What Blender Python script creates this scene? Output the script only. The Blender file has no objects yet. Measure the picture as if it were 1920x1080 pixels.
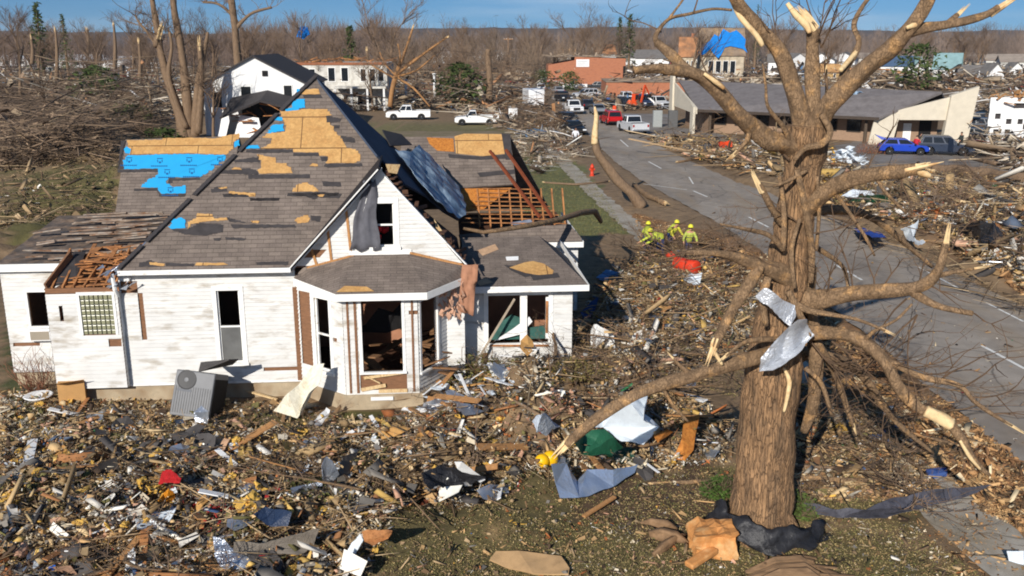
import bpy, bmesh, math, random
import numpy as np
from mathutils import Vector, Matrix, Euler, noise

random.seed(11)
rng = np.random.default_rng(11)
sc = bpy.context.scene
COL = sc.collection
R = math.radians

# ------------------------------------------------------------------ camera, sky, sun, exposure
CAMZ, PITCH, FOC = 10.0, R(14.73), 1750.0      # metres, radians, focal length in 1/1920 of the width
cam = bpy.data.cameras.new('camera')
cam.sensor_width = 36.0
cam.lens = 36.0 * FOC / 1920.0
cam.clip_start, cam.clip_end = 0.3, 9000
camo = bpy.data.objects.new('camera', cam)
COL.objects.link(camo)
camo.location = (0, 0, CAMZ)
camo.rotation_euler = (R(90) - PITCH, 0, 0)
sc.camera = camo

SUN_EL, SUN_AZ = R(26), R(22)                  # azimuth: how far left of straight behind the camera
wd = bpy.data.worlds.new('World')
sc.world = wd
wd.use_nodes = True
nt = wd.node_tree
bg = nt.nodes['Background']
sky = nt.nodes.new('ShaderNodeTexSky')
sky.sky_type = 'NISHITA'
sky.sun_disc = False
sky.sun_elevation = SUN_EL
sky.sun_rotation = R(180) + SUN_AZ
sky.altitude = 200
sky.air_density = 1.0
sky.dust_density = 0.4
sky.ozone_density = 2.5
# thin high cloud wisps, drawn in the sky by direction
tc = nt.nodes.new('ShaderNodeTexCoord')
mp = nt.nodes.new('ShaderNodeMapping')
mp.inputs['Scale'].default_value = (2.0, 2.0, 22.0)
nz = nt.nodes.new('ShaderNodeTexNoise')
nz.inputs['Scale'].default_value = 2.2
nz.inputs['Detail'].default_value = 6
rp = nt.nodes.new('ShaderNodeMapRange')
rp.inputs['From Min'].default_value = 0.48
rp.inputs['From Max'].default_value = 0.85
rp.inputs['To Max'].default_value = 0.38
mx = nt.nodes.new('ShaderNodeMixRGB')
mx.inputs['Color2'].default_value = (8.0, 9.0, 10.0, 1)
# look the sky up a little higher than the direction itself, so the low sky is a clear winter blue
lift = nt.nodes.new('ShaderNodeVectorMath'); lift.operation = 'MULTIPLY_ADD'
lift.inputs[1].default_value = (1, 1, 1.6); lift.inputs[2].default_value = (0, 0, .13)
nrmz = nt.nodes.new('ShaderNodeVectorMath'); nrmz.operation = 'NORMALIZE'
nt.links.new(tc.outputs['Generated'], lift.inputs[0]); nt.links.new(lift.outputs[0], nrmz.inputs[0])
nt.links.new(nrmz.outputs[0], sky.inputs['Vector'])
nt.links.new(tc.outputs['Generated'], mp.inputs['Vector'])
nt.links.new(mp.outputs['Vector'], nz.inputs['Vector'])
nt.links.new(nz.outputs['Fac'], rp.inputs['Value'])
nt.links.new(rp.outputs['Result'], mx.inputs['Fac'])
hsv = nt.nodes.new('ShaderNodeHueSaturation'); hsv.inputs['Saturation'].default_value = 1.34
nt.links.new(sky.outputs['Color'], hsv.inputs['Color'])
nt.links.new(hsv.outputs['Color'], mx.inputs['Color1'])
nt.links.new(mx.outputs['Color'], bg.inputs['Color'])
bg.inputs['Strength'].default_value = 0.092

sl = bpy.data.lights.new('sun', 'SUN')
sl.energy = 5.0
sl.angle = R(0.5)
sl.color = (1.0, 0.945, 0.87)
so = bpy.data.objects.new('sun', sl)
COL.objects.link(so)
so.rotation_euler = Vector((math.sin(SUN_AZ) * math.cos(SUN_EL), math.cos(SUN_AZ) * math.cos(SUN_EL),
                            -math.sin(SUN_EL))).to_track_quat('-Z', 'Y').to_euler()
sc.view_settings.view_transform = 'Standard'
sc.view_settings.look = 'None'
sc.view_settings.exposure = 0.04
sc.view_settings.gamma = 1.0
sc.render.film_transparent = False
sc.cycles.max_bounces = 5
sc.cycles.diffuse_bounces = 3
sc.cycles.use_denoising = True
sc.cycles.filter_width = 1.9

# ------------------------------------------------------------------ where a spot of the photograph lies in the world
SP, CP = math.sin(PITCH), math.cos(PITCH)

def ray(px, py):
    cx = (px - 960) / FOC
    cy = -(py - 540) / FOC
    return Vector((cx, CP + cy * SP, -SP + cy * CP))

def G(px, py, z=0.0):                          # on the level z
    d = ray(px, py)
    t = (z - CAMZ) / d.z
    return Vector((d.x * t, d.y * t, z))

def AT(px, py, Y):                             # at the distance Y
    d = ray(px, py)
    t = Y / d.y
    return Vector((d.x * t, Y, CAMZ + d.z * t))

HO, HT = Vector((-6.14, 25.62, 0)), R(4.7)     # the near house: origin and turn
HC, HS = math.cos(HT), math.sin(HT)

def h2w(u, v, z):
    return Vector((HO.x + u * HC - v * HS, HO.y + u * HS + v * HC, z))

def HP(px, py, a, b, c):                       # on the house plane z = a + b*u + c*v (house coordinates)
    d = ray(px, py)
    A = (-HO.x * HC - HO.y * HS, HO.x * HS - HO.y * HC)
    K = (d.x * HC + d.y * HS, -d.x * HS + d.y * HC)
    t = (a + b * A[0] + c * A[1] - CAMZ) / (d.z - b * K[0] - c * K[1])
    return Vector((A[0] + K[0] * t, A[1] + K[1] * t, CAMZ + d.z * t))

def Gn(px, py):
    cx = (px - 960) / FOC
    cy = -(py - 540) / FOC
    dy = CP + cy * SP
    dz = -SP + cy * CP
    t = -CAMZ / dz
    return cx * t, dy * t

# low heaps of wreckage that raise the ground (x, y, rx, ry, height)
HEAPS = [(-6.5, 20.2, 5.5, 2.2, .32), (-1.5, 19.5, 3.2, 2.2, .34), (-8, 17.5, 4, 1.6, .28), (-3.2, 17.8, 1.8, 1.4, .25),
         (.3, 24.3, 2.0, 1.9, .75), (2.6, 23.2, 2.2, 2.0, .55), (-.3, 21.8, 2.4, 1.6, .5), (3.4, 26, 1.8, 2, .5), (4.2, 28.5, 2.2, 3, .35),
         (5.2, 34, 2.6, 4, .35), (25, 40, 5, 3, .6), (23, 48, 6, 4, .7), (30, 50, 6, 5, .8), (20, 68, 3, 6, .7),
         (-24, 62, 9, 9, 1.2), (-32, 78, 10, 9, 1.6), (-26, 46, 6, 4, .5)]

def wob(x, y):
    return (np.sin(x * 1.7 + 1.3 * np.sin(y * .9)) + np.sin(y * 2.1 + 1.1 * np.sin(x * 1.3)) +
            .7 * np.sin(x * 3.7 - y * 2.9) + .5 * np.sin(x * 6.1 + y * 5.3))

def gh(x, y):
    x = np.asarray(x, float); y = np.asarray(y, float)
    h = np.zeros_like(x)
    for (cx, cy, rx, ry, a) in HEAPS:
        h = h + a * np.exp(-((x - cx) / rx) ** 2 - ((y - cy) / ry) ** 2)
    return h * (1 + .3 * wob(x * 1.25, y * 1.25)) + .012 * wob(x * .7, y * .7)

def gz(x, y):
    return float(gh(x, y))

def gp(px, py, dz=0.0):
    p = G(px, py)
    return Vector((p.x, p.y, gz(p.x, p.y) + dz))

# ------------------------------------------------------------------ materials
def lin(c):
    return tuple(((v / 255) / 12.92 if v / 255 <= .04045 else ((v / 255 + .055) / 1.055) ** 2.4) for v in c)

MATS = {}
def M(name, rgb, rough=.85, var=.18, scale=6.0, stretch=(1, 1, 1), second=None, cover=.5, sscale=1.5, soft=.12,
      bump=0.0, bscale=30.0, metal=0.0, spec=.35, attr=False, detail=5, coords='Object', sstretch=None, bstretch=None):
    """Procedural surface: base colour with noise variation, an optional second colour in ragged patches, bump."""
    if name in MATS:
        return MATS[name]
    m = bpy.data.materials.new(name)
    m.use_nodes = True
    t = m.node_tree
    N, L = t.nodes, t.links
    b = N['Principled BSDF']
    b.inputs['Roughness'].default_value = rough
    b.inputs['Metallic'].default_value = metal
    b.inputs['Specular IOR Level'].default_value = spec
    tc = N.new('ShaderNodeTexCoord')
    def noise(sc_, st, det=detail):
        mp = N.new('ShaderNodeMapping'); mp.inputs['Scale'].default_value = st
        L.new(tc.outputs[coords], mp.inputs['Vector'])
        n = N.new('ShaderNodeTexNoise'); n.inputs['Scale'].default_value = sc_; n.inputs['Detail'].default_value = det
        n.inputs['Roughness'].default_value = .62
        L.new(mp.outputs['Vector'], n.inputs['Vector'])
        return n.outputs['Fac']
    col = lin(rgb) if max(rgb) > 1 else rgb
    if attr:
        a = N.new('ShaderNodeVertexColor'); a.layer_name = 'Col'
        src = a.outputs['Color']
    else:
        c = N.new('ShaderNodeRGB'); c.outputs[0].default_value = (*col, 1)
        src = c.outputs[0]
    if second:
        s = N.new('ShaderNodeRGB'); s.outputs[0].default_value = (*lin(second), 1)
        mr = N.new('ShaderNodeMapRange')
        mr.inputs['From Min'].default_value = 1 - cover - soft + .0
        mr.inputs['From Max'].default_value = 1 - cover + soft
        L.new(noise(sscale, sstretch or stretch, 8), mr.inputs['Value'])
        mix = N.new('ShaderNodeMixRGB')
        L.new(mr.outputs['Result'], mix.inputs['Fac'])
        L.new(src, mix.inputs['Color1']); L.new(s.outputs[0], mix.inputs['Color2'])
        src = mix.outputs['Color']
    mr = N.new('ShaderNodeMapRange')
    mr.inputs['From Min'].default_value = .3; mr.inputs['From Max'].default_value = .7
    mr.inputs['To Min'].default_value = 1 - var; mr.inputs['To Max'].default_value = 1 + var
    L.new(noise(scale, stretch), mr.inputs['Value'])
    hs = N.new('ShaderNodeHueSaturation')
    L.new(mr.outputs['Result'], hs.inputs['Value']); L.new(src, hs.inputs['Color'])
    L.new(hs.outputs['Color'], b.inputs['Base Color'])
    if bump:
        bp = N.new('ShaderNodeBump'); bp.inputs['Strength'].default_value = bump; bp.inputs['Distance'].default_value = .04
        L.new(noise(bscale, bstretch or stretch), bp.inputs['Height']); L.new(bp.outputs['Normal'], b.inputs['Normal'])
    MATS[name] = m
    return m

white_paint = M('white_paint', (214, 213, 209), var=.12, scale=1.3, stretch=(1, 1, 2), second=(166, 156, 140), cover=.385, sscale=1.3, sstretch=(.8, .8, 3), soft=.09, detail=10)
white_trim = M('white_trim', (238, 237, 232), var=.06, scale=4, second=(170, 152, 128), cover=.3, sscale=4, sstretch=(1, 1, 2))
white_trim_b = M('white_plain', (232, 232, 230), var=.06, scale=3)
sheath = M('bare_sheathing', (128, 92, 66), var=.3, scale=5, stretch=(1, 1, 7))
raw_wood = M('raw_wood', (176, 128, 80), var=.28, scale=6, stretch=(3, 3, 1))
orange_wood = M('orange_wood', (178, 122, 74), var=.35, scale=5, second=(122, 80, 50), cover=.45, sscale=3)
pale_wood = M('pale_wood', (214, 186, 140), var=.2, scale=9, stretch=(4, 4, 1), second=(170, 122, 74), cover=.38, sscale=5)
dark_wood = M('dark_wood', (84, 56, 38), var=.35, scale=5)
osb = M('osb_board', (196, 152, 92), var=.16, scale=14, second=(170, 122, 66), cover=.45, sscale=9, soft=.2)
osb_o = M('osb_orange', (186, 120, 52), var=.2, scale=16, second=(150, 88, 34), cover=.45, sscale=12)
felt = M('dark_felt', (62, 58, 58), var=.25, scale=5)
black_in = M('dark_interior', (24, 22, 22), var=.3)  # near-black: shade inside openings put into the colour; also eyes, a door
inner_tan = M('interior_plaster', (168, 120, 92), var=.2, scale=2)
concrete = M('concrete', (176, 160, 134), var=.14, scale=8, second=(140, 118, 92), cover=.42, sscale=2, bump=.3)
galv = M('galvanised_sheet', (170, 178, 190), rough=.38, var=.15, scale=3, metal=.75, second=(226, 228, 232), cover=.4, sscale=2)
bluemetal = M('blue_grey_sheet', (108, 130, 152), rough=.5, var=.25, scale=2.5, metal=.3, second=(168, 186, 200), cover=.42, sscale=1.6)
black_cloth = M('black_cloth', (44, 43, 46), rough=.9, var=.35, scale=5)
grey_cloth = M('grey_cloth', (92, 92, 98), rough=.9, var=.25, scale=4)
glass = M('dark_glass', (30, 34, 38), rough=.08, var=.1, spec=.6)
rubber = M('black_rubber', (26, 26, 27), rough=.8, var=.1)
chrome = M('bright_metal', (190, 192, 195), rough=.3, metal=.8, var=.08)
bark = M('bark', (164, 128, 92), var=.36, scale=5.5, stretch=(3.2, 3.2, .55), second=(112, 90, 68), cover=.46, sscale=2.6, sstretch=(2.4, 2.4, .5), bump=1.0, bscale=13, detail=10, bstretch=(3.4, 3.4, .6))
limb_bark = M('limb_bark', (138, 112, 84), var=.38, scale=6, second=(182, 142, 96), cover=.4, sscale=3.4, soft=.06, bump=.8, bscale=14, detail=8)
split_wood = M('split_wood', (224, 196, 148), var=.16, scale=9, second=(186, 136, 82), cover=.38, sscale=4)
far_bark = M('grey_bark', (122, 100, 78), var=.3, scale=4, stretch=(3, 3, .6))
twig_m = M('twig', (112, 92, 74), var=.3, scale=.6)
litter_m = M('scraps', (1, 1, 1), attr=True, var=.16, scale=9, rough=.85)
insul = M('yellow_insulation', (214, 172, 84), rough=.95, var=.18, scale=9, second=(198, 142, 62), cover=.4, sscale=5, bump=.8, bscale=18)
insul_pink = M('pink_tan_insulation', (196, 154, 128), rough=.95, var=.2, scale=9, bump=.8, bscale=18)
asphalt_bits = M('old_shingle', (78, 74, 72), var=.25, scale=7)
green_tarp = M('green_tarp', (34, 92, 66), rough=.6, var=.2, scale=4)
blue_tarp = M('blue_tarp', (14, 120, 200), rough=.55, var=.18, scale=2)
blue_under = M('blue_underlay', (34, 158, 214), rough=.65, var=.05, scale=4)
red_cloth = M('red_cloth', (168, 26, 30), var=.25, scale=5)
orange_plastic = M('orange_plastic', (232, 74, 28), rough=.5, var=.1)
hiviz = M('hi_vis_yellow', (172, 182, 66), rough=.8, var=.1)
skin_m = M('skin', (196, 148, 120), rough=.6, var=.05)
denim = M('denim', (52, 62, 92), var=.2, scale=8)
leaf_green = M('evergreen_leaf', (66, 80, 36), var=.4, scale=1.2)

def seamed(m, w, h, rgb):
    """Adds the dark joints between boards of w by h metres."""
    t = m.node_tree; N, L = t.nodes, t.links
    b = N['Principled BSDF']; src = b.inputs['Base Color'].links[0].from_socket
    tc = N.new('ShaderNodeTexCoord'); br = N.new('ShaderNodeTexBrick')
    br.inputs['Scale'].default_value = 1; br.inputs['Mortar Size'].default_value = .014; br.inputs['Brick Width'].default_value = w; br.inputs['Row Height'].default_value = h
    L.new(tc.outputs['Object'], br.inputs['Vector'])
    mix = N.new('ShaderNodeMixRGB'); mix.inputs['Color2'].default_value = (*lin(rgb), 1)
    L.new(br.outputs['Fac'], mix.inputs['Fac']); L.new(src, mix.inputs['Color1']); L.new(mix.outputs['Color'], b.inputs['Base Color'])
    return m
osb_deck = seamed(M('osb_deck', (198, 156, 98), var=.2, scale=13, second=(176, 130, 76), cover=.45, sscale=3, soft=.2), 2.44, .86, (104, 76, 46))

def fissured(m, scale, st, w, rgb, amt=.85):
    """Dark cracks between plates of bark, with matching relief."""
    t = m.node_tree; N, L = t.nodes, t.links
    b = N['Principled BSDF']; src = b.inputs['Base Color'].links[0].from_socket
    tc = N.new('ShaderNodeTexCoord'); mp = N.new('ShaderNodeMapping'); mp.inputs['Scale'].default_value = st
    nz = N.new('ShaderNodeTexNoise'); nz.inputs['Scale'].default_value = scale * .6; nz.inputs['Detail'].default_value = 4
    ad = N.new('ShaderNodeMixRGB'); ad.blend_type = 'ADD'; ad.inputs['Fac'].default_value = .35
    vo = N.new('ShaderNodeTexVoronoi'); vo.feature = 'DISTANCE_TO_EDGE'; vo.inputs['Scale'].default_value = scale
    L.new(tc.outputs['Object'], mp.inputs['Vector']); L.new(mp.outputs['Vector'], nz.inputs['Vector']); L.new(mp.outputs['Vector'], ad.inputs['Color1']); L.new(nz.outputs['Color'], ad.inputs['Color2']); L.new(ad.outputs['Color'], vo.inputs['Vector'])
    ad.inputs['Fac'].default_value = .8; nz.inputs['Scale'].default_value = scale * .35
    mr = N.new('ShaderNodeMapRange'); mr.inputs['From Max'].default_value = w; mr.inputs['To Min'].default_value = amt; mr.inputs['To Max'].default_value = 0
    L.new(vo.outputs['Distance'], mr.inputs['Value'])
    mix = N.new('ShaderNodeMixRGB'); mix.inputs['Color2'].default_value = (*lin(rgb), 1)
    L.new(mr.outputs['Result'], mix.inputs['Fac']); L.new(src, mix.inputs['Color1']); L.new(mix.outputs['Color'], b.inputs['Base Color'])
    bp = N.new('ShaderNodeBump'); bp.inputs['Strength'].default_value = .9; bp.inputs['Distance'].default_value = .05; bp.invert = True
    L.new(mr.outputs['Result'], bp.inputs['Height'])
    if b.inputs['Normal'].links: L.new(b.inputs['Normal'].links[0].from_socket, bp.inputs['Normal'])
    L.new(bp.outputs['Normal'], b.inputs['Normal'])
fissured(bark, 4.2, (3.6, 3.6, .5), .11, (84, 66, 50), .5)
fissured(limb_bark, 9, (1.6, 1.2, .8), .1, (92, 72, 54), .26)

def shingle_mat():
    m = bpy.data.materials.new('shingles'); m.use_nodes = True
    t = m.node_tree; N, L = t.nodes, t.links
    b = N['Principled BSDF']; b.inputs['Roughness'].default_value = .93; b.inputs['Specular IOR Level'].default_value = .2
    tc = N.new('ShaderNodeTexCoord')
    br = N.new('ShaderNodeTexBrick')
    br.inputs['Color1'].default_value = (*lin((128, 116, 106)), 1)
    br.inputs['Color2'].default_value = (*lin((113, 102, 94)), 1)
    br.inputs['Mortar'].default_value = (*lin((88, 79, 74)), 1)
    br.inputs['Scale'].default_value = 1.0
    br.inputs['Mortar Size'].default_value = .006
    br.inputs['Brick Width'].default_value = .34
    br.inputs['Row Height'].default_value = .1
    br.inputs['Bias'].default_value = .1
    L.new(tc.outputs['Object'], br.inputs['Vector'])
    n = N.new('ShaderNodeTexNoise'); n.inputs['Scale'].default_value = 2.2; n.inputs['Detail'].default_value = 8
    L.new(tc.outputs['Object'], n.inputs['Vector'])
    n2 = N.new('ShaderNodeTexNoise'); n2.inputs['Scale'].default_value = 40; n2.inputs['Detail'].default_value = 3
    L.new(tc.outputs['Object'], n2.inputs['Vector'])
    ad = N.new('ShaderNodeMath'); ad.operation = 'ADD'
    L.new(n.outputs['Fac'], ad.inputs[0]); L.new(n2.outputs['Fac'], ad.inputs[1])
    mr = N.new('ShaderNodeMapRange'); mr.inputs['From Min'].default_value = .7; mr.inputs['From Max'].default_value = 1.3
    mr.inputs['To Min'].default_value = .72; mr.inputs['To Max'].default_value = 1.25
    L.new(ad.outputs[0], mr.inputs['Value'])
    hs = N.new('ShaderNodeHueSaturation'); L.new(br.outputs['Color'], hs.inputs['Color']); L.new(mr.outputs['Result'], hs.inputs['Value'])
    L.new(hs.outputs['Color'], b.inputs['Base Color'])
    bp = N.new('ShaderNodeBump'); bp.inputs['Strength'].default_value = .5; bp.inputs['Distance'].default_value = .02
    L.new(br.outputs['Fac'], bp.inputs['Height']); bp.invert = True
    L.new(bp.outputs['Normal'], b.inputs['Normal'])
    return m
shingles = shingle_mat()

def paint(rgb, rough=.28, metal=0.0):
    return M('car_paint_%d_%d_%d' % rgb, rgb, rough=rough, var=.05, scale=2, spec=.5, metal=metal)

# ------------------------------------------------------------------ mesh building
class MB:
    def __init__(s, T=None):
        s.v, s.f, s.c = [], [], []
        s.T = T
    def add(s, vs, fs, col=None):
        n = len(s.v)
        for p in vs:
            p = Vector(p)
            s.v.append(s.T @ p if s.T else p)
        for f in fs:
            s.f.append([i + n for i in f])
        return s
    def box(s, x0, x1, y0, y1, z0, z1):
        return s.add([(x0, y0, z0), (x1, y0, z0), (x1, y1, z0), (x0, y1, z0), (x0, y0, z1), (x1, y0, z1), (x1, y1, z1), (x0, y1, z1)],
                     [(0, 3, 2, 1), (4, 5, 6, 7), (0, 1, 5, 4), (1, 2, 6, 5), (2, 3, 7, 6), (3, 0, 4, 7)])
    def beam(s, a, b, w, h, up=(0, 0, 1)):
        a, b = Vector(a), Vector(b)
        d = (b - a).normalized()
        x = d.cross(Vector(up))
        x = x.normalized() if x.length > 1e-4 else Vector((1, 0, 0))
        y = x.cross(d)
        x, y = x * w / 2, y * h / 2
        vs = [a - x - y, a + x - y, a + x + y, a - x + y, b - x - y, b + x - y, b + x + y, b - x + y]
        return s.add(vs, [(0, 1, 2, 3), (7, 6, 5, 4), (0, 4, 5, 1), (1, 5, 6, 2), (2, 6, 7, 3), (3, 7, 4, 0)])
    def tube(s, pts, rad, n=8, jit=0.0, cap=True, rnd=random):
        pts = [Vector(p) for p in pts]
        if not hasattr(rad, '__len__'):
            rad = [rad] * len(pts)
        fr = None
        rings = []
        vs = []
        for i, p in enumerate(pts):
            d = (pts[min(i + 1, len(pts) - 1)] - pts[max(i - 1, 0)])
            d = d.normalized() if d.length > 1e-6 else Vector((0, 0, 1))
            if fr is None:
                fr = d.orthogonal().normalized()
            fr = (fr - d * fr.dot(d))
            fr = fr.normalized() if fr.length > 1e-5 else d.orthogonal().normalized()
            bn = d.cross(fr)
            for k in range(n):
                a = 2 * math.pi * k / n
                r = rad[i] * (1 + (rnd.uniform(-jit, jit) if jit else 0))
                vs.append(p + (fr * math.cos(a) + bn * math.sin(a)) * r)
        fs = []
        for i in range(len(pts) - 1):
            for k in range(n):
                a, b = i * n + k, i * n + (k + 1) % n
                fs.append((a, b, b + n, a + n))
        if cap:
            fs.append(tuple(range(n - 1, -1, -1)))
            fs.append(tuple((len(pts) - 1) * n + k for k in range(n)))
        return s.add(vs, fs)
    def slab(s, poly, t, dirn=None):
        """A flat or bent polygon given thickness t on its lower side."""
        poly = [Vector(p) for p in poly]
        if dirn is None:
            nrm = Vector((0, 0, 0))
            for i in range(len(poly)):
                a, b = poly[i], poly[(i + 1) % len(poly)]
                nrm += a.cross(b)
            nrm.normalize()
            if nrm.z < 0:
                poly.reverse(); nrm = -nrm
            dirn = -nrm
        k = len(poly)
        low = [p + Vector(dirn) * t for p in poly]
        fs = [tuple(range(k)), tuple(range(2 * k - 1, k - 1, -1))]
        for i in range(k):
            j = (i + 1) % k
            fs.append((i, i + k, j + k, j))
        return s.add(poly + low, fs)
    def prism(s, prof, y0, y1):
        """Side outline (x, z) drawn from y0 to y1."""
        k = len(prof)
        vs = [(x, y0, z) for x, z in prof] + [(x, y1, z) for x, z in prof]
        fs = [tuple(range(k)), tuple(range(2 * k - 1, k - 1, -1))]
        for i in range(k):
            j = (i + 1) % k
            fs.append((i, i + k, j + k, j))
        return s.add(vs, fs)
    def lathe(s, prof, n=16, axis='y', c=(0, 0, 0)):
        """(radius, along) outline turned round an axis."""
        vs = []
        for r, h in prof:
            for k in range(n):
                a = 2 * math.pi * k / n
                u, w = r * math.cos(a), r * math.sin(a)
                vs.append((c[0] + u, c[1] + h, c[2] + w) if axis == 'y' else (c[0] + u, c[1] + w, c[2] + h))
        fs = []
        m = len(prof)
        for i in range(m - 1):
            for k in range(n):
                a, b = i * n + k, i * n + (k + 1) % n
                fs.append((a, b, b + n, a + n))
        fs.append(tuple(range(n)))
        fs.append(tuple((m - 1) * n + k for k in range(n)))
        return s.add(vs, fs)
    def blob(s, c, r, sub=1, jit=.25, rnd=random):
        bm = bmesh.new()
        bmesh.ops.create_icosphere(bm, subdivisions=sub, radius=1)
        vs = []
        for v in bm.verts:
            k = 1 + rnd.uniform(-jit, jit)
            vs.append((c[0] + v.co.x * r[0] * k, c[1] + v.co.y * r[1] * k, c[2] + v.co.z * r[2] * k))
        fs = [tuple(v.index for v in f.verts) for f in bm.faces]
        bm.free()
        return s.add(vs, fs)
    def build(s, name, mat, parent=None, smooth=False, world=False, bevel=0.0, fix=True):
        vs = s.v
        if world and parent is not None:
            inv = (Matrix.Translation(parent.location) @ parent.rotation_euler.to_matrix().to_4x4()).inverted()
            vs = [inv @ p for p in vs]
        me = bpy.data.meshes.new(name)
        me.from_pydata([tuple(p) for p in vs], [], s.f)
        if fix:
            bm = bmesh.new(); bm.from_mesh(me)
            bmesh.ops.recalc_face_normals(bm, faces=bm.faces)
            bm.to_mesh(me); bm.free()
        me.materials.append(mat)
        if smooth:
            for p in me.polygons:
                p.use_smooth = True
        o = bpy.data.objects.new(name, me)
        COL.objects.link(o)
        if parent is not None:
            o.parent = parent
        if bevel:
            b = o.modifiers.new('bevel', 'BEVEL'); b.width = bevel; b.segments = 2; b.limit_method = 'ANGLE'
        return o

def tag(o, label=None, cat=None, group=None, kind=None):
    if label: o['label'] = label
    if cat: o['category'] = cat
    if group: o['group'] = group
    if kind: o['kind'] = kind
    return o

def thing(name, label, cat, loc=(0, 0, 0), rz=0.0, group=None):
    o = bpy.data.objects.new(name, None)
    COL.objects.link(o)
    o.location = loc
    o.rotation_euler = (0, 0, rz)
    o.empty_display_size = .2
    return tag(o, label, cat, group)

def dup(root, loc, rot=None, scale=None, label=None, group=None):
    r = root.copy(); COL.objects.link(r)
    r.location = loc
    if rot is not None: r.rotation_euler = rot
    if scale is not None: r.scale = scale
    if label: r['label'] = label
    if group: r['group'] = group
    for ch in list(root.children):
        c = ch.copy(); COL.objects.link(c); c.parent = r
        for g in ch.children:
            d = g.copy(); COL.objects.link(d); d.parent = c
    return r

def fast_mesh(name, parts, mat, smooth=False):
    """parts: list of (verts (n,3), faces (m,k), point colours (n,3) or None) with numpy arrays."""
    me = bpy.data.meshes.new(name)
    V = np.concatenate([p[0] for p in parts])
    off = 0; loops = []; starts = []; tot = 0; sizes = []
    for v, f, c in parts:
        loops.append((f + off).ravel())
        k = f.shape[1]
        starts.append(tot + np.arange(len(f)) * k)
        tot += f.size
        off += len(v)
    loops = np.concatenate(loops); starts = np.concatenate(starts)
    me.vertices.add(len(V)); me.vertices.foreach_set('co', V.astype(np.float32).ravel())
    me.loops.add(len(loops)); me.loops.foreach_set('vertex_index', loops.astype(np.int32))
    me.polygons.add(len(starts)); me.polygons.foreach_set('loop_start', starts.astype(np.int32))
    if parts[0][2] is not None:
        C = np.concatenate([p[2] for p in parts])
        a = me.color_attributes.new('Col', 'FLOAT_COLOR', 'POINT')
        a.data.foreach_set('color', np.concatenate([C, np.ones((len(C), 1))], 1).astype(np.float32).ravel())
    me.update(calc_edges=True)
    me.validate()
    me.materials.append(mat)
    if smooth:
        me.polygons.foreach_set('use_smooth', np.ones(len(starts), bool))
    o = bpy.data.objects.new(name, me)
    COL.objects.link(o)
    return o

def rotmats(n, tilt=1.0):
    """n random rotations; tilt < 1 keeps pieces nearer to lying flat."""
    a = rng.uniform(0, 2 * np.pi, n); b = rng.normal(0, tilt, n); c = rng.normal(0, tilt, n)
    ca, sa, cb, sb, cc, sn = np.cos(a), np.sin(a), np.cos(b), np.sin(b), np.cos(c), np.sin(c)
    Z = np.zeros(n); O = np.ones(n)
    A = np.stack([np.stack([ca, -sa, Z], 1), np.stack([sa, ca, Z], 1), np.stack([Z, Z, O], 1)], 1)
    B = np.stack([np.stack([O, Z, Z], 1), np.stack([Z, cb, -sb], 1), np.stack([Z, sb, cb], 1)], 1)
    C = np.stack([np.stack([cc, Z, sn], 1), np.stack([Z, O, Z], 1), np.stack([-sn, Z, cc], 1)], 1)
    return A @ B @ C

TEMPL = {
    'leaf': (np.array([(-.5, -.35, 0), (.5, -.3, .05), (.45, .3, -.05), (-.4, .4, .12)]), np.array([(0, 1, 2), (0, 2, 3)])),
    'shard': (np.array([(-.5, -.5, -.5), (.5, -.5, -.5), (.5, .5, -.5), (-.5, .5, -.5), (-.5, -.5, .5), (.5, -.5, .5), (.5, .5, .5), (-.5, .5, .5)]),
              np.array([(0, 3, 2), (0, 2, 1), (4, 5, 6), (4, 6, 7), (0, 1, 5), (0, 5, 4), (1, 2, 6), (1, 6, 5), (2, 3, 7), (2, 7, 6), (3, 0, 4), (3, 4, 7)])),
    'chunk': (np.array([(.5, .1, 0), (-.5, -.1, .1), (.1, .5, -.1), (-.1, -.5, 0), (0, .1, .5), (.1, 0, -.5)]),
              np.array([(0, 2, 4), (2, 1, 4), (1, 3, 4), (3, 0, 4), (2, 0, 5), (1, 2, 5), (3, 1, 5), (0, 3, 5)])),
    'stick': (np.array([(-.5, -.5, -.3), (-.5, .5, -.3), (-.5, 0, .5), (0, -.3, 1.2), (0, .7, 1.2), (0, .2, 2.0), (.5, -.3, .2), (.5, .3, .2), (.5, 0, .6)]),
              np.array([(0, 1, 4), (0, 4, 3), (1, 2, 5), (1, 5, 4), (2, 0, 3), (2, 3, 5), (3, 4, 7), (3, 7, 6), (4, 5, 8), (4, 8, 7), (5, 3, 6), (5, 6, 8)])),
}

def scatter(kind, P, size, cols, tilt=.5, jit=.2):
    tv, tf = TEMPL[kind]
    n = len(P)
    V = tv[None] * (1 + rng.uniform(-jit, jit, (n, len(tv), 3)))
    V = V * size[:, None, :]
    V = np.einsum('nij,nkj->nki', rotmats(n, tilt), V) + P[:, None, :]
    F = (tf[None] + (np.arange(n) * len(tv))[:, None, None]).reshape(-1, 3)
    C = np.repeat(cols[:, None, :], len(tv), 1).reshape(-1, 3)
    return V.reshape(-1, 3), F, C

def inpoly(x, y, poly):
    r = np.zeros(len(x), bool)
    k = len(poly)
    for i in range(k):
        x0, y0 = poly[i]; x1, y1 = poly[(i + 1) % k]
        if y0 == y1: continue
        c = ((y0 > y) != (y1 > y)) & (x < (x1 - x0) * (y - y0) / (y1 - y0) + x0)
        r ^= c
    return r

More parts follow.
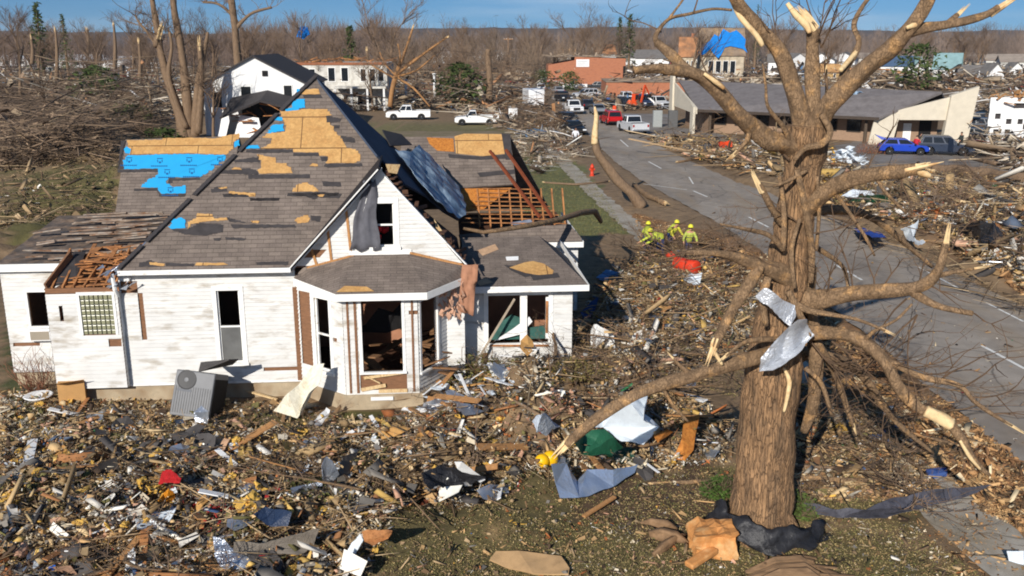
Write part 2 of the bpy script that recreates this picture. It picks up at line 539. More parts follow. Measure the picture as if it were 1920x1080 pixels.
def sample(poly, n):
    """n spots of the ground inside an outline of the photograph."""
    xs, ys = [p[0] for p in poly], [p[1] for p in poly]
    X = np.zeros(0); Y = np.zeros(0)
    while len(X) < n:
        a = rng.uniform(min(xs), max(xs), n * 2); b = rng.uniform(min(ys), max(ys), n * 2)
        k = inpoly(a, b, poly)
        X = np.concatenate([X, a[k]]); Y = np.concatenate([Y, b[k]])
    X, Y = X[:n], Y[:n]
    return Gn(X, Y)

def pal(n, table, X=None, Y=None, cell=2.2):
    w = np.array([t[1] for t in table], float); w /= w.sum()
    idx = rng.choice(len(table), n, p=w)
    c = np.array([lin(t[0]) for t in table])[idx]
    if X is not None:                          # pieces of one kind lie together in patches
        cx = np.floor(X * cell + .9 * np.sin(Y * cell * 1.7)); cy = np.floor(Y * cell + .9 * np.sin(X * cell * 1.3))
        hsh = np.abs(np.sin(cx * 12.9898 + cy * 78.233) * 43758.5453) % 1
        cum = np.cumsum(w); ci = np.minimum(np.searchsorted(cum, hsh), len(table) - 1)
        cc = np.array([lin(t[0]) for t in table])[ci]
        use = rng.uniform(0, 1, n) < .5
        c = np.where(use[:, None], cc, c)
    return np.clip(c * rng.uniform(.65, 1.3, (n, 1)), 0, .9)

# ------------------------------------------------------------------ ground, road, paths
ROAD_Y = [8, 21, 28, 35, 45.3, 52, 60.8, 70, 82.4, 100, 118, 139, 165, 200, 235, 300, 420]
ROAD_L = [12.3, 12.45, 12.5, 12.5, 12.4, 11.9, 10.8, 9.7, 8.9, 8.5, 8.7, 8.6, 8, 6, 2, -8, -34]
ROAD_R = [20.1, 20.1, 20.1, 20.05, 19.9, 19.5, 18.2, 16.7, 15.4, 14.4, 14.0, 13.6, 13.2, 12, 9, 0, -25]

def strip(name, ys, l, r, z, mat, nx=6, noise_e=0.0):
    vs, fs = [], []
    for i, y in enumerate(ys):
        a = np.interp(y, l[0], l[1]) + noise_e * random.uniform(-1, 1)
        b = np.interp(y, r[0], r[1]) + noise_e * random.uniform(-1, 1)
        for k in range(nx + 1):
            vs.append((a + (b - a) * k / nx, y, z))
    for i in range(len(ys) - 1):
        for k in range(nx):
            q = i * (nx + 1) + k
            fs.append((q, q + 1, q + nx + 2, q + nx + 1))
    m = MB(); m.add(vs, fs)
    return m.build(name, mat, fix=False)

asphalt = M('asphalt', (160, 150, 138), rough=.95, spec=.12, var=.14, scale=1.6, second=(116, 107, 98), cover=.42, sscale=.35, soft=.2, bump=.25, bscale=60, sstretch=(1, .35, 1))
def cracked(m, scale, w, rgb):
    """Hairline cracks and dusty wheel tracks in the asphalt."""
    t = m.node_tree; N, L = t.nodes, t.links
    b = N['Principled BSDF']; src = b.inputs['Base Color'].links[0].from_socket
    tc = N.new('ShaderNodeTexCoord'); nz = N.new('ShaderNodeTexNoise'); nz.inputs['Scale'].default_value = .7
    ad = N.new('ShaderNodeMixRGB'); ad.blend_type = 'ADD'; ad.inputs['Fac'].default_value = .6
    vo = N.new('ShaderNodeTexVoronoi'); vo.feature = 'DISTANCE_TO_EDGE'; vo.inputs['Scale'].default_value = scale   # cracks
    L.new(tc.outputs['Object'], nz.inputs['Vector']); L.new(tc.outputs['Object'], ad.inputs['Color1']); L.new(nz.outputs['Color'], ad.inputs['Color2']); L.new(ad.outputs['Color'], vo.inputs['Vector'])
    mr = N.new('ShaderNodeMapRange'); mr.inputs['From Min'].default_value = 0; mr.inputs['From Max'].default_value = w; mr.inputs['To Min'].default_value = .75; mr.inputs['To Max'].default_value = 0
    L.new(vo.outputs['Distance'], mr.inputs['Value'])
    mix = N.new('ShaderNodeMixRGB'); mix.inputs['Color2'].default_value = (*lin(rgb), 1)
    L.new(mr.outputs['Result'], mix.inputs['Fac']); L.new(src, mix.inputs['Color1'])
    n2 = N.new('ShaderNodeTexNoise'); n2.inputs['Scale'].default_value = .22; n2.inputs['Detail'].default_value = 9; n2.inputs['Roughness'].default_value = .7
    mp = N.new('ShaderNodeMapping'); mp.inputs['Scale'].default_value = (2.2, .5, 1); L.new(tc.outputs['Object'], mp.inputs['Vector']); L.new(mp.outputs['Vector'], n2.inputs['Vector'])
    m2 = N.new('ShaderNodeMapRange'); m2.inputs['From Min'].default_value = .5; m2.inputs['From Max'].default_value = .68; m2.inputs['To Max'].default_value = .55; L.new(n2.outputs['Fac'], m2.inputs['Value'])
    mx2 = N.new('ShaderNodeMixRGB'); mx2.inputs['Color2'].default_value = (*lin((158, 138, 112)), 1); L.new(m2.outputs['Result'], mx2.inputs['Fac']); L.new(mix.outputs['Color'], mx2.inputs['Color1'])
    L.new(mx2.outputs['Color'], b.inputs['Base Color'])
cracked(asphalt, .28, .012, (78, 74, 70))
rd = strip('road', [8 + .9 * i for i in range(460)], (ROAD_Y, ROAD_L), (ROAD_Y, ROAD_R), 0.0, asphalt, noise_e=.09)
tag(rd, kind='structure')
walk_m = M('pavement_concrete', (172, 164, 150), var=.13, scale=2.5, second=(132, 120, 100), cover=.42, sscale=.7, bump=.2)
WY = [10, 16.3, 17.7, 23, 30, 40, 55.8, 66, 78.7, 100]
WL = [9.6, 9.25, 9.1, 8.8, 8.2, 7.4, 5.75, 4.9, 3.9, 2.9]
WR = [11.4, 10.7, 10.6, 10.2, 9.4, 8.6, 7.0, 6.2, 5.3, 4.3]
cracked(walk_m, .5, .012, (96, 84, 68))
wk = strip('pavement', [10 + .6 * i for i in range(150)], (WY, WL), (WY, WR), 0.012, walk_m, nx=3, noise_e=.13)
tag(wk, kind='structure')
jm = MB()
for i in range(26):
    y = 12 + i * 2.4
    l_, r_ = np.interp(y, WY, WL), np.interp(y, WY, WR)
    jm.add([(l_, y, .0165), (r_, y, .0165), (r_, y + .04, .0165), (l_, y + .04, .0165)], [(0, 1, 2, 3)])
tag(jm.build('pavement_joints', M('joint', (84, 74, 60), var=.2)), kind='structure')

def flat_poly(name, px, z, mat, world=None):
    P = world or [G(x, y) for x, y in px]
    m = MB(); m.slab([(p[0], p[1], z) for p in P], .03)
    return tag(m.build(name, mat), kind='structure')

lot_m = M('parking_asphalt', (134, 128, 122), var=.14, scale=.8, second=(112, 102, 92), cover=.45, sscale=.25, bump=.2)
LOT1 = [(1140, 212), (1255, 214), (1262, 238), (1330, 246), (1390, 262), (1260, 258), (1206, 256)]
LOT2 = [(1560, 268), (1640, 262), (1800, 264), (1900, 285), (1919, 330), (1760, 315), (1600, 318)]
LOT3 = [(1640, 372), (1760, 366), (1900, 388), (1820, 402), (1720, 392)]
LANE = [(720, 246), (960, 246), (1085, 262), (1095, 282), (960, 276), (730, 272)]
for q in (LOT1, LOT2, LOT3):
    flat_poly('car_park', q, .006, lot_m)
flat_poly('driveway', LANE, .006, M('gravel_drive', (132, 116, 92), var=.16, scale=3, second=(112, 104, 68), cover=.45, sscale=.5))

def axis(lo, a, b, hi, step, grow=1.3):
    c = list(np.arange(a, b + step, step))
    s = step; x = c[-1]
    while x < hi:
        s *= grow; x += s; c.append(min(x, hi))
    s = step; x = c[0]; pre = []
    while x > lo:
        s *= grow; x -= s; pre.append(max(x, lo))
    return np.array(pre[::-1] + c)

def project(x, y, z=0.0):
    dy, dz = y, z - CAMZ
    d = dy * CP - dz * SP
    d = np.maximum(d, .1)
    return 960 + FOC * x / d, 540 - FOC * (dy * SP + dz * CP) / d

GX = axis(-3200, -24, 30, 3200, .3, 1.22); GY = axis(-300, 9, 62, 3800, .3, 1.16)
XX, YY = np.meshgrid(GX, GY)
ZZ = gh(XX, YY)
on = (XX > np.interp(YY, ROAD_Y, ROAD_L) + .0) & (XX < np.interp(YY, ROAD_Y, ROAD_R)) & (YY < 420)
ZZ = np.where(on, -.09, ZZ)
onw = (XX > np.interp(YY, WY, WL)) & (XX < np.interp(YY, WY, WR)) & (YY < 100)
ZZ = np.where(onw, np.minimum(ZZ, -.03) - .02, ZZ)
PX, PY = project(XX, YY)
for q in (LOT1, LOT2, LOT3, LANE):
    ip = inpoly(PX.ravel(), PY.ravel(), q).reshape(XX.shape)
    ZZ = np.where(ip, -.06, ZZ)
ZZ = np.where(YY > 130, np.minimum(ZZ, -.03), ZZ)
def patch(px, wobble=14):
    wx = wobble * np.sin(XX * 1.3 + YY * .7) + wobble * .6 * np.sin(XX * 3.1 - YY * 2.2)
    return inpoly((PX + wx).ravel(), (PY + .5 * wobble * np.sin(XX * 2.2 + 1.7 * YY)).ravel(), px).reshape(XX.shape)
base = np.array(lin((128, 106, 80)))
CC = np.ones(XX.shape + (3,)) * base
nn = (np.sin(XX * .31 + 2 * np.sin(YY * .17)) + np.sin(YY * .23 + 1.5 * np.sin(XX * .2)) + .6 * np.sin(XX * 1.1 + YY * .8) + .5 * wob(XX * .4, YY * .4)) / 3
CC = CC * (1 + .18 * nn[..., None])
def put(mask, rgb, k=1.0):
    global CC
    CC = np.where(mask[..., None], CC * (1 - k) + np.array(lin(rgb)) * k * (1 + .15 * nn[..., None]), CC)
put(patch([(0, 330), (230, 340), (225, 440), (0, 470)]), (92, 86, 52))
put(patch([(0, 600), (30, 600), (60, 690), (40, 780), (0, 760)]), (78, 80, 46))
put(patch([(950, 285), (1065, 290), (1135, 370), (1180, 440), (1090, 440), (985, 400)], 10), (104, 104, 64))
put(patch([(560, 235), (1000, 232), (1010, 250), (560, 262)], 6), (112, 104, 68))
put(patch([(430, 780), (620, 770), (800, 790), (760, 830), (450, 830)]), (88, 84, 44))
put(patch([(1000, 930), (1400, 880), (1400, 1000), (1640, 1010), (1800, 1090), (600, 1090), (760, 990)], 20), (92, 82, 52))
put(patch([(1110, 900), (1360, 880), (1370, 960), (1230, 1010), (1120, 980)], 26), (84, 66, 50))
put(patch([(1500, 720), (1640, 760), (1760, 900), (1700, 1000), (1500, 960)], 20), (102, 90, 60))
put(patch([(1180, 395), (1440, 470), (1560, 560), (1900, 890), (1860, 960), (1700, 830), (1430, 560), (1200, 470)], 10), (134, 100, 66))
put(patch([(1560, 395), (1700, 445), (1920, 560), (1920, 500), (1700, 400)], 14), (112, 90, 68))
put((YY > 150), (108, 92, 74), .8)
put((YY > 420), (92, 82, 72), .9)
gm = M('earth', (1, 1, 1), attr=True, var=.34, scale=1.6, second=(142, 116, 82), cover=.33, sscale=.9, soft=.08, bump=.9, bscale=5, rough=.95, detail=10)
ny, nx_ = XX.shape
V = np.stack([XX, YY, ZZ], -1).reshape(-1, 3)
idx = np.arange(ny * nx_).reshape(ny, nx_)
F = np.stack([idx[:-1, :-1], idx[:-1, 1:], idx[1:, 1:], idx[1:, :-1]], -1).reshape(-1, 4)
gr = fast_mesh('ground', [(V, F, CC.reshape(-1, 3))], gm, smooth=True)
tag(gr, kind='structure')

# painted markings: a thin sheet over the asphalt
lm = MB()
line_m = M('road_paint', (226, 224, 216), var=.12, scale=4, second=(132, 128, 126), cover=.34, sscale=3, soft=.06)
def dash(a, b, w=.13):
    a, b = G(*a), G(*b)
    d = (b - a).normalized(); n = Vector((-d.y, d.x, 0)) * w / 2
    lm.add([(p.x, p.y, .005) for p in (a - n, a + n, b + n, b - n)], [(0, 1, 2, 3)])
for a, b in [((1404, 407), (1441, 426)), ((1566, 496), (1616, 525)), ((1841, 648), (1922, 692)), ((1300, 358), (1326, 369)), ((1216, 303), (1240, 316)), ((1163, 262), (1178, 275))]:
    dash(a, b)
for a, b in [((1848, 567), (1919, 603)), ((1720, 500), (1800, 542)), ((1206, 345), (1288, 356)), ((1292, 332), (1300, 345))]:
    dash(a, b, .1)
tag(lm.build('road_markings', line_m, fix=False), kind='structure')

# far ridges behind the town
hill_m = M('wooded_ridge', (82, 74, 70), var=.3, scale=.012, second=(98, 84, 74), cover=.45, sscale=.02, rough=1.0)
def ridge(x0, x1, y, h0, h1, seed, dep=500):
    rs = random.Random(seed)
    n = 160; vs = []; fs = []
    ph = [rs.uniform(0, 6) for _ in range(6)]
    for j in range(5):
        for i in range(n):
            t = i / (n - 1)
            x = x0 + (x1 - x0) * t
            h = h0 + (h1 - h0) * t
            h *= (1 + .12 * math.sin(t * 7 + ph[0]) + .08 * math.sin(t * 17 + ph[1]) + .03 * math.sin(t * 61 + ph[2]))
            hh = h * (0, .55, .9, 1, .3)[j] + (rs.uniform(-1, 1) * h * .03 if j else -3)
            vs.append((x, y + dep * j / 4 + 30 * math.sin(t * 20 + j), hh))
    for j in range(4):
        for i in range(n - 1):
            q = j * n + i
            fs.append((q, q + 1, q + n + 1, q + n))
    m = MB(); m.add(vs, fs)
    return tag(m.build('hills', hill_m, smooth=True, fix=False), kind='structure')
ridge(-300, 2300, 1700, 38, 44, 3)
ridge(-2200, 300, 2000, 40, 34, 4)

# ------------------------------------------------------------------ the near house
H = thing('wrecked_house', 'white clapboard house in the foreground with its brown shingle roof torn open', 'house', HO, HT)

def part(mb, name, mat, parent=H, **k):
    return mb.build(name, mat, parent, **k)

def wall_T(u, v, ang):                         # s along the wall, outward = to the right of s (-v for ang 0)
    return Matrix.Translation((u, v, 0)) @ Matrix.Rotation(ang, 4, 'Z')

def pieces(s0, s1, z0, z1, holes):
    cuts = sorted({s0, s1, *[h[0] for h in holes], *[h[1] for h in holes]})
    cuts = [c for c in cuts if s0 <= c <= s1]
    out = []
    for a, b in zip(cuts, cuts[1:]):
        z = z0
        for h in sorted([h for h in holes if h[0] <= a + 1e-4 and h[1] >= b - 1e-4], key=lambda h: h[2]):
            if h[2] > z: out.append((a, b, z, h[2]))
            z = max(z, h[3])
        if z < z1: out.append((a, b, z, z1))
    return out

def wall(T, s0, s1, z0, z1, holes=(), seed=0, miss=(), back=.09, name='wall', mat=white_paint, top=None):
    """Clapboards on boarding, with openings; top(s) gives a sloped upper edge; miss = bare patches (s0, s1, z0, z1)."""
    rs = random.Random(seed)
    sd, bk = MB(T), MB(T)
    BH = .115
    jit = {i: rs.uniform(-.004, .004) for i in range(-2, 80)}
    gone = {i: [(rs.uniform(s0, s1), rs.uniform(.6, 1.6))] if rs.random() < .014 else [] for i in range(-2, 80)}
    for (a, b, c, d) in pieces(s0, s1, z0, z1, holes):
        bk.box(a, b, .02, .02 + back, c, d)
        i = int(math.floor(c / BH))
        while i * BH < d - .01:
            lo, hi = max(c, i * BH), min(d, (i + 1) * BH)
            segs = [(a, b)]
            for (m0, m1, mz0, mz1) in list(miss) + [(g[0], g[0] + g[1], lo - .01, hi + .01) for g in gone[i]]:
                if mz0 <= lo + .02 and mz1 >= hi - .02:
                    ns = []
                    for (p, q) in segs:
                        if m1 <= p or m0 >= q: ns.append((p, q)); continue
                        if m0 > p: ns.append((p, m0))
                        if m1 < q: ns.append((m1, q))
                    segs = ns
            o = -.024 + jit[i]
            for (p, q) in segs:
                if q - p > .01:
                    sd.add([(p, o, lo), (q, o, lo), (q, -.006, hi), (p, -.006, hi), (p, .02, lo), (q, .02, lo)],
                           [(0, 1, 2, 3), (4, 5, 1, 0)])
            i += 1
    w = part(sd, name, mat, fix=False)
    part(bk, 'wall_boarding', sheath)
    return w

def frame(T, s0, s1, z0, z1, w=.11, sash=True, proud=.035, parent=H, sill=True, glass_lo=None, name='window'):
    """A white casing round an opening, with sash rails; panes are their own parts."""
    m = MB(T)
    m.box(s0 - w, s0, -proud, .10, z0, z1); m.box(s1, s1 + w, -proud, .10, z0, z1)
    m.box(s0 - w, s1 + w, -proud - .004, .10, z1, z1 + w * 1.2)
    if sill: m.box(s0 - w * 1.25, s1 + w * 1.25, -proud - .05, .10, z0 - w * .7, z0)
    o = part(m, name, white_trim, parent)
    if sash:
        k = MB(T); zc = (z0 + z1) / 2; r = .045
        k.box(s0, s0 + r, .03, .08, z0, z1); k.box(s1 - r, s1, .03, .08, z0, z1)
        k.box(s0 + r, s1 - r, .03, .08, zc - r / 2, zc + r / 2); k.box(s0 + r, s1 - r, .03, .08, z0, z0 + r)
        part(k, 'sash', white_trim, o)
    if glass_lo:
        g = MB(T); g.box(s0 + .045, s1 - .045, .05, .056, z0 + .045, (z0 + z1) / 2 - .02)
        part(g, 'pane', glass_lo, o)
    return o

F0 = wall_T(-4.85, 0, 0)                       # main front: s = u + 4.85
off = 4.85
wall(F0, 0, 4.85, .5, 3.92, [(2.63, 3.27, 1.08, 3.24)], 1, miss=[(.48, .62, 1.8, 3.3), (.05, .5, 3.2, 3.6)])
frame(F0, 2.63, 3.27, 1.08, 3.24, glass_lo=M('dusty_pane', (104, 104, 102), rough=.3, var=.2, scale=2))
cb = MB(F0); cb.box(4.76, 4.9, -.036, -.026, .5, 3.3)
part(cb, 'corner_board', sheath)
fm = MB(); fm.box(-6.7, 0.0, .05, .25, -.3, .5); fm.box(-8.65, -6.7, 1.58, 1.78, -.3, .45)
part(fm, 'foundation', concrete)
sk = MB(F0); sk.box(0, 4.85, -.03, .02, .46, .52)
part(sk, 'skirt_board', white_trim)

# side walls, floor and inner partitions (seen through the openings)
wall(wall_T(-4.85, 9.6, R(-90)), 0, 9.6, .5, 3.92, [], 2)
wall(wall_T(4.75, .0, R(90)), 0, .8, .5, 3.5, [], 3)
im = MB(); im.box(-4.7, 4.6, .2, 9.5, .3, .45); im.box(4.75, 7.9, 1.0, 9, .25, .4); im.box(-8.5, -4.95, 1.7, 8.5, .3, .42)
part(im, 'floor', dark_wood)
im = MB(); im.box(-4.7, 4.6, 3.2, 3.3, .45, 3.9); im.box(4.9, 8.0, 3.9, 4.0, .45, 2.9); im.box(-.06, .0, .12, 3.2, .45, 3.9); im.box(-6.6, -4.95, 3.0, 3.1, .45, 2.8)
part(im, 'inner_wall', inner_tan)
im = MB(); im.box(-4.7, .3, .12, 3.2, 3.7, 3.76)
part(im, 'ceiling', dark_wood)

# annex at the left, set back, with a wrecked flat roof
A0 = wall_T(-8.68, 1.5, 0)
wall(A0, 0, 1.98, .45, 3.62, [(.68, 1.3, 1.88, 2.92)], 4)
frame(A0, .68, 1.3, 1.88, 2.92, w=.06, sash=False)
m = MB(A0); m.box(.62, 1.36, -.26, .0, 1.48, 1.84)
acx = part(m, 'window_air_conditioner', white_trim_b, bevel=.02)
m = MB(A0); m.box(.72, 1.26, -.266, -.262, 1.52, 1.78)
part(m, 'vent_grille', M('vent_grey', (150, 140, 124), var=.2, scale=30, stretch=(1, 1, 8)), acx)
wall(wall_T(-8.68, 9, R(-90)), 0, 7.5, .45, 3.62, [], 5)
m = MB(); m.box(-8.8, -6.72, 1.3, 1.36, 3.58, 3.8)
part(m, 'fascia', white_trim)
m = MB(); m.slab([(-8.8, 1.36, 3.74), (-5.0, 1.36, 3.74), (-4.9, 6.5, 4.3), (-8.8, 6.5, 4.3)], .06)
part(m, 'flat_roof', M('roof_tar', (96, 86, 78), var=.45, scale=4, second=(140, 116, 94), cover=.42, sscale=3))
m = MB(); rs = random.Random(5)
for i in range(44):
    v = 1.55 + rs.uniform(0, 4.6)
    z = 3.82 + (v - 1.36) * .109 + rs.uniform(0, .12)
    a, l = rs.uniform(-8.7, -5.6), rs.uniform(.4, 2.6)
    m.beam((a, v, z), (min(a + l, -4.9), v + rs.uniform(-.25, .25) * l * .5, z + rs.uniform(-.02, .14)), rs.uniform(.06, .16), .03)
part(m, 'roof_boards', M('weathered_boards', (166, 154, 140), var=.4, scale=3, second=(124, 92, 68), cover=.5, sscale=2.5))

# projecting bathroom box with torn-off roof
B0 = wall_T(-6.78, -.2, 0)
wall(B0, 0, 1.93, .5, 3.28, [(.9, 1.78, 2.08, 3.24), (.32, .42, 2.5, 2.95)], 6, miss=[(1.55, 1.9, 1.7, 2.0), (.3, 1.9, 2.0, 2.06)])
frame(B0, .9, 1.78, 2.08, 3.24, w=.07, sash=False, sill=False)
gb = MB(B0); gg = MB(B0)
gg.box(.9, 1.78, .05, .07, 2.08, 3.24)
for i in range(7):
    for j in range(8):
        a, c = .9 + i * .1257, 2.08 + j * .145
        gb.box(a + .012, a + .114, .0, .05, c + .012, c + .133)
part(gg, 'block_mortar', M('grey_mortar', (150, 150, 140), var=.15))
part(gb, 'glass_block_window', M('glass_block', (140, 140, 112), rough=.25, var=.28, scale=9, spec=.6), bevel=.012)
wall(wall_T(-6.78, 1.5, R(-90)), 0, 1.7, .5, 3.28, [], 7)
wall(wall_T(-4.85, -.2, R(90)), 0, .2, .5, 3.28, [], 8)
m = MB(); rs = random.Random(8)
for i in range(7):
    u = -6.6 + i * .28
    m.beam((u, -.15, 3.42), (u + rs.uniform(-.1, .1), 1.6, 4.05 + rs.uniform(-.1, .1)), .05, .12)
for i in range(26):
    a = rs.uniform(-6.7, -5.2); v = rs.uniform(0, 1.5); z = 3.42 + v * .38
    m.beam((a, v, z + rs.uniform(0, .08)), (min(-4.9, a + rs.uniform(.4, 1.4)), v + rs.uniform(-.25, .25), z + rs.uniform(-.06, .12)), rs.uniform(.06, .22), .03)
part(m, 'rafters', orange_wood)
m = MB(); m.box(-6.78, -4.9, -.2, -.1, 3.3, 3.44); m.beam((-6.75, -.15, 3.45), (-6.45, 1.1, 4.1), .06, .28)
part(m, 'wall_plate', sheath)
m = MB(); m.slab([(-6.8, -.2, 3.42), (-6.45, 1.35, 4.15), (-6.2, 1.5, 4.1), (-6.1, .3, 3.6)], .03)
part(m, 'torn_felt', felt)
m = MB(); m.tube([(-4.9, -.3, 3.85), (-4.88, -.28, 3.4), (-4.86, -.12, 3.1), (-4.84, -.08, 2.2), (-4.9, -.1, 1.4), (-4.98, -.12, .6)], [.05, .06, .05, .05, .045, .05], 6)
part(m, 'downspout', white_trim_b)
m = MB()
for i in range(16):                            # crumpled gutter and flashing at the corner
    p = Vector((-5.0 + rs.uniform(-.35, .5), -.25 + rs.uniform(-.2, .3), 3.65 + rs.uniform(-.35, .35)))
    m.slab([p, p + Vector((rs.uniform(.1, .4), rs.uniform(-.2, .2), rs.uniform(-.2, .2))), p + Vector((rs.uniform(.1, .3), rs.uniform(-.1, .3), rs.uniform(.1, .3)))], .006)
part(m, 'crumpled_gutter', galv)
m = MB()
for i in range(46):                            # splintered timber in the valley beside the hip
    p = Vector((-5.2 + rs.uniform(-1.2, .6), .4 + rs.uniform(0, 2.6), 3.72 + rs.uniform(0, .35)))
    a = rs.gauss(.6, .7); l = rs.uniform(.3, 1.1)
    m.beam(p, p + Vector((math.cos(a) * l, math.sin(a) * l, rs.uniform(-.15, .2))), rs.uniform(.04, .2), .03)
part(m, 'splintered_timber', orange_wood)

# ---- roofs
def roof(poly, name='roof', t=.09, mat=shingles, parent=H):
    m = MB(); m.slab(poly, t)
    return part(m, name, mat, parent)
APX = (.32, 4.62, 8.95)
roof([(-4.7, -.37, 3.96), (-.02, -.37, 3.96), (-.02, -.33, 4.0), (2.42, 2.33, 6.66), APX])
roof([(-4.72, -.37, 3.96), APX, (-4.72, 9.6, 3.96)], mat=shingles)
roof([APX, (4.85, 9.4, 4.05), (-4.7, 9.6, 3.96)])
# right slope: bare dark felt with bluish shade put into its colour, its lower part torn off
RS = lambda px, py: HP(px, py, 8.95 + .32 * 1.085, -1.085, 0)
t0 = [RS(708, 292), RS(742, 322), RS(760, 345), RS(800, 368), RS(832, 396), RS(860, 412), RS(872, 402)]
navy = M('blue_shaded_felt', (58, 68, 84), var=.22, scale=2.5)
roof([APX] + [tuple(p) for p in t0] + [(4.9, 9.4, 3.97)], name='torn_roof_slope', mat=navy, t=.06)
gf = MB(); gf.slab([(2.47, -.32, 6.72), (2.42, 2.4, 6.72), (-.02, -.34, 4.0)], .05)
part(gf, 'gable_roof', M('gable_felt', (40, 37, 38), var=.3))
# fascia, gutter and hip caps
m = MB(); m.box(-4.72, -.05, -.40, -.372, 3.82, 3.95)
part(m, 'fascia', white_trim)
m = MB(); m.box(-4.72, -.05, -.36, .0, 3.80, 3.82)
part(m, 'soffit', white_trim)
m = MB()
for i in range(40):
    t = i / 40; p = Vector((-4.7, -.36, 3.97)).lerp(Vector(APX), t); q = Vector((-4.7, -.36, 3.97)).lerp(Vector(APX), t + .03)
    if i % 9 != 4:
        m.beam(p + Vector((0, 0, .03)), q + Vector((0, 0, .05)), .2, .02)
part(m, 'hip_cap', felt)
m = MB(); rs = random.Random(9)
m.beam((-4.78, -.38, 3.93), (-4.05, .35, 4.62), .07, .05); m.beam((-4.05, .35, 4.62), (-3.35, 1.05, 5.32), .05, .04)
part(m, 'bent_flashing', galv)

# exposed layers on the front slope (outlines in photograph pixels, laid on the slope)
FS = lambda px, py: HP(px, py, 4.33, 0, 1)
def ragged(px, step=5.0, amp=1.3):
    """Tears run along shingle courses: an outline broken into small steps."""
    out = []
    rs = random.Random(int(sum(a * 3 + b for a, b in px)))
    for i, (x0, y0) in enumerate(px):
        x1, y1 = px[(i + 1) % len(px)]
        d = math.hypot(x1 - x0, y1 - y0); n = max(1, int(d / step))
        for k in range(n):
            t = k / n; t2 = (k + 1) / n
            xa, ya = x0 + (x1 - x0) * t, y0 + (y1 - y0) * t
            j = rs.uniform(-amp, amp) * (0 if k == 0 else 1)
            out.append((xa + (rs.uniform(-amp, amp) if abs(y1 - y0) > abs(x1 - x0) else 0), ya + j * .6))
            if abs(y1 - y0) > 2 and k < n - 1:
                out.append((x0 + (x1 - x0) * t2, ya + j * .6))
    return out
def lay(px, fn, name, mat, lift, seed=0):
    m = MB(); n = Vector((0, -.707, .707)); px = ragged(px)
    m.slab([fn(x, y) + n * lift for x, y in px], .006, dirn=-n)
    return part(m, name, mat)
Z = lambda l: [(200 + x / 4, 130 + y / 4) for x, y in l]
OSBP = [
    Z([(1470, 150), (1580, 148), (1600, 188), (1475, 190), (1440, 182)]),
    Z([(1300, 318), (1500, 300), (1640, 300), (1690, 345), (1640, 352), (1650, 400), (1700, 430), (1710, 470), (1740, 500), (1780, 560), (1800, 590), (1850, 600), (1905, 640), (1900, 690), (1850, 705), (1640, 705), (1665, 680), (1660, 655), (1600, 650), (1590, 625), (1400, 622), (1398, 598), (1140, 598), (1220, 560), (1240, 520), (1150, 512), (1210, 480), (1330, 470), (1345, 420), (1320, 380)]),
    Z([(1125, 640), (1200, 655), (1262, 662), (1270, 705), (1330, 705), (1370, 735), (1395, 780), (1150, 784), (1130, 755), (1160, 740), (1155, 680)]),
    Z([(935, 752), (960, 735), (1000, 740), (1015, 755)]), Z([(1390, 918), (1400, 890), (1440, 860), (1490, 850), (1530, 870), (1570, 890), (1592, 918)]),
    Z([(1520, 728), (1545, 705), (1580, 712), (1586, 728)]),
    Z([(920, 915), (1060, 928), (1120, 930), (1115, 955), (1070, 945), (920, 930)]),
    Z([(1580, 945), (1630, 940), (1620, 958), (1590, 956)]), Z([(835, 890), (900, 880), (905, 893), (860, 900)]),
    [(352, 430), (352, 416), (366, 410), (370, 400), (395, 402), (402, 410), (426, 408), (427, 413), (385, 416), (362, 420)],
    [(552, 414), (558, 408), (574, 403), (582, 410), (578, 417), (562, 419)], [(470, 414), (487, 415), (484, 419), (472, 418)],
    [(368, 493), (420, 493), (428, 497), (366, 498)], [(280, 492), (310, 495), (308, 499), (281, 497)], [(466, 366), (474, 364), (480, 368), (468, 369)]]
for q in OSBP:
    lay(q, FS, 'exposed_sheathing', osb_deck, .014)
for q in [Z([(1335, 300), (1385, 290), (1400, 240), (1440, 225), (1485, 225), (1490, 290), (1420, 310), (1340, 316)]),
          Z([(1250, 385), (1275, 360), (1315, 362), (1320, 388)]), Z([(1200, 475), (1245, 420), (1320, 412), (1335, 465), (1215, 483)]),
          Z([(960, 545), (990, 530), (1000, 575), (960, 590)]), Z([(1040, 575), (1140, 570), (1150, 595), (1042, 598)]),
          [(316, 425), (326, 411), (340, 408), (347, 412), (348, 428), (320, 430)], Z([(1425, 150), (1450, 150), (1450, 170), (1430, 175)])]:
    lay(q, FS, 'blue_underlay', blue_under, .02)
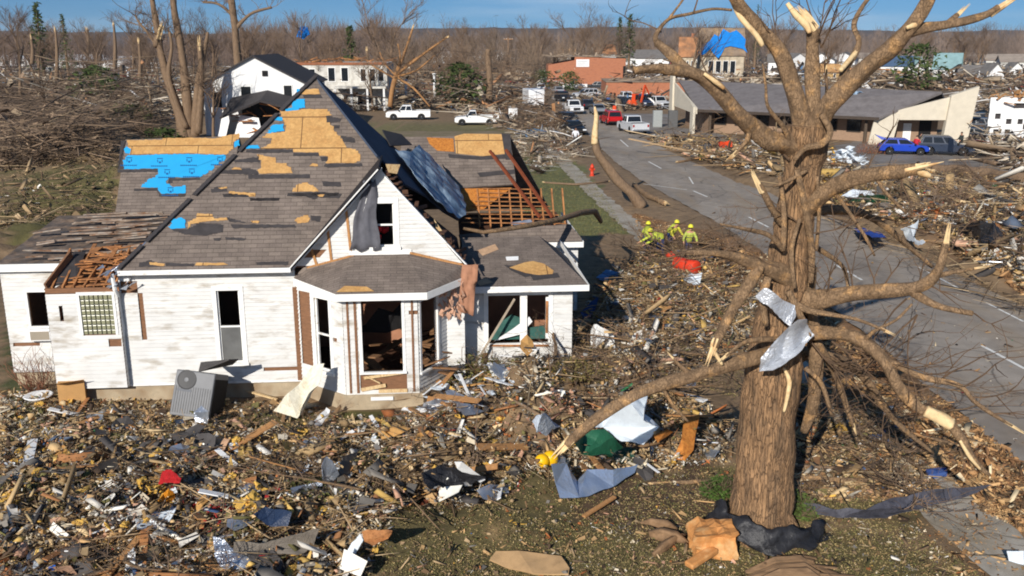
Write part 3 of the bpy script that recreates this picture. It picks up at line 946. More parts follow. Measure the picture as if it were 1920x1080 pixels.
for q in [Z([(1050, 602), (1398, 602), (1398, 624), (1120, 630), (1040, 622)]), Z([(1400, 628), (1595, 628), (1598, 650), (1400, 652)]),
          Z([(1600, 655), (1665, 655), (1660, 690), (1610, 690)]), Z([(1640, 708), (1920, 706), (1920, 728), (1660, 738), (1630, 726)]),
          Z([(860, 760), (1060, 742), (1140, 770), (1140, 790), (860, 785)]), Z([(1060, 792), (1520, 788), (1525, 815), (1060, 820)]),
          Z([(1360, 930), (1740, 925), (1735, 950), (1600, 958), (1560, 975), (1500, 955), (1350, 952)]),
          Z([(780, 898), (830, 880), (900, 895), (905, 918), (790, 925)]), Z([(870, 935), (1060, 940), (1070, 960), (875, 960)]),
          Z([(1075, 965), (1295, 965), (1290, 985), (1075, 988)]), Z([(950, 680), (1150, 655), (1150, 700), (960, 700)]),
          Z([(1225, 495), (1265, 490), (1300, 510), (1290, 525), (1235, 525)]), Z([(1370, 400), (1440, 335), (1470, 315), (1450, 350), (1390, 402)]),
          Z([(1470, 192), (1600, 190), (1620, 215), (1475, 215)]), Z([(1520, 365), (1600, 365), (1650, 350), (1760, 370), (1750, 395), (1640, 410), (1600, 380), (1520, 378)]),
          Z([(1700, 420), (1745, 420), (1745, 445), (1705, 445)]), Z([(1755, 500), (1860, 520), (1865, 550), (1790, 545)]),
          [(320, 430), (348, 430), (372, 418), (420, 422), (418, 436), (388, 442), (350, 440)], [(432, 421), (552, 421), (556, 427), (436, 428)],
          [(425, 408), (462, 418), (430, 416)], [(422, 445), (462, 447), (458, 451), (424, 450)], [(400, 447), (414, 446), (412, 452), (402, 451)],
          [(582, 404), (604, 406), (600, 416), (585, 414)], [(310, 493), (366, 495), (362, 500), (312, 499)], [(480, 492), (540, 490), (540, 497), (482, 497)],
          [(262, 492), (280, 488), (300, 500), (260, 500)], [(418, 364), (466, 360), (466, 366), (420, 368)], [(468, 372), (524, 371), (522, 376), (470, 377)],
          [(538, 362), (600, 360), (640, 364), (636, 372), (560, 368)], [(604, 340), (640, 342), (640, 350), (606, 349)], [(1000 - 440, 352), (588, 352), (586, 357), (562, 357)]]:
    lay(q, FS, 'bare_felt', felt, .009)

# left wing behind, same pitch
LS = lambda px, py: HP(px, py, 3.9 - 8.0, 0, 1)
lw = [LS(207, 470), LS(216, 400), LS(235, 262), LS(448, 255)]
lwz = [tuple(p) for p in lw]
roof([lwz[0], lwz[1], lwz[2], lwz[3], (lwz[3][0], lwz[0][1], lwz[0][2])], t=.1)
roof([lwz[2], lwz[3], (lwz[3][0], lwz[3][1] + 3, lwz[3][2] - 3), (lwz[2][0] - .6, lwz[2][1] + 3, lwz[2][2] - 3)], t=.1)
wall(wall_T(lwz[0][0] + .2, 12.5, R(-90)), 0, 6.0, .5, 3.0, [], 12)
lay(Z([(150, 535), (420, 528), (425, 518), (700, 515), (800, 520), (930, 490), (1000, 480), (990, 525), (950, 550), (950, 600), (900, 640), (600, 630), (180, 640), (165, 590)]), LS, 'exposed_sheathing', osb_deck, .014)
lay(Z([(120, 680), (160, 645), (600, 635), (905, 645), (880, 690), (820, 720), (790, 760), (740, 790), (700, 810), (480, 812), (445, 840), (450, 860), (500, 885), (545, 880), (590, 870), (592, 930), (410, 935), (385, 905), (385, 888), (255, 885), (270, 860), (320, 820), (390, 790), (385, 745), (135, 750)]), LS, 'blue_underlay', blue_under, .014)
lay(Z([(130, 600), (150, 580), (180, 600), (175, 635), (140, 630)]), LS, 'blue_underlay', blue_under, .02)
for q in [Z([(80, 755), (385, 748), (388, 770), (85, 775)]), Z([(470, 818), (700, 815), (700, 830), (520, 836), (470, 860), (455, 850)]),
          Z([(205, 895), (380, 890), (400, 935), (590, 935), (588, 955), (410, 955), (375, 912), (210, 912)]), Z([(105, 535), (145, 535), (135, 600), (115, 690), (130, 750), (85, 750)])]:
    lay(q, LS, 'bare_felt', felt, .009)
# printed marks on the blue underlay sheet (a small crest and a line of lettering, too soft to read)
pm = MB(); n = Vector((0, -.707, .707))
for (cx, cy) in [(170, 680), (400, 685), (620, 680), (850, 675), (455, 770), (640, 765), (480, 905)]:
    def dab(x0, y0, x1, y1):
        q = Z([(x0, y0), (x1, y0), (x1, y1), (x0, y1)])
        pm.add([LS(x, y) + n * .019 for x, y in q], [(0, 1, 2, 3)])
    dab(cx - 22, cy - 18, cx + 22, cy - 12); dab(cx - 20, cy - 6, cx - 14, cy + 14); dab(cx + 14, cy - 6, cx + 20, cy + 14); dab(cx - 8, cy + 8, cx + 8, cy + 22)
    for k in range(9):
        dab(cx - 66 + k * 14, cy + 38, cx - 56 + k * 14, cy + 47)
part(pm, 'printed_marks', M('print_ink', (26, 84, 140), var=.1), fix=False)

# ---- front gable
W0 = wall_T(0, 0, 0)
gw = MB(W0); gbk = MB(W0); BH = .115
gable_l = lambda z: -.05 + (z - 3.85) * (2.5 + .05) / (6.62 - 3.85)
gable_r = lambda z: 4.78 - (z - 3.85) * (4.78 - 2.5) / (6.62 - 3.85)
gh0 = (2.03, 2.84, 4.42, 5.66)
i = 34
while i * BH < 6.6:
    lo, hi = i * BH, (i + 1) * BH
    spans = [(gable_l(lo), gable_l(hi), gable_r(lo), gable_r(hi))]
    if lo < gh0[3] and hi > gh0[2] + .05:
        spans = [(gable_l(lo), gable_l(hi), gh0[0], gh0[0]), (gh0[1], gh0[1], gable_r(lo), gable_r(hi))]
    for (a, a2, b, b2) in spans:
        if i in (36, 37) and a < 0.6: a += .5; a2 += .5
        if b > a:
            gw.add([(a, -.024, lo), (b, -.024, lo), (max(b2, a2), -.006, hi), (a2, -.006, hi)], [(0, 1, 2, 3)])
    i += 1
part(gw, 'gable_wall', white_paint, fix=False)
for poly in ([(-.05, 3.85), (gh0[0], 3.85), (gh0[0], gable_l(0) * 0 + 3.85 + (gh0[0] + .05) * 1.0863)], [(gh0[1], 3.85), (4.78, 3.85), (gh0[1], 3.85 + (4.78 - gh0[1]) * 1.2149)],
             [(gh0[0], 3.85), (gh0[1], 3.85), (gh0[1], gh0[2]), (gh0[0], gh0[2])], [(gh0[0], gh0[3]), (gh0[1], gh0[3]), (gh0[1], 6.2), (2.5, 6.6), (gh0[0], 6.1)]):
    gbk.prism(poly, .02, .1)
part(gbk, 'wall_boarding', sheath)
gwin = frame(W0, gh0[0], gh0[1], gh0[2], gh0[3], w=.13, sash=True)
m = MB(); m.box(1.55, 3.3, -.06, .02, 4.2, 4.33)
part(m, 'trim_board', white_trim)
for (a, b) in [((.62, 3.95), (.48, 4.5)), ((1.05, 3.95), (.98, 5.0)), ((1.6, 4.2), (1.52, 5.5))]:
    m = MB(); m.beam((a[0], -.035, a[1]), (b[0], -.035, b[1]), .07, .02, (0, 1, 0)); part(m, 'bare_stud', raw_wood)
m = MB(); m.beam((.35, -.035, 3.86), (1.7, -.035, 4.2), .03, .05); part(m, 'bare_ledge', raw_wood)
m = MB(); m.beam((3.25, -.045, 4.24), (4.75, -.045, 3.86), .05, .06); part(m, 'bare_ledge', raw_wood)
m = MB(); m.beam((-.08, -.33, 3.93), (2.46, -.33, 6.66), .03, .16, (0, 1, 0)); m.beam((-.02, -.06, 3.86), (2.2, -.06, 6.22), .04, .2, (0, 1, 0)); m.beam((2.62, -.05, 6.42), (4.86, -.05, 3.86), .04, .17, (0, 1, 0))
part(m, 'rake_board', white_trim)
m = MB(); rs = random.Random(21)
for k in range(22):                            # ragged ends of the roof boards above the right rake
    t = rs.random()
    p = Vector((2.66, .02, 6.5)).lerp(Vector((4.85, .02, 3.92)), t)
    m.beam(p, p + Vector((rs.uniform(-.05, .12), rs.uniform(.1, .4), rs.uniform(-.02, .1))), rs.uniform(.05, .2), .03)
for k in range(10):
    u = 2.8 + rs.uniform(0, 1.8)
    m.beam((u, .3, 5.9 - (u - 2.8) * 1.1), (u + rs.uniform(-.2, .5), 1.2 + rs.uniform(0, 1.4), 5.7 - (u - 2.8) * 1.05 + rs.uniform(-.5, .2)), .05, .1)
part(m, 'broken_rafters', M('dark_rafter', (84, 58, 42), var=.4, scale=5))  # broken boards and rafters in one dark brown
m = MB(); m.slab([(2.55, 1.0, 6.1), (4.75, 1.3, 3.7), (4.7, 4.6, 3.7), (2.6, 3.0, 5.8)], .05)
part(m, 'attic_backing', black_in)  # near-black sheet; shade inside the torn roof put into its colour
m = MB(); m.slab([(3.95, .25, 5.15), (4.1, .35, 4.4), (4.35, .35, 4.35), (4.2, .3, 4.75)], .04, dirn=(0, 1, 0)); part(m, 'torn_plywood', pale_wood)
m = MB(); m.slab([(2.65, .0, 6.75), (3.05, .1, 6.72), (2.95, .2, 6.45), (2.72, .1, 6.5)], .04, dirn=(0, 1, 0))
part(m, 'torn_plywood', pale_wood)
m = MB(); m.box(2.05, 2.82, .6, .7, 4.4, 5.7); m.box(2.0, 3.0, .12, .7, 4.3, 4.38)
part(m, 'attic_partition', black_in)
m = MB(); rs = random.Random(4)
for k in range(10):
    m.blob((2.25 + rs.uniform(-.12, .3), .2 + rs.uniform(0, .25), 4.5 + rs.uniform(0, .42)), (.16, .12, .12), 1, .3, rs)
part(m, 'red_bedding', red_cloth)
m = MB(); rows = []                            # grey cloth blown out of the attic window
for k in range(10):
    t = k / 9; w = .2 + .3 * t
    cx = 2.18 - .22 * t + .04 * math.sin(k)
    rows.append([(cx - w * .8 + j * w * .28, -.09 - .07 * math.sin(j * 1.9 + k * .3) - .03 * t, 6.3 - 1.95 * t + .05 * math.sin(j * 2.3)) for j in range(7)])
m.add([p for r in rows for p in r], [(a * 7 + b, a * 7 + b + 1, a * 7 + b + 8, a * 7 + b + 7) for a in range(9) for b in range(6)])
o = part(m, 'hanging_cloth', grey_cloth, smooth=True); k = o.modifiers.new('t', 'SOLIDIFY'); k.thickness = .012

# crumpled sheet lying on the torn slope
nrm = Vector((.735, 0, .677))
def crumple(px, fn, nr, amp, seed, k=5):
    """A dented sheet over an outline; fn maps photograph spots onto its plane."""
    rs = random.Random(seed)
    bm = bmesh.new()
    vs = [bm.verts.new(fn(x, y)) for x, y in px]
    bm.faces.new(vs)
    bmesh.ops.triangulate(bm, faces=bm.faces[:])
    for _ in range(k + 3):
        long = sorted(bm.edges, key=lambda e: -e.calc_length())[:max(3, int(len(bm.edges) * .6))]
        bmesh.ops.subdivide_edges(bm, edges=long, cuts=1, use_grid_fill=False)
        bmesh.ops.triangulate(bm, faces=[f for f in bm.faces if len(f.verts) > 3])
        if len(bm.verts) > 700: break
    a1 = Vector((rs.uniform(-1, 1), rs.uniform(-1, 1), rs.uniform(-1, 1))).normalized() * 2.2
    a2 = Vector((rs.uniform(-1, 1), rs.uniform(-1, 1), rs.uniform(-1, 1))).normalized() * 5
    for v in bm.verts:
        c = v.co
        h = amp * (abs(math.sin(c.dot(a1) + seed)) + .45 * abs(math.sin(c.dot(a2) * 1.0 + 2.0 * math.sin(c.dot(a1)))) + .25 * math.sin(c.dot(a1.cross(a2)) * .9))
        h += amp * .65 * (noise.noise(c * 2.2 + Vector((seed, 0, 0))) + .35 * noise.noise(c * 5 + Vector((0, seed, 0))))
        v.co = c + nr * h + Vector((rs.uniform(-1, 1), rs.uniform(-1, 1), 0)) * amp * .05
    m = MB()
    bm.verts.ensure_lookup_table(); bm.verts.index_update()
    m.add([v.co for v in bm.verts], [tuple(v.index for v in f.verts) for f in bm.faces])
    bm.free()
    return m
sheet_px = {(740, 282): .15, (768, 288): .5, (783, 275): .75, (806, 296): .8, (836, 328): .8, (858, 352): .75, (871, 384): .6, (872, 404): .4, (860, 411): .1, (838, 398): .1, (815, 378): .12, (790, 350): .12, (764, 318): .12}
def sheet_at(px, py):                          # its upper edge stands clear of the slope
    p = RS(px - 24 * sheet_px[(px, py)], py + 22 * sheet_px[(px, py)]); w = h2w(*p)
    q = AT(px, py, w.y - .5 * sheet_px[(px, py)]); d = q - HO
    return Vector((d.x * HC + d.y * HS, -d.x * HS + d.y * HC, q.z))
m = crumple(list(sheet_px), sheet_at, Vector((.3, -.8, .5)), .13, 3)
o = part(m, 'crumpled_sheet', bluemetal, smooth=False); k = o.modifiers.new('t', 'SOLIDIFY'); k.thickness = .012
m = MB(); m.slab([RS(715, 245) + nrm * .05, RS(742, 262) + nrm * .3, RS(760, 283) + nrm * .35, RS(730, 275) + nrm * .05], .03)
part(m, 'lifted_felt', felt)

# ---- bay
BF = [(0.02, 0), (1.41, -1.2), (3.45, -1.2), (4.25, 0)]
def seg_T(a, b):
    return wall_T(a[0], a[1], math.atan2(b[1] - a[1], b[0] - a[0])), math.dist(a, b)
T1, L1 = seg_T(BF[0], BF[1]); T2, L2 = seg_T(BF[1], BF[2]); T3, L3 = seg_T(BF[2], BF[3])
wall(T1, 0, L1, .46, 3.38, [(.72, 1.3, 1.0, 3.12)], 31, miss=[(.1, .55, 1.0, 3.2)])
frame(T1, .72, 1.3, 1.0, 3.12, w=.12)
wall(T2, 0, L2, .46, 3.38, [(.5, 1.6, 1.12, 3.26)], 32, miss=[(.4, 1.7, .5, 1.1)])
frame(T2, .5, 1.6, 1.12, 3.26, w=.08, sash=False)
wall(T3, 0, L3, .46, 3.38, [(.12, .95, 1.05, 3.1)], 33)
frame(T3, .12, .95, 1.05, 3.1, w=.08, sash=False)
wall(W0, 4.25, 4.78, .5, 3.5, [], 34)
for s, w in ((.1, .06), (.3, .07), (1.86, .06)):
    m = MB(T2); m.box(s, s + w, -.034, -.02, .5, 3.2); part(m, 'bare_batten', sheath)
m = MB(T2)
m.beam((.5, -.04, .95), (1.6, -.04, 1.08), .08, .03, (0, 1, 0)); m.beam((.42, -.04, .6), (1.1, -.04, .72), .1, .03, (0, 1, 0)); m.beam((.9, -.045, .55), (1.7, -.045, .55), .1, .03, (0, 1, 0)); m.beam((.6, -.05, 1.0), (.95, -.06, .8), .03, .08, (0, 1, 0))
part(m, 'broken_boards', pale_wood)
m = MB(); fo = [(-.02, .1), (1.33, -1.27), (3.55, -1.27), (4.35, .1)]
m.slab([(a, b, .46) for a, b in fo], .8, dirn=(0, 0, -1))
part(m, 'foundation', concrete)
m = MB(T2); m.box(.68, 1.3, -.12, -.08, .30, .40)
part(m, 'painted_slat', white_trim_b)
ev = [(-.02, -.12, 3.6), (1.28, -1.5, 3.47), (3.72, -1.5, 3.47), (4.95, -.1, 3.6)]
tp = [(.25, -.03, 3.86), (1.7, -.03, 4.2), (3.15, -.03, 4.22), (4.74, -.03, 3.86)]
m = MB()
for k in range(3):
    m.slab([ev[k], ev[k + 1], tp[k + 1], tp[k]], .05)
part(m, 'bay_roof', shingles)
m = MB()
for k in range(3):
    a, b = Vector(ev[k]), Vector(ev[k + 1])
    m.beam(a + Vector((0, 0, -.12)), b + Vector((0, 0, -.12)), .03, .2)
part(m, 'fascia', white_trim)
m = MB(); m.slab([(e[0], e[1] + .03, e[2] - .2 if k in (1, 2) else e[2] - .2) for k, e in enumerate(ev)], .02)
part(m, 'soffit', white_trim)
m = MB(); m.slab([(1.3, -1.47, 3.515), (2.3, -1.47, 3.515), (2.1, -1.3, 3.6), (1.5, -1.25, 3.62)], .01)
part(m, 'exposed_sheathing', osb_deck)
m = MB(); rs = random.Random(77)
for k in range(26):                            # fallen ceiling and furniture inside the bay
    p = Vector((2.4 + rs.uniform(-.9, 1.4), .2 + rs.uniform(-.9, 1.8), .55 + rs.uniform(0, .9)))
    a = rs.uniform(-.8, .8); l = rs.uniform(.6, 1.6)
    m.beam(p, p + Vector((math.cos(a) * l, math.sin(a) * l, rs.uniform(-.5, .8))), rs.uniform(.08, .3), .04)
part(m, 'fallen_boards', M('old_board', (126, 92, 62), var=.35, scale=4))
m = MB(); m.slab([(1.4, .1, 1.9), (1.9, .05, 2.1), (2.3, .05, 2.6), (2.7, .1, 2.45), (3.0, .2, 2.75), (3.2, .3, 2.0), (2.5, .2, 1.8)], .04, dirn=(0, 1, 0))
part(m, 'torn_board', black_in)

# insulation and panelling hanging from the eave between bay and wing
m = MB(); rs = random.Random(5)
rows = []
for k in range(9):
    t = k / 8
    rows.append([(4.72 + j * .09 - .15 * t, -.42 + .06 * math.sin(j * 2 + k), 3.95 - 1.35 * t - .03 * j * math.sin(k)) for j in range(6)])
m.add([p for r in rows for p in r], [(a * 6 + b, a * 6 + b + 1, a * 6 + b + 7, a * 6 + b + 6) for a in range(8) for b in range(5)])
o = part(m, 'hanging_panel', M('brown_panel', (164, 118, 92), var=.2, scale=4), smooth=True); k = o.modifiers.new('t', 'SOLIDIFY'); k.thickness = .02
m = MB()
for k in range(46):
    p = Vector((4.05 + rs.uniform(0, .75), -.5 + rs.uniform(-.12, .15), 3.0 + rs.uniform(-.4, .65)))
    q = [Vector((rs.uniform(-.12, .12), rs.uniform(-.08, .08), rs.uniform(-.25, .05))) for _ in range(3)]
    m.slab([p, p + q[0], p + q[1] + q[0] * .5, p + q[2]], .02)
part(m, 'hanging_insulation', insul_pink)

# ---- right wing
RW = wall_T(4.75, .8, 0)
wall(RW, 0, 3.3, .3, 2.85, [(.76, 2.58, 1.2, 2.7)], 41, miss=[(.55, .75, .4, .9)])
frame(RW, .76, 2.58, 1.2, 2.7, w=.13, sash=False)
m = MB(RW); m.box(1.72, 1.93, -.02, .08, 1.2, 2.7); m.box(2.5, 2.58, .02, .09, 1.3, 2.6)
part(m, 'mullion', white_trim)
m = MB(RW); m.beam((2.53, -.02, 1.5), (2.53, -.02, 2.5), .07, .03); m.beam((.8, -.06, 1.16), (2.6, -.06, 1.12), .08, .06)
part(m, 'broken_sill', orange_wood)
m = MB(RW); m.beam((.2, -.5, .5), (1.55, -.06, 2.6), .07, .04)
part(m, 'leaning_lath', M('grey_lath', (176, 160, 140), var=.2, scale=6))
wall(wall_T(8.05, .8, R(90)), 0, 6.2, .3, 2.85, [(1.5, 2.5, 1.0, 2.4)], 42)
rw_pl = lambda v: 3.06 + .35 * (v - .4)
P3 = lambda u, v: (u, v, rw_pl(v))
roof([P3(4.8, .4), P3(8.46, .4), P3(7.3, 3.1), P3(4.8, 3.1)], t=.08)
roof([P3(8.46, .4), (8.46, 6.9, 2.7), (7.3, 3.15, 4.0), P3(7.3, 3.1)], t=.08)
roof([P3(4.8, 3.1), P3(7.3, 3.1), (8.46, 6.9, 2.7), (4.8, 6.9, 2.7)], t=.08)
m = MB(); m.box(4.95, 8.48, .36, .39, 2.9, 3.08); m.box(8.47, 8.5, .4, 7, 2.9, 3.06); m.box(4.95, 8.46, .4, .8, 2.88, 2.9)
part(m, 'fascia', white_trim)
RP = lambda px, py: HP(px, py, 3.06 - .35 * .4, 0, .35)
def lay2(px, name, mat, lift=.012):
    m = MB(); nr = Vector((0, -.33, .944))
    m.slab([RP(x, y) + nr * lift for x, y in px], .006, dirn=-nr)
    return part(m, name, mat)
lay2([(955, 502), (985, 492), (1000, 490), (1020, 495), (1038, 508), (1036, 514), (1010, 516), (985, 512)], 'exposed_sheathing', osb_deck)
lay2([(945, 497), (975, 500), (1000, 516), (985, 520), (960, 508)], 'bare_felt', felt, .009)
lay2([(995, 517), (1045, 512), (1050, 520), (1000, 526)], 'bare_felt', felt, .009)
lay2([(893, 530), (910, 520), (924, 530), (900, 536)], 'torn_underlay', M('tan_paper', (184, 150, 118), var=.2))
lay2([(895, 470), (928, 458), (935, 468), (905, 480)], 'torn_underlay', M('tan_paper', (184, 150, 118), var=.2))
lay2([(948, 482), (972, 481), (972, 488), (950, 489)], 'white_scrap', white_trim_b)
# dim interior wreck seen through the wide window
m = MB(RW); rs = random.Random(13)
m.slab([(.85, .2, 1.25), (1.1, .25, 1.75), (1.5, .3, 2.0), (1.75, .3, 1.9), (2.0, .2, 1.6), (2.5, .25, 1.65), (2.55, .2, 1.25)], .05, dirn=(0, 1, 0))
part(m, 'teal_padding', M('teal_cloth', (52, 92, 84), var=.25, scale=4))
m = MB(RW); m.slab([(.95, .08, 1.25), (1.5, .05, 1.62), (2.0, .04, 2.0), (2.1, .04, 1.85), (1.75, .06, 1.45)], .03, dirn=(0, 1, 0))
part(m, 'torn_sheet', white_trim_b)

# ---- rear wing with stripped rafters
RR = lambda px, py: HP(px, py, -4.0, 0, 1)
up = [RR(740, 350), RR(755, 257), RR(956, 254), RR(968, 345), RR(865, 352), RR(860, 380), RR(750, 400)]
roof([tuple(p) for p in up], t=.08)
roof([tuple(RR(860, 440)), tuple(RR(1000, 425)), tuple(RR(1068, 420)), tuple(RR(1090, 446)), (9.3, 7.0, 3.0), (4.9, 7.0, 3.0)], t=.08)
bk = RR(956, 254)
roof([tuple(RR(755, 257)), tuple(bk), (8.9, bk.y + 3.4, bk.z - 3.4), (2.5, bk.y + 3.4, bk.z - 3.4)], t=.08)
m = MB(); m.box(7.3, 9.35, 6.94, 6.98, 2.78, 2.98); m.box(9.33, 9.36, 7, 13, 2.8, 3.0)
part(m, 'fascia', white_trim)
wall(wall_T(7.3, 7.3, 0), 0, 1.9, .3, 2.85, [], 51)
wall(wall_T(9.2, 7.3, R(90)), 0, 6, .3, 2.85, [], 52)
def lay3(px, name, mat, lift=.014):
    m = MB(); nr = Vector((0, -.707, .707))
    m.slab([RR(x, y) + nr * lift for x, y in px], .006, dirn=-nr)
    return part(m, name, mat)
lay3([(800, 258), (850, 260), (852, 285), (820, 283), (805, 270)], 'exposed_sheathing', osb_o)
lay3([(852, 256), (870, 251), (955, 252), (953, 288), (905, 293), (855, 288)], 'exposed_sheathing', osb_deck)
lay3([(840, 289), (900, 294), (950, 290), (952, 297), (900, 300), (842, 296)], 'bare_felt', felt)
lay3([(895, 324), (965, 318), (966, 326), (900, 332)], 'bare_felt', felt)
lay3([(940, 250), (957, 252), (960, 300), (948, 300)], 'bare_felt', felt, .02)
lay3([(863, 352), (960, 350), (905, 392), (870, 396)], 'exposed_sheathing', osb_o, -.06)
m = MB()
for k in range(9):                             # rafters and battens left bare
    x = 880 + k * 20
    m.beam(RR(x + 14, 350) - Vector((0, 0, .1)), RR(x + 20, 422) - Vector((0, 0, .1)), .05, .14)
for k in range(9):
    y = 352 + k * 8
    m.beam(RR(905 - k * 5, y) - Vector((0, 0, .02)), RR(1000 + k * 8, y + 2) - Vector((0, 0, .02)), .1, .025)
part(m, 'rafters', orange_wood)
m = MB(); m.beam(RR(918, 292) + Vector((0, -.1, .2)), RR(1012, 412) + Vector((0, -.1, .1)), .09, .09); m.beam(RR(948, 290) + Vector((0, -.1, .2)), RR(1035, 412) + Vector((0, -.1, .1)), .09, .09)
part(m, 'fallen_rafter', M('red_brown_timber', (122, 62, 36), var=.25, scale=5))
m = MB(); m.slab([RR(952, 418), RR(965, 422), RR(998, 416), RR(995, 411)], .02)
part(m, 'loose_metal_strip', galv)
m = MB(); m.slab([(4.9, 7.2, 2.2), (9.1, 7.2, 2.2), (9.0, 12, 3.2), (4.9, 12, 3.2)], .05)
part(m, 'attic_backing', dark_wood)

# ------------------------------------------------------------------ the big broken tree by the road
TY = 17.95
tb = G(1428, 992)
T = thing('broken_tree', 'big bare tree with storm-snapped limbs standing beside the road, sheet metal round its trunk', 'tree', (tb.x, tb.y, 0))

def limb_pts(spec, n=5):
    """spec: (px, py, distance, width in photograph pixels) at each bend -> smooth points and radii."""
    P = [AT(a, b, TY + d) for a, b, d, w in spec]
    W = []
    for (a, b, d, w), p in zip(spec, P):
        dep = p.y * CP - (p.z - CAMZ) * SP
        W.append(w / FOC * dep / 2)
    pts, rad = [], []
    for i in range(len(P) - 1):
        p0, p1, p2, p3 = P[max(i - 1, 0)], P[i], P[i + 1], P[min(i + 2, len(P) - 1)]
        for k in range(n):
            t = k / n
            q = .5 * ((2 * p1) + (p2 - p0) * t + (2 * p0 - 5 * p1 + 4 * p2 - p3) * t * t + (3 * p1 - p0 - 3 * p2 + p3) * t ** 3)
            pts.append(q); rad.append(W[i] + (W[i + 1] - W[i]) * t)
    pts.append(P[-1]); rad.append(W[-1])
    return pts, rad

def gnarl(m, pts, rad, n=14, seed=0, amp=.12, ridges=0.0):
    """A limb with a lumpy, furrowed surface."""
    rs = random.Random(seed)
    ph = [rs.uniform(0, 6.3) for _ in range(6)]
    fr = None; vs = []; fs = []
    for i, p in enumerate(pts):
        d = (pts[min(i + 1, len(pts) - 1)] - pts[max(i - 1, 0)]).normalized()
        if fr is None: fr = d.orthogonal().normalized()
        fr = (fr - d * fr.dot(d)).normalized(); bn = d.cross(fr)
        for k in range(n):
            a = 2 * math.pi * k / n
            s = i * .55
            r = rad[i] * (1 + amp * (math.sin(3 * a + ph[0] + s * .5) * .6 + math.sin(5 * a + ph[1] - s * .3) * .4 + .7 * math.sin(2 * a + s + ph[2]) + (rs.uniform(-.35, .35) if not ridges else 0)))
            if ridges:                             # bark furrows running along the trunk
                w = i * .12; r += rad[i] * ridges * (abs(math.sin(9.5 * a + 1.3 * math.sin(w + 3 * a) + ph[3])) - .6 + .6 * math.sin(23 * a + 2.2 * math.sin(w * 1.7 + ph[4])) * .5 + rs.uniform(-.2, .2))
            vs.append(p + (fr * math.cos(a) + bn * math.sin(a)) * r)
    for i in range(len(pts) - 1):
        for k in range(n):
            a, b = i * n + k, i * n + (k + 1) % n
            fs.append((a, b, b + n, a + n))
    fs.append(tuple(range(n))); fs.append(tuple((len(pts) - 1) * n + k for k in range(n)))
    m.add(vs, fs)

def splinter(m, tip, d, r, ln, seed=0, k=7):
    """A torn end: a bundle of pale pointed shards."""
    rs = random.Random(seed)
    d = d.normalized(); a = d.orthogonal().normalized(); b = d.cross(a)
    for _ in range(k):
        o = tip + (a * rs.uniform(-.7, .7) + b * rs.uniform(-.7, .7)) * r - d * ln * .35
        e = o + d * ln * rs.uniform(.6, 1.25) + (a * rs.uniform(-.2, .2) + b * rs.uniform(-.2, .2)) * r
        m.tube([o, (o + e) / 2, e], [r * .42, r * .34, r * .04], 5)

tp_, tr_ = limb_pts([(1424, 1016, -.1, 134), (1425, 985, 0, 120), (1428, 940, 0, 112), (1434, 860, 0, 104), (1442, 770, 0, 102), (1449, 700, 0, 104), (1454, 640, 0, 90), (1463, 580, 0, 80),
                     (1474, 520, 0, 76), (1484, 460, 0, 76), (1488, 415, 0, 70), (1498, 360, 0, 67), (1506, 310, 0, 68), (1512, 262, 0, 86), (1514, 235, 0, 80)], 10)
m = MB(); gnarl(m, tp_, tr_, 72, 5, .05, ridges=.05)
trunk = m.build('trunk', bark, T, smooth=True, world=True)

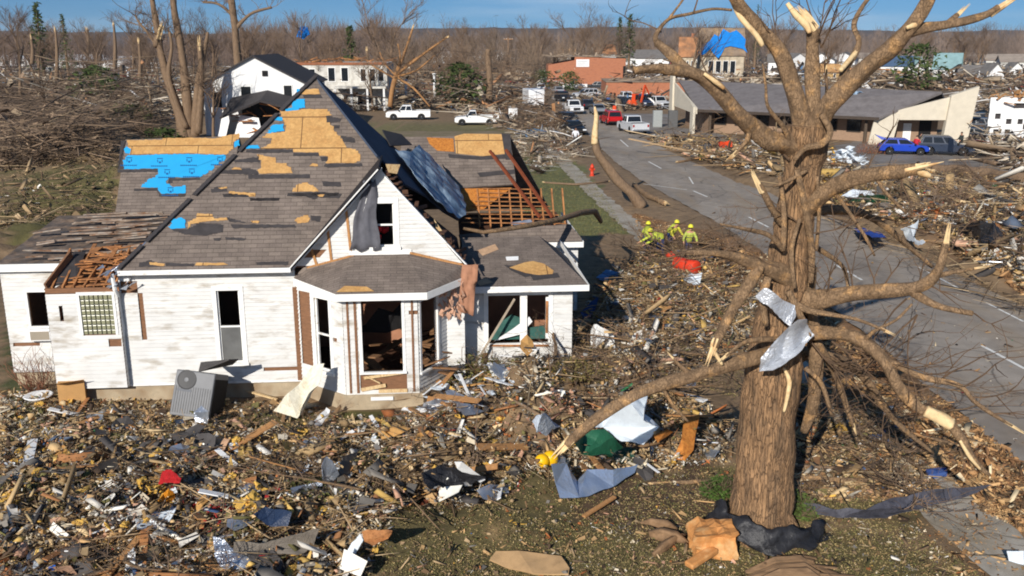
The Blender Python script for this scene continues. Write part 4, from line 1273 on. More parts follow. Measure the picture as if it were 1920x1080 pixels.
LIMBS = [
 # big fork
 ([(1498, 285, 0, 46), (1470, 268, -.2, 44), (1439, 262, -.4, 40), (1408, 236, -.6, 36), (1379, 208, -.8, 34), (1337, 160, -1, 30), (1300, 138, -1.1, 27), (1262, 131, -1.3, 22), (1226, 128, -1.4, 20), (1189, 132, -1.5, 15)], 0),
 ([(1298, 140, -1.1, 25), (1276, 120, -1.0, 22), (1256, 100, -.9, 20), (1232, 80, -.7, 17)], 0),
 ([(1234, 84, -.7, 15), (1230, 66, -.7, 9), (1254, 36, -.6, 7), (1292, 26, -.5, 6), (1336, 17, -.4, 6), (1372, 19, -.3, 5)], 0),
 ([(1254, 36, -.6, 6), (1264, 22, -.6, 5), (1278, 3, -.6, 5), (1288, -12, -.6, 4)], 0),
 ([(1512, 262, .1, 44), (1501, 212, .1, 40), (1485, 160, .1, 36), (1462, 98, 0, 31), (1424, 52, -.1, 28), (1396, 22, -.2, 26), (1372, -12, -.3, 24)], 0),
 ([(1520, 250, .2, 40), (1524, 190, .4, 31), (1523, 130, .5, 29), (1524, 92, .5, 27), (1524, 62, .5, 26), (1514, 44, .5, 22)], 1),
 ([(1516, 262, 0, 50), (1538, 222, -.2, 44), (1562, 190, -.4, 42), (1597, 153, -.6, 38), (1634, 118, -.8, 36), (1668, 92, -1, 34), (1702, 56, -1.2, 31), (1727, 26, -1.3, 29), (1748, -14, -1.4, 26)], 0),
 ([(1700, 62, -1.2, 24), (1730, 52, -1.2, 22), (1772, 47, -1.1, 19), (1818, 38, -1.0, 17), (1850, 27, -.9, 15), (1872, 14, -.9, 15)], 1),
 ([(1578, 152, -.3, 16), (1586, 128, 0, 15), (1604, 98, .2, 14), (1610, 76, .3, 11), (1601, 50, .4, 11), (1608, 28, .4, 10), (1620, 8, .4, 8), (1636, -12, .4, 7)], 0),
 ([(1778, 44, -1.1, 14), (1794, 28, -1.0, 11)], 1),
 # side limbs
 ([(1500, 400, -.1, 40), (1526, 378, -.3, 36), (1556, 354, -.5, 34), (1598, 336, -.8, 32), (1643, 327, -1.1, 30), (1690, 322, -1.3, 27), (1718, 316, -1.4, 24)], 1),
 ([(1488, 412, .4, 24), (1520, 398, .6, 22), (1562, 394, .8, 20), (1612, 398, 1.0, 17), (1660, 424, 1.2, 13), (1704, 462, 1.4, 10), (1748, 500, 1.6, 8)], 0),
 ([(1490, 556, 0, 48), (1530, 562, -.3, 40), (1597, 551, -.7, 34), (1666, 545, -1.1, 30), (1712, 540, -1.3, 28), (1742, 528, -1.4, 24), (1760, 505, -1.5, 19), (1768, 478, -1.5, 16), (1772, 456, -1.5, 13)], 1),
 ([(1712, 548, -1.3, 20), (1740, 565, -1.4, 15), (1773, 578, -1.5, 13), (1824, 588, -1.6, 10)], 0),
 ([(1748, 520, -1.4, 14), (1780, 512, -1.5, 9), (1826, 504, -1.5, 5)], 1),
 ([(1480, 628, 0, 44), (1526, 624, -.4, 30), (1580, 627, -.8, 27), (1622, 643, -1.1, 26), (1660, 680, -1.4, 26), (1688, 730, -1.6, 25), (1718, 760, -1.7, 23), (1735, 772, -1.8, 22)], 0),
 ([(1666, 676, -1.4, 15), (1726, 706, -1.6, 13), (1796, 722, -1.8, 11), (1826, 752, -1.9, 9), (1860, 776, -2.0, 8), (1897, 798, -2.0, 6)], 1),
 ([(1480, 672, .3, 34), (1526, 660, .6, 24), (1580, 678, .9, 22), (1618, 704, 1.1, 21), (1650, 752, 1.2, 16), (1690, 800, 1.3, 11), (1750, 850, 1.4, 6)], 0),
 ([(1480, 520, -.2, 44), (1455, 508, -.4, 38), (1411, 493, -.6, 27), (1370, 480, -.8, 18), (1330, 474, -1, 13), (1286, 474, -1.2, 9)], 0),
 ([(1425, 500, -.6, 24), (1400, 540, -.8, 23), (1374, 580, -.9, 22), (1352, 622, -1.0, 19), (1340, 652, -1.1, 15)], 1),
 ([(1450, 664, -.3, 40), (1411, 672, -.6, 30), (1356, 688, -.9, 27), (1300, 704, -1.0, 28), (1240, 722, -1.1, 27), (1180, 746, -1.1, 25), (1120, 784, -1.0, 23), (1078, 818, -.9, 22), (1062, 834, -.9, 21)], 1),
 ([(1470, 420, -.3, 20), (1448, 392, -.4, 15), (1434, 366, -.5, 13), (1424, 345, -.5, 12)], 1),
 # torn strips of bark and long slivers down the trunk
 ([(1540, 214, -.5, 12), (1556, 246, -.5, 14), (1540, 270, -.6, 14), (1510, 278, -.6, 12), (1490, 300, -.6, 9)], 0),
 ([(1478, 545, -.7, 12), (1500, 590, -.75, 14), (1520, 630, -.8, 10)], 0),
 ([(1512, 560, -.2, 18), (1528, 615, -.1, 22), (1530, 690, 0, 28), (1524, 760, .1, 26), (1508, 810, .2, 14)], 0),
 ([(1494, 318, -.5, 10), (1512, 400, -.5, 16), (1522, 470, -.4, 14), (1520, 530, -.4, 10)], 0),
 ([(1462, 330, -.5, 9), (1470, 400, -.55, 12), (1468, 470, -.55, 10)], 0),
]
rs = random.Random(2)
for q, (spec, brk) in enumerate(LIMBS):
    pts, rad = limb_pts([(a, b, d, w * .9) for a, b, d, w in spec])
    m = MB(); gnarl(m, pts, rad, 20, q, .1, ridges=.07)
    L_ = m.build('limb', limb_bark, T, smooth=True, world=True)
    if brk:
        e = MB(); d = pts[-1] - pts[-3]
        splinter(e, pts[-1], d, rad[-1] * 1.1, max(.5, rad[-1] * 5), q)
        e.build('broken_end', split_wood, L_, world=False)
        o = COL.objects[-1] if False else L_.children[0]
        inv = Matrix.Translation(T.location).inverted()
        o.data.transform(inv)
# tangled side growth and hanging broken boughs
MORE = [([(1480, 640, -.3, 14), (1450, 636, -.7, 11), (1400, 640, -1.0, 9), (1360, 668, -1.2, 6)], 1), ([(1530, 640, -.2, 16), (1560, 690, .1, 14), (1580, 740, .2, 11), (1600, 800, .3, 7)], 1), ([(1510, 690, -.5, 10), (1540, 720, -.7, 9), (1560, 780, -.8, 6)], 0), ([(1500, 450, .3, 12), (1540, 470, .5, 10), (1580, 500, .7, 8), (1590, 540, .8, 5)], 1),
        ([(1470, 470, -.5, 12), (1440, 440, -.7, 9), (1400, 430, -.9, 7), (1350, 420, -1.1, 4)], 0), ([(1480, 560, -.6, 13), (1510, 580, -.8, 12), (1560, 590, -1.0, 9), (1610, 600, -1.2, 6), (1660, 620, -1.4, 4)], 1), ([(1620, 640, -1.1, 9), (1640, 620, -1.3, 7), (1680, 600, -1.4, 5), (1710, 570, -1.5, 4)], 0),
        ([(1560, 354, -.5, 10), (1580, 380, -.6, 8), (1620, 440, -.7, 6), (1640, 480, -.8, 4)], 0), ([(1640, 328, -1.1, 9), (1660, 360, -1.2, 7), (1700, 400, -1.3, 5)], 0), ([(1512, 320, -.4, 8), (1476, 340, -.6, 7), (1450, 350, -.7, 5)], 0), ([(1408, 236, -.6, 11), (1400, 264, -.7, 9), (1376, 290, -.8, 6)], 1),
        ([(1480, 270, -.3, 10), (1470, 240, -.5, 9), (1440, 200, -.7, 7), (1436, 160, -.8, 5), (1430, 120, -.8, 3)], 0), ([(1540, 230, .1, 9), (1550, 180, .3, 7), (1548, 130, .4, 5)], 1), ([(1300, 704, -1.0, 12), (1280, 690, -1.0, 8), (1262, 672, -1.0, 4)], 1), ([(1240, 722, -1.1, 9), (1262, 760, -1.1, 7), (1290, 790, -1.1, 4)], 0),
        ([(1520, 500, 0, 22), (1516, 560, .1, 24), (1520, 620, .2, 22), (1530, 680, .2, 16)], 0), ([(1440, 520, -.6, 14), (1430, 560, -.7, 16), (1436, 610, -.7, 12)], 0), ([(1500, 410, -.6, 7), (1484, 470, -.65, 9), (1490, 540, -.7, 7)], 0), ([(1532, 330, -.3, 6), (1536, 400, -.35, 8), (1530, 470, -.3, 6)], 0)]
for q, (spec, brk) in enumerate(MORE):
    pts, rad = limb_pts(spec); m = MB(); gnarl(m, pts, rad, 10, 200 + q, .14)
    L_ = m.build('limb', limb_bark, T, smooth=True, world=True)
    if brk:
        e = MB(); splinter(e, pts[-1], pts[-1] - pts[-3], rad[-1] * 1.1, max(.25, rad[-1] * 5), q); e.build('broken_end', split_wood, L_)
        L_.children[0].data.transform(Matrix.Translation(T.location).inverted())
# bare pale wood where bark was stripped off
STRIP = [([(1374, 4, -.25, 9), (1390, 34, -.35, 11), (1418, 66, -.4, 11), (1430, 86, -.4, 8)], 0), ([(1476, 6, .35, 8), (1492, 28, .3, 13), (1512, 48, .25, 13), (1518, 62, .2, 8)], 0),
         ([(1576, 132, -.5, 8), (1588, 118, -.2, 11), (1606, 96, .1, 11), (1612, 80, .2, 7)], 0), ([(1735, 770, -1.85, 23), (1760, 783, -1.9, 23), (1784, 797, -1.95, 22)], 0),
         ([(1470, 690, -.72, 5), (1480, 715, -.74, 9), (1476, 745, -.74, 9), (1470, 772, -.74, 5)], 0), ([(1320, 138, -1.35, 6), (1340, 152, -1.35, 10), (1358, 166, -1.3, 6)], 0),
         ([(1712, 312, -1.45, 16), (1726, 322, -1.5, 17), (1744, 330, -1.5, 9)], 0), ([(1340, 634, -1.15, 6), (1336, 652, -1.2, 9), (1354, 684, -1.2, 6)], 0), ([(1700, 52, -1.5, 7), (1716, 46, -1.45, 11), (1728, 38, -1.4, 7)], 0)]
for q, (spec, _) in enumerate(STRIP):
    pts, rad = limb_pts([(a, b, d + (.12 if w < 20 else 0), w) for a, b, d, w in spec])
    m = MB(); gnarl(m, pts, rad, 8, 50 + q, .12)
    m.build('stripped_wood', split_wood, T, smooth=True, world=True)
# the pale outer half of the lower right limb
pts, rad = limb_pts([(1782, 796, -1.95, 19), (1806, 828, -2.0, 18), (1822, 858, -2.0, 15), (1840, 878, -2.0, 11), (1856, 891, -2.0, 6)])
m = MB(); gnarl(m, pts, rad, 10, 80, .1); m.build('limb', limb_bark, T, smooth=True, world=True)
pts, rad = limb_pts([(1800, 826, -2.15, 6), (1818, 856, -2.15, 8), (1838, 880, -2.12, 5)])
m = MB(); gnarl(m, pts, rad, 6, 81, .1); m.build('stripped_wood', split_wood, T, smooth=True, world=True)
# root flare and splintered butt
m = MB()
for k, a in enumerate((3.3, 4.1, 5.0, 5.9, .4, 1.6)):
    r0 = Vector((tb.x + .36 * math.cos(a), tb.y + .36 * math.sin(a), .4)); r1 = Vector((tb.x + .9 * math.cos(a), tb.y + .85 * math.sin(a), -.1))
    gnarl(m, [r0, r0.lerp(r1, .5) + Vector((0, 0, -.1)), r1], [.24, .2, .1], 8, k, .12)
m.build('root_flare', bark, T, smooth=True, world=True)
# twigs: forked bare shoots along the lower right limbs
def shoots(m, p, d, ln, r, depth, rs, n=3):
    k = 4
    pts = [p]; dd = d.normalized()
    for i in range(k):
        dd = (dd + Vector((rs.uniform(-.3, .3), rs.uniform(-.3, .3), rs.uniform(-.22, .3)))).normalized()
        pts.append(pts[-1] + dd * ln / k)
    m.tube(pts, [r * (1 - .16 * i) for i in range(k + 1)], 4 if r > .01 else 3, cap=False)
    if depth > 0:
        for i in range(n):
            j = rs.randint(1, k)
            sd = (dd + Vector((rs.uniform(-1, 1), rs.uniform(-1, 1), rs.uniform(-.7, .8)))).normalized()
            shoots(m, pts[j], sd, ln * rs.uniform(.45, .75), r * .6, depth - 1, rs, n)
rs = random.Random(31)
dt = M('dark_twig', (96, 76, 58), var=.25, scale=3)
for (px, py, d, ex, ey, ln) in [(1545, 560, -.4, .2, 1.2, 1.2), (1600, 548, -.7, .3, 1, 1.0), (1640, 545, -.9, 0, 1.3, 1.1), (1720, 590, -1.2, -.5, -1.2, 1.8), (1700, 560, -1.2, -.35, -1, 1.6), (1560, 640, -.8, .8, -.8, 1.4),
                                (1600, 650, -1, .9, -.4, 1.5), (1660, 690, -1.4, 1.2, .1, 1.6), (1700, 705, -1.5, 1, .4, 1.5), (1760, 714, -1.7, 1.2, .6, 1.4), (1800, 730, -1.8, 1, .9, 1.3), (1820, 745, -1.9, .6, -.3, 1.2),
                                (1690, 735, -1.6, 1, -.2, 1.3), (1560, 660, .8, .5, -.7, 1.4), (1590, 690, 1.0, .7, -.5, 1.3), (1520, 640, -.4, .6, -1, 1.5), (1530, 600, -.2, .6, .8, 1.1), (1500, 660, -.7, .5, -1, 1.2), (1650, 545, -1, .5, .9, .9), (1770, 480, -1.5, .5, .4, .8),
                                (1745, 535, -1.4, .7, -.5, 1.0), (1480, 300, -.3, -.5, .4, .8), (1560, 395, .8, .9, -.4, .9), (1640, 405, 1, .9, -.3, 1.1), (1240, 60, -.6, -.5, .6, .7), (1300, 25, -.5, .1, .7, .8), (1520, 100, .5, .3, .8, 1.4), (1540, 90, .5, .2, .9, 1.3), (1820, 585, -1.5, .8, -.3, .8), (1860, 776, -2, .8, .4, .9), (1500, 420, -.4, -.7, .5, 1.0), (1500, 440, -.3, .8, .2, 1.2), (1460, 500, -.6, -.6, .3, .9), (1400, 236, -.6, -.3, .8, .9), (1330, 160, -1, -.2, 1, .8), (1560, 200, -.4, .3, 1, .9), (1460, 100, 0, -.4, .9, .9), (1530, 660, 0, .8, -.6, 1.6), (1540, 690, .2, .9, -.5, 1.6), (1610, 690, 1, .8, .2, 1.4), (1640, 740, 1.1, .8, -.1, 1.2), (1620, 330, -.9, .2, 1, .7), (1690, 322, -1.3, .6, -.8, .9), (1300, 474, -1.2, -.8, .1, .8), (1356, 690, -.9, -.4, .9, .7), (1200, 738, -1.1, -.5, .8, .7), (1720, 540, -1.3, .5, .9, 1.0)]:
    if px > 1630 and py > 500: ln *= .75
    for k in range(1 + (ln > 1.25)):
        m = MB(); shoots(m, AT(px, py, TY + d), Vector((ex + rs.uniform(-.3, .3), rs.uniform(-.4, .4), ey + rs.uniform(-.3, .3))), ln * 1.1, .02, 1 if px > 1630 and py > 500 else 2, rs, 3)
        m.build('twig', dt, T, world=True)

def sheet3(name, label, cat, P, mat, nr, amp, seed, group=None, th=.008, k=5):
    """A crumpled sheet through points in the world."""
    P = [Vector(p) for p in P]
    c = sum(P, Vector()) / len(P)
    it = iter(P)
    m = crumple([(0, 0)] * len(P), lambda x, y: next(it) - c, Vector(nr).normalized(), amp, seed, k)
    o = m.build(name, mat)
    o.location = c
    s = o.modifiers.new('t', 'SOLIDIFY'); s.thickness = th
    return tag(o, label, cat, group)

tin = M('torn_tin', (196, 200, 206), rough=.42, var=.2, scale=4, metal=.45, second=(120, 124, 130), cover=.34, sscale=3)
sheet3('sheet_metal', 'crumpled silver sheet of tin folded round the middle of the tree trunk', 'sheet metal',
       [AT(a, b, TY + d) for a, b, d in [(1480, 612, -1.0), (1488, 600, -1.1), (1506, 598, -1.0), (1526, 628, -.8), (1500, 655, -1.0), (1470, 680, -1.15), (1445, 694, -1.15), (1420, 696, -1.0), (1420, 672, -1.05), (1440, 650, -1.1)]], tin, (.1, -1, .3), .12, 7)
sheet3('sheet_metal', 'narrow twisted tin strip caught on the trunk above the larger folded sheet', 'sheet metal',
       [AT(a, b, TY + d) for a, b, d in [(1414, 556, -.9), (1428, 540, -.95), (1436, 540, -.95), (1462, 560, -.95), (1488, 572, -.8), (1490, 592, -.8), (1480, 612, -.9), (1470, 604, -.9), (1472, 582, -.9), (1440, 574, -1.0), (1424, 566, -.95)]], tin, (.1, -1, .2), .08, 9)

# black cloth wound round the foot of the trunk
m = MB(); rows = []
for k in range(30):
    t = k / 29
    a = R(165) + t * R(185)
    r = .84 + .03 * math.sin(k * .9) + .9 * max(0, t - .74)
    tp0 = min(1, t / .12 + .25)
    zt = (.74 - .4 * t) * tp0 + .05 * math.sin(k * .7) + .03 * math.sin(k * 1.9)
    row = []
    for j in range(6):
        f = j / 5; rr_ = r + .22 * f + .05 * math.sin(k * 1.1 + j * 1.7)
        row.append((tb.x + rr_ * math.cos(a) * 1.1, tb.y + rr_ * math.sin(a), max(.03, zt - (.5 + .08 * math.sin(k * .5)) * f * tp0 + .025 * math.sin(j * 2.2 + k * .8))))
    rows.append(row)
m.add([p for r in rows for p in r], [(a * 6 + b, a * 6 + b + 1, a * 6 + b + 7, a * 6 + b + 6) for a in range(29) for b in range(5)])
o = m.build('black_sheet', M('black_plastic', (40, 40, 43), rough=.45, var=.4, scale=5, bump=.6, bscale=9), smooth=True)
s = o.modifiers.new('t', 'SOLIDIFY'); s.thickness = .02
tag(o, 'black plastic sheet wound round the foot of the big broken tree', 'plastic sheet')

# a snapped trunk by the pavement, pale at its torn top
def snag(name, label, cat, spec, mat, Y0, seed, group=None, n=10, tip=True):
    global TY
    keep = TY; TY = Y0
    pts, rad = limb_pts(spec); TY = keep
    o = thing(name, label, cat, (pts[0].x, pts[0].y, 0), group=group)
    m = MB(); gnarl(m, pts, rad, n, seed, .1); m.build('trunk', mat, o, smooth=True, world=True)
    if tip:
        e = MB(); splinter(e, pts[-1], pts[-1] - pts[-3], rad[-1], rad[-1] * 5, seed); e.build('broken_top', split_wood, o, world=True)
    return o, pts, rad
sg, pts, rad = snag('snapped_tree', 'leaning snapped tree beside the pavement with a pale stripped top', 'tree',
                    [(1204, 388, 0, 24), (1184, 362, 0, 20), (1160, 340, 0, 18), (1140, 314, 0, 17), (1122, 288, 0, 16), (1115, 262, 0, 14)], far_bark, 58, 3, tip=False)
keep = TY; TY = 58
p2, r2 = limb_pts([(1115, 270, -.1, 13), (1116, 244, -.1, 12), (1118, 220, -.1, 9), (1115, 200, -.1, 3)]); TY = keep
m = MB(); gnarl(m, p2, r2, 9, 4, .12); m.build('stripped_top', split_wood, sg, smooth=True, world=True)

def log(label, px, w, mat=limb_bark, seed=0, group=None, tip=True, name='fallen_branch', lift=.5, cat='branch'):
    """A branch lying on the ground through photograph spots; w = widths in metres."""
    P = [gp(a, b) for a, b in px]
    P = [Vector((p.x, p.y, p.z + r * lift)) for p, r in zip(P, w)]
    o = thing(name, label, cat, (P[0].x, P[0].y, P[0].z), group=group)
    pts, rad = [], []
    for i in range(len(P) - 1):
        for k in range(4):
            t = k / 4; pts.append(P[i].lerp(P[i + 1], t)); rad.append((w[i] + (w[i + 1] - w[i]) * t) / 2)
    pts.append(P[-1]); rad.append(w[-1] / 2)
    rs = random.Random(seed)
    pts = [p + Vector((rs.uniform(-1, 1), rs.uniform(-1, 1), rs.uniform(0, 1))) * r * .3 for p, r in zip(pts, rad)]
    m = MB(); gnarl(m, pts, rad, 9, seed, .12); m.build('bough', mat, o, smooth=True, world=True)
    if tip:
        e = MB(); splinter(e, pts[0], pts[0] - pts[2], rad[0], rad[0] * 4, seed); splinter(e, pts[-1], pts[-1] - pts[-3], rad[-1], rad[-1] * 4, seed + 1)
        e.build('broken_end', split_wood, o, world=True)
    return o
# thin limb fallen across the roofs of the right wing
m = MB(); pts = [h2w(4.9, 3.6, 4.2), h2w(5.5, 3.2, 4.15), h2w(6.3, 3.4, 4.2), h2w(7.3, 4.6, 4.1), h2w(8.4, 6.5, 3.9), h2w(9.6, 9, 3.7), h2w(10.6, 12, 3.2), h2w(11.6, 16, 2.0)]
gnarl(m, pts, [.05, .07, .08, .1, .11, .12, .12, .1], 8, 3, .1)
tag(m.build('fallen_branch', limb_bark, smooth=True), 'long thin branch fallen across the roof of the right wing', 'branch')

# ------------------------------------------------------------------ bare trees behind, each with trunk and crown
def bare_tree(name, label, h, seed, spread=.5, stems=1, r0=.3, group=None, mat=far_bark, lean=0, dens=5, broken=0.0, cat='tree', tmat=None):
    rs = random.Random(seed)
    o = thing(name, label, cat, (0, 0, 0), group=group)
    tr, cr = MB(), MB()
    def grow(p, d, ln, r, lv):
        n = 4 if lv < 2 else 3
        pts = [p]; dd = d.normalized(); k = 4 if lv < 2 else 2
        for i in range(k):
            dd = (dd + Vector((rs.uniform(-.16, .16), rs.uniform(-.16, .16), rs.uniform(-.05, .14)))).normalized()
            pts.append(pts[-1] + dd * ln / k)
        m = tr if lv == 0 else cr
        m.tube(pts, [r * (1 - .55 * i / k) for i in range(k + 1)], 7 if lv == 0 else (4 if lv == 1 else 3), cap=False)
        if lv < 4:
            for i in range(dens if lv < 3 else 4):
                if rs.random() < broken: continue
                t = rs.uniform(.3, 1)
                j = min(k - 1, int(t * k)); q = pts[j].lerp(pts[j + 1], t * k - j)
                a = rs.uniform(0, 6.28)
                sd = (dd + Vector((math.cos(a), math.sin(a), rs.uniform(-.1, .6))) * spread * rs.uniform(.8, 1.7)).normalized()
                grow(q, sd, ln * rs.uniform(.42, .68), max(r * .42, .018), lv + 1)
    for s in range(stems):
        a = rs.uniform(0, 6.28)
        d = Vector((math.cos(a) * .18 * (stems > 1) + lean, math.sin(a) * .18 * (stems > 1), 1))
        grow(Vector((rs.uniform(-.4, .4) * (stems > 1), rs.uniform(-.4, .4) * (stems > 1), -.1)), d, h * .62, r0, 0)
    tr.build('trunk', tmat or mat, o, smooth=True)
    cr.build('crown', twig_m, o)
    return o

rs = random.Random(41)
protos = [bare_tree('bare_tree', 'x', 15, 60 + i, .55 + .08 * (i % 3), 1 + (i == 3), .3, dens=5) for i in range(5)]
TL = ['tall bare brown tree standing in the wooded edge behind the town']
used = [False] * 5
def place_tree(x, y, h, label, group=None, i=None):
    i = rs.randrange(5) if i is None else i
    s = h / 15
    if not used[i]:
        used[i] = True; r = protos[i]; r.location = (x, y, 0); r.rotation_euler = (0, 0, rs.uniform(0, 6)); r.scale = (s, s, s); r['label'] = label
        if group: r['group'] = group
        return r
    return dup(protos[i], (x, y, 0), (0, 0, rs.uniform(0, 6)), (s, s, s), label, group)
for k in range(46):                            # left wood
    x = rs.uniform(-150, -48); y = rs.uniform(175, 290)
    place_tree(x, y, rs.uniform(10, 17) * y / 240, TL[0], 'bare trees in the wooded edge')
for k in range(64):
    y = rs.uniform(300, 480); x = rs.uniform(-.25, .5) * y
    place_tree(x, y, rs.uniform(12, 18), TL[0], 'bare trees in the wooded edge')
for (px, y, top, lb) in [(722, 210, -12, 'very tall thin bare tree, its top against the sky, behind the cream two-storey house'), (1080, 330, 22, 'broad bare tree on the skyline left of the pair of pines'), (1130, 330, 28, 'bare tree on the skyline just left of the pines'),
                         (1010, 300, 44, 'rounded dusty bare tree behind the utility pole'), (1300, 260, 22, 'bare tree behind the orange-walled house at the tarp roof'), (15, 160, 10, 'bare tree at the left edge of the picture'), (640, 190, 36, 'bare tree between the white house and the cream house'),
                         (705, 170, 60, 'thin bare tree beside the cream house wall'), (860, 190, 50, 'bare tree behind the leaning snapped trunk of the white pickups'), (820, 230, 45, 'bare tree behind the splayed broken tree')]:
    p = AT(px, top, y)
    place_tree(p.x, y, max(6, p.z), lb)

# multi-stemmed battered tree left of the white house
def stems(name, label, specs, Y0, mat, seed, twig=14, base=None):
    global TY
    keep = TY; TY = Y0
    o = None
    rs = random.Random(seed)
    tw = MB()
    for q, (spec, brk) in enumerate(specs):
        pts, rad = limb_pts(spec)
        if o is None: o = thing(name, label, 'tree', (pts[0].x, pts[0].y, 0))
        m = MB(); gnarl(m, pts, rad, 9, seed + q, .1)
        l = m.build('trunk' if q == 0 else 'stem', mat, o, smooth=True, world=True)
        if brk:
            e = MB(); splinter(e, pts[-1], pts[-1] - pts[-3], rad[-1], rad[-1] * 6, q); e.build('broken_end', split_wood, o, world=True)
        for k in range(twig):
            i = rs.randrange(len(pts) // 4, len(pts))
            shoots(tw, pts[i], Vector((rs.uniform(-1, 1), rs.uniform(-.6, .6), rs.uniform(.1, .9))), rs.uniform(1, 3.2), .05, 2, rs)
    tw.build('twigs', twig_m, o, world=True)
    TY = keep
    return o
stems('multi_stemmed_tree', 'battered multi-stemmed bare tree with splintered stems left of the white house',
      [([(345, 262, 0, 26), (338, 220, 0, 20), (318, 160, 0, 15), (304, 110, 0, 13), (296, 62, 0, 12), (287, 12, 0, 10), (283, -20, 0, 9)], 0),
       ([(356, 262, .3, 22), (352, 200, .3, 18), (346, 140, .3, 16), (338, 80, .3, 14), (328, 30, .3, 12), (322, -20, .3, 11)], 0),
       ([(364, 258, .2, 18), (368, 200, .2, 15), (374, 140, .2, 12), (384, 92, .2, 9), (390, 60, .2, 5)], 0),
       ([(350, 240, -.3, 12), (330, 190, -.4, 10), (316, 140, -.5, 8), (322, 90, -.5, 6), (318, 60, -.5, 5)], 0),
       ([(372, 250, -.3, 14), (376, 190, -.3, 12), (378, 140, -.3, 9), (374, 86, -.3, 8)], 1),
       ([(296, 62, 0, 9), (292, 84, -.2, 12), (298, 62, -.2, 10)], 1),
       ([(302, 100, 0, 6), (276, 60, 0, 5), (262, 44, 0, 4), (254, 30, 0, 3)], 0)], 102, far_bark, 4, 9)
stems('bare_tree', 'tall bare tree rising behind the white wrecked house', [([(450, 150, 0, 15), (444, 100, 0, 14), (440, 50, 0, 13), (434, 0, 0, 12), (430, -40, 0, 11)], 0), ([(440, 56, 0, 8), (470, 26, 0, 6), (510, 14, .5, 4)], 0), ([(438, 30, 0, 7), (410, 8, 0, 5), (380, 4, 0, 4)], 0)], 118, far_bark, 8, 10)
o = stems('splayed_tree', 'shattered orange tree with splayed broken boughs above the white crew-cab pickup',
      [([(731, 200, 0, 9.6), (735, 170, 0, 9.0), (742, 142, 0, 9.0)], 0), ([(742, 142, 0, 6.0), (758, 100, .3, 5.4), (774, 52, .5, 3.0)], 1), ([(744, 140, 0, 5.4), (790, 104, .3, 4.8), (838, 70, .5, 3.0)], 1), ([(742, 144, 0, 4.8), (780, 132, .2, 3.6), (815, 104, .4, 2.4)], 0),
       ([(740, 142, 0, 4.8), (750, 110, 0, 3.6), (746, 82, 0, 2.4)], 0), ([(745, 146, 0, 4.8), (775, 165, -.5, 4.2), (806, 200, -1, 3.0)], 0), ([(738, 146, 0, 4.2), (710, 130, .3, 3.0), (690, 118, .3, 2.4)], 0), ([(742, 142, 0, 4.2), (766, 118, .6, 3.0), (800, 98, .9, 2.2)], 0), ([(742, 142, 0, 4.2), (722, 120, .5, 3.0), (712, 98, .7, 2.2)], 0)], 138, M('orange_broken_wood', (158, 116, 74), var=.3, scale=1), 12, 9)
stems('pole_tree', 'straight dead trunk standing between the pickups and the trailer', [([(917, 192, 0, 13), (918, 150, 0, 12), (916, 120, 0, 11), (915, 92, 0, 9)], 0)], 150, far_bark, 16, 12)
for px, y0, y1, Y, lb in [(106, 150, 56, 190, 'bare pole-like snag with a pale snapped top near the left edge'), (215, 130, 46, 210, 'thin broken snag between the left tree tops'), (262, 145, 78, 170, 'short snag with a pale split tip left of the battered tree'), (165, 100, 56, 260, 'pale forked dead trunk in front of the wood'), (690, 170, 95, 170, 'short brown snag beside the cream house'), (60, 120, 70, 200, 'dark snag rising from the brush at far left')]:
    snag('snag', lb, 'tree', [(px, y0, 0, 8), (px + 1, (y0 + y1) / 2, 0, 6), (px - 2, y1, 0, 4)], far_bark, Y, px)

# uprooted trees lying in the brush
def fell(zone_px, n, h, label, group, seed):
    rs = random.Random(seed)
    for k in range(n):
        px, py = rs.choice(zone_px); px += rs.uniform(-40, 40); py += rs.uniform(-12, 12)
        p = G(px, py); s = h * rs.uniform(.6, 1.2) / 15
        r = dup(rs.choice(protos), (p.x, p.y, .6 * s * 3), (R(90 + rs.uniform(-14, 4)), R(rs.uniform(0, 360)), R(rs.uniform(0, 360))), (s, s, s), label, group)
        r.name = 'fallen_tree'
fell([(30, 200), (100, 190), (170, 210), (60, 250), (150, 260), (40, 300), (120, 310), (220, 180)], 34, 10, 'uprooted bare tree lying in the brush at left', 'fallen trees in the left brush', 5)
fell([(600, 204), (640, 204), (700, 190), (850, 186), (1010, 236), (960, 196), (860, 160)], 14, 8, 'bare tree thrown down around the cream house and white pickups', 'fallen trees about the pickups', 6)
fell([(1640, 336), (1760, 350), (1860, 370), (1900, 420), (1800, 440), (1700, 420), (1900, 400), (1840, 460)], 9, 6, 'bare tree thrown down in the debris across the road', 'fallen trees across the road', 7)
fell([(1040, 140), (1160, 150), (1290, 150), (1440, 140), (1600, 140), (1740, 150), (1880, 160)], 16, 11, 'bare tree thrown down among the far houses', 'fallen trees among the far houses', 8)
for (px, py, hh, lb) in [(600, 205, 9, 'bare tree in front of the cream house, left one'), (700, 208, 10, 'bare tree in front of the right end of the cream house'), (400, 262, 9, 'bare tree before the left wall of the white wrecked house'), (880, 200, 8, 'small bare tree above the single-cab pickup'), (1020, 215, 5, 'bare sapling right of the dumped white appliance')]:
    p = G(px, py); place_tree(p.x, p.y, hh, lb)

rs = random.Random(97)
for k in range(22):
    px, py = rs.choice([(600, 198), (650, 196), (700, 186), (846, 182), (880, 178), (940, 176), (980, 184), (860, 150), (930, 160), (400, 250), (300, 200), (260, 180)]); p = G(px + rs.uniform(-24, 24), py + rs.uniform(-6, 4))
    place_tree(p.x, p.y, rs.uniform(5, 9.5), 'ragged half-bare tree standing in the tangle behind the pickups and white houses', 'ragged trees behind the pickups')
p = AT(567, 60, 189); place_tree(p.x, 189, 16, 'bare tree holding the small blue tarp high in its branches')

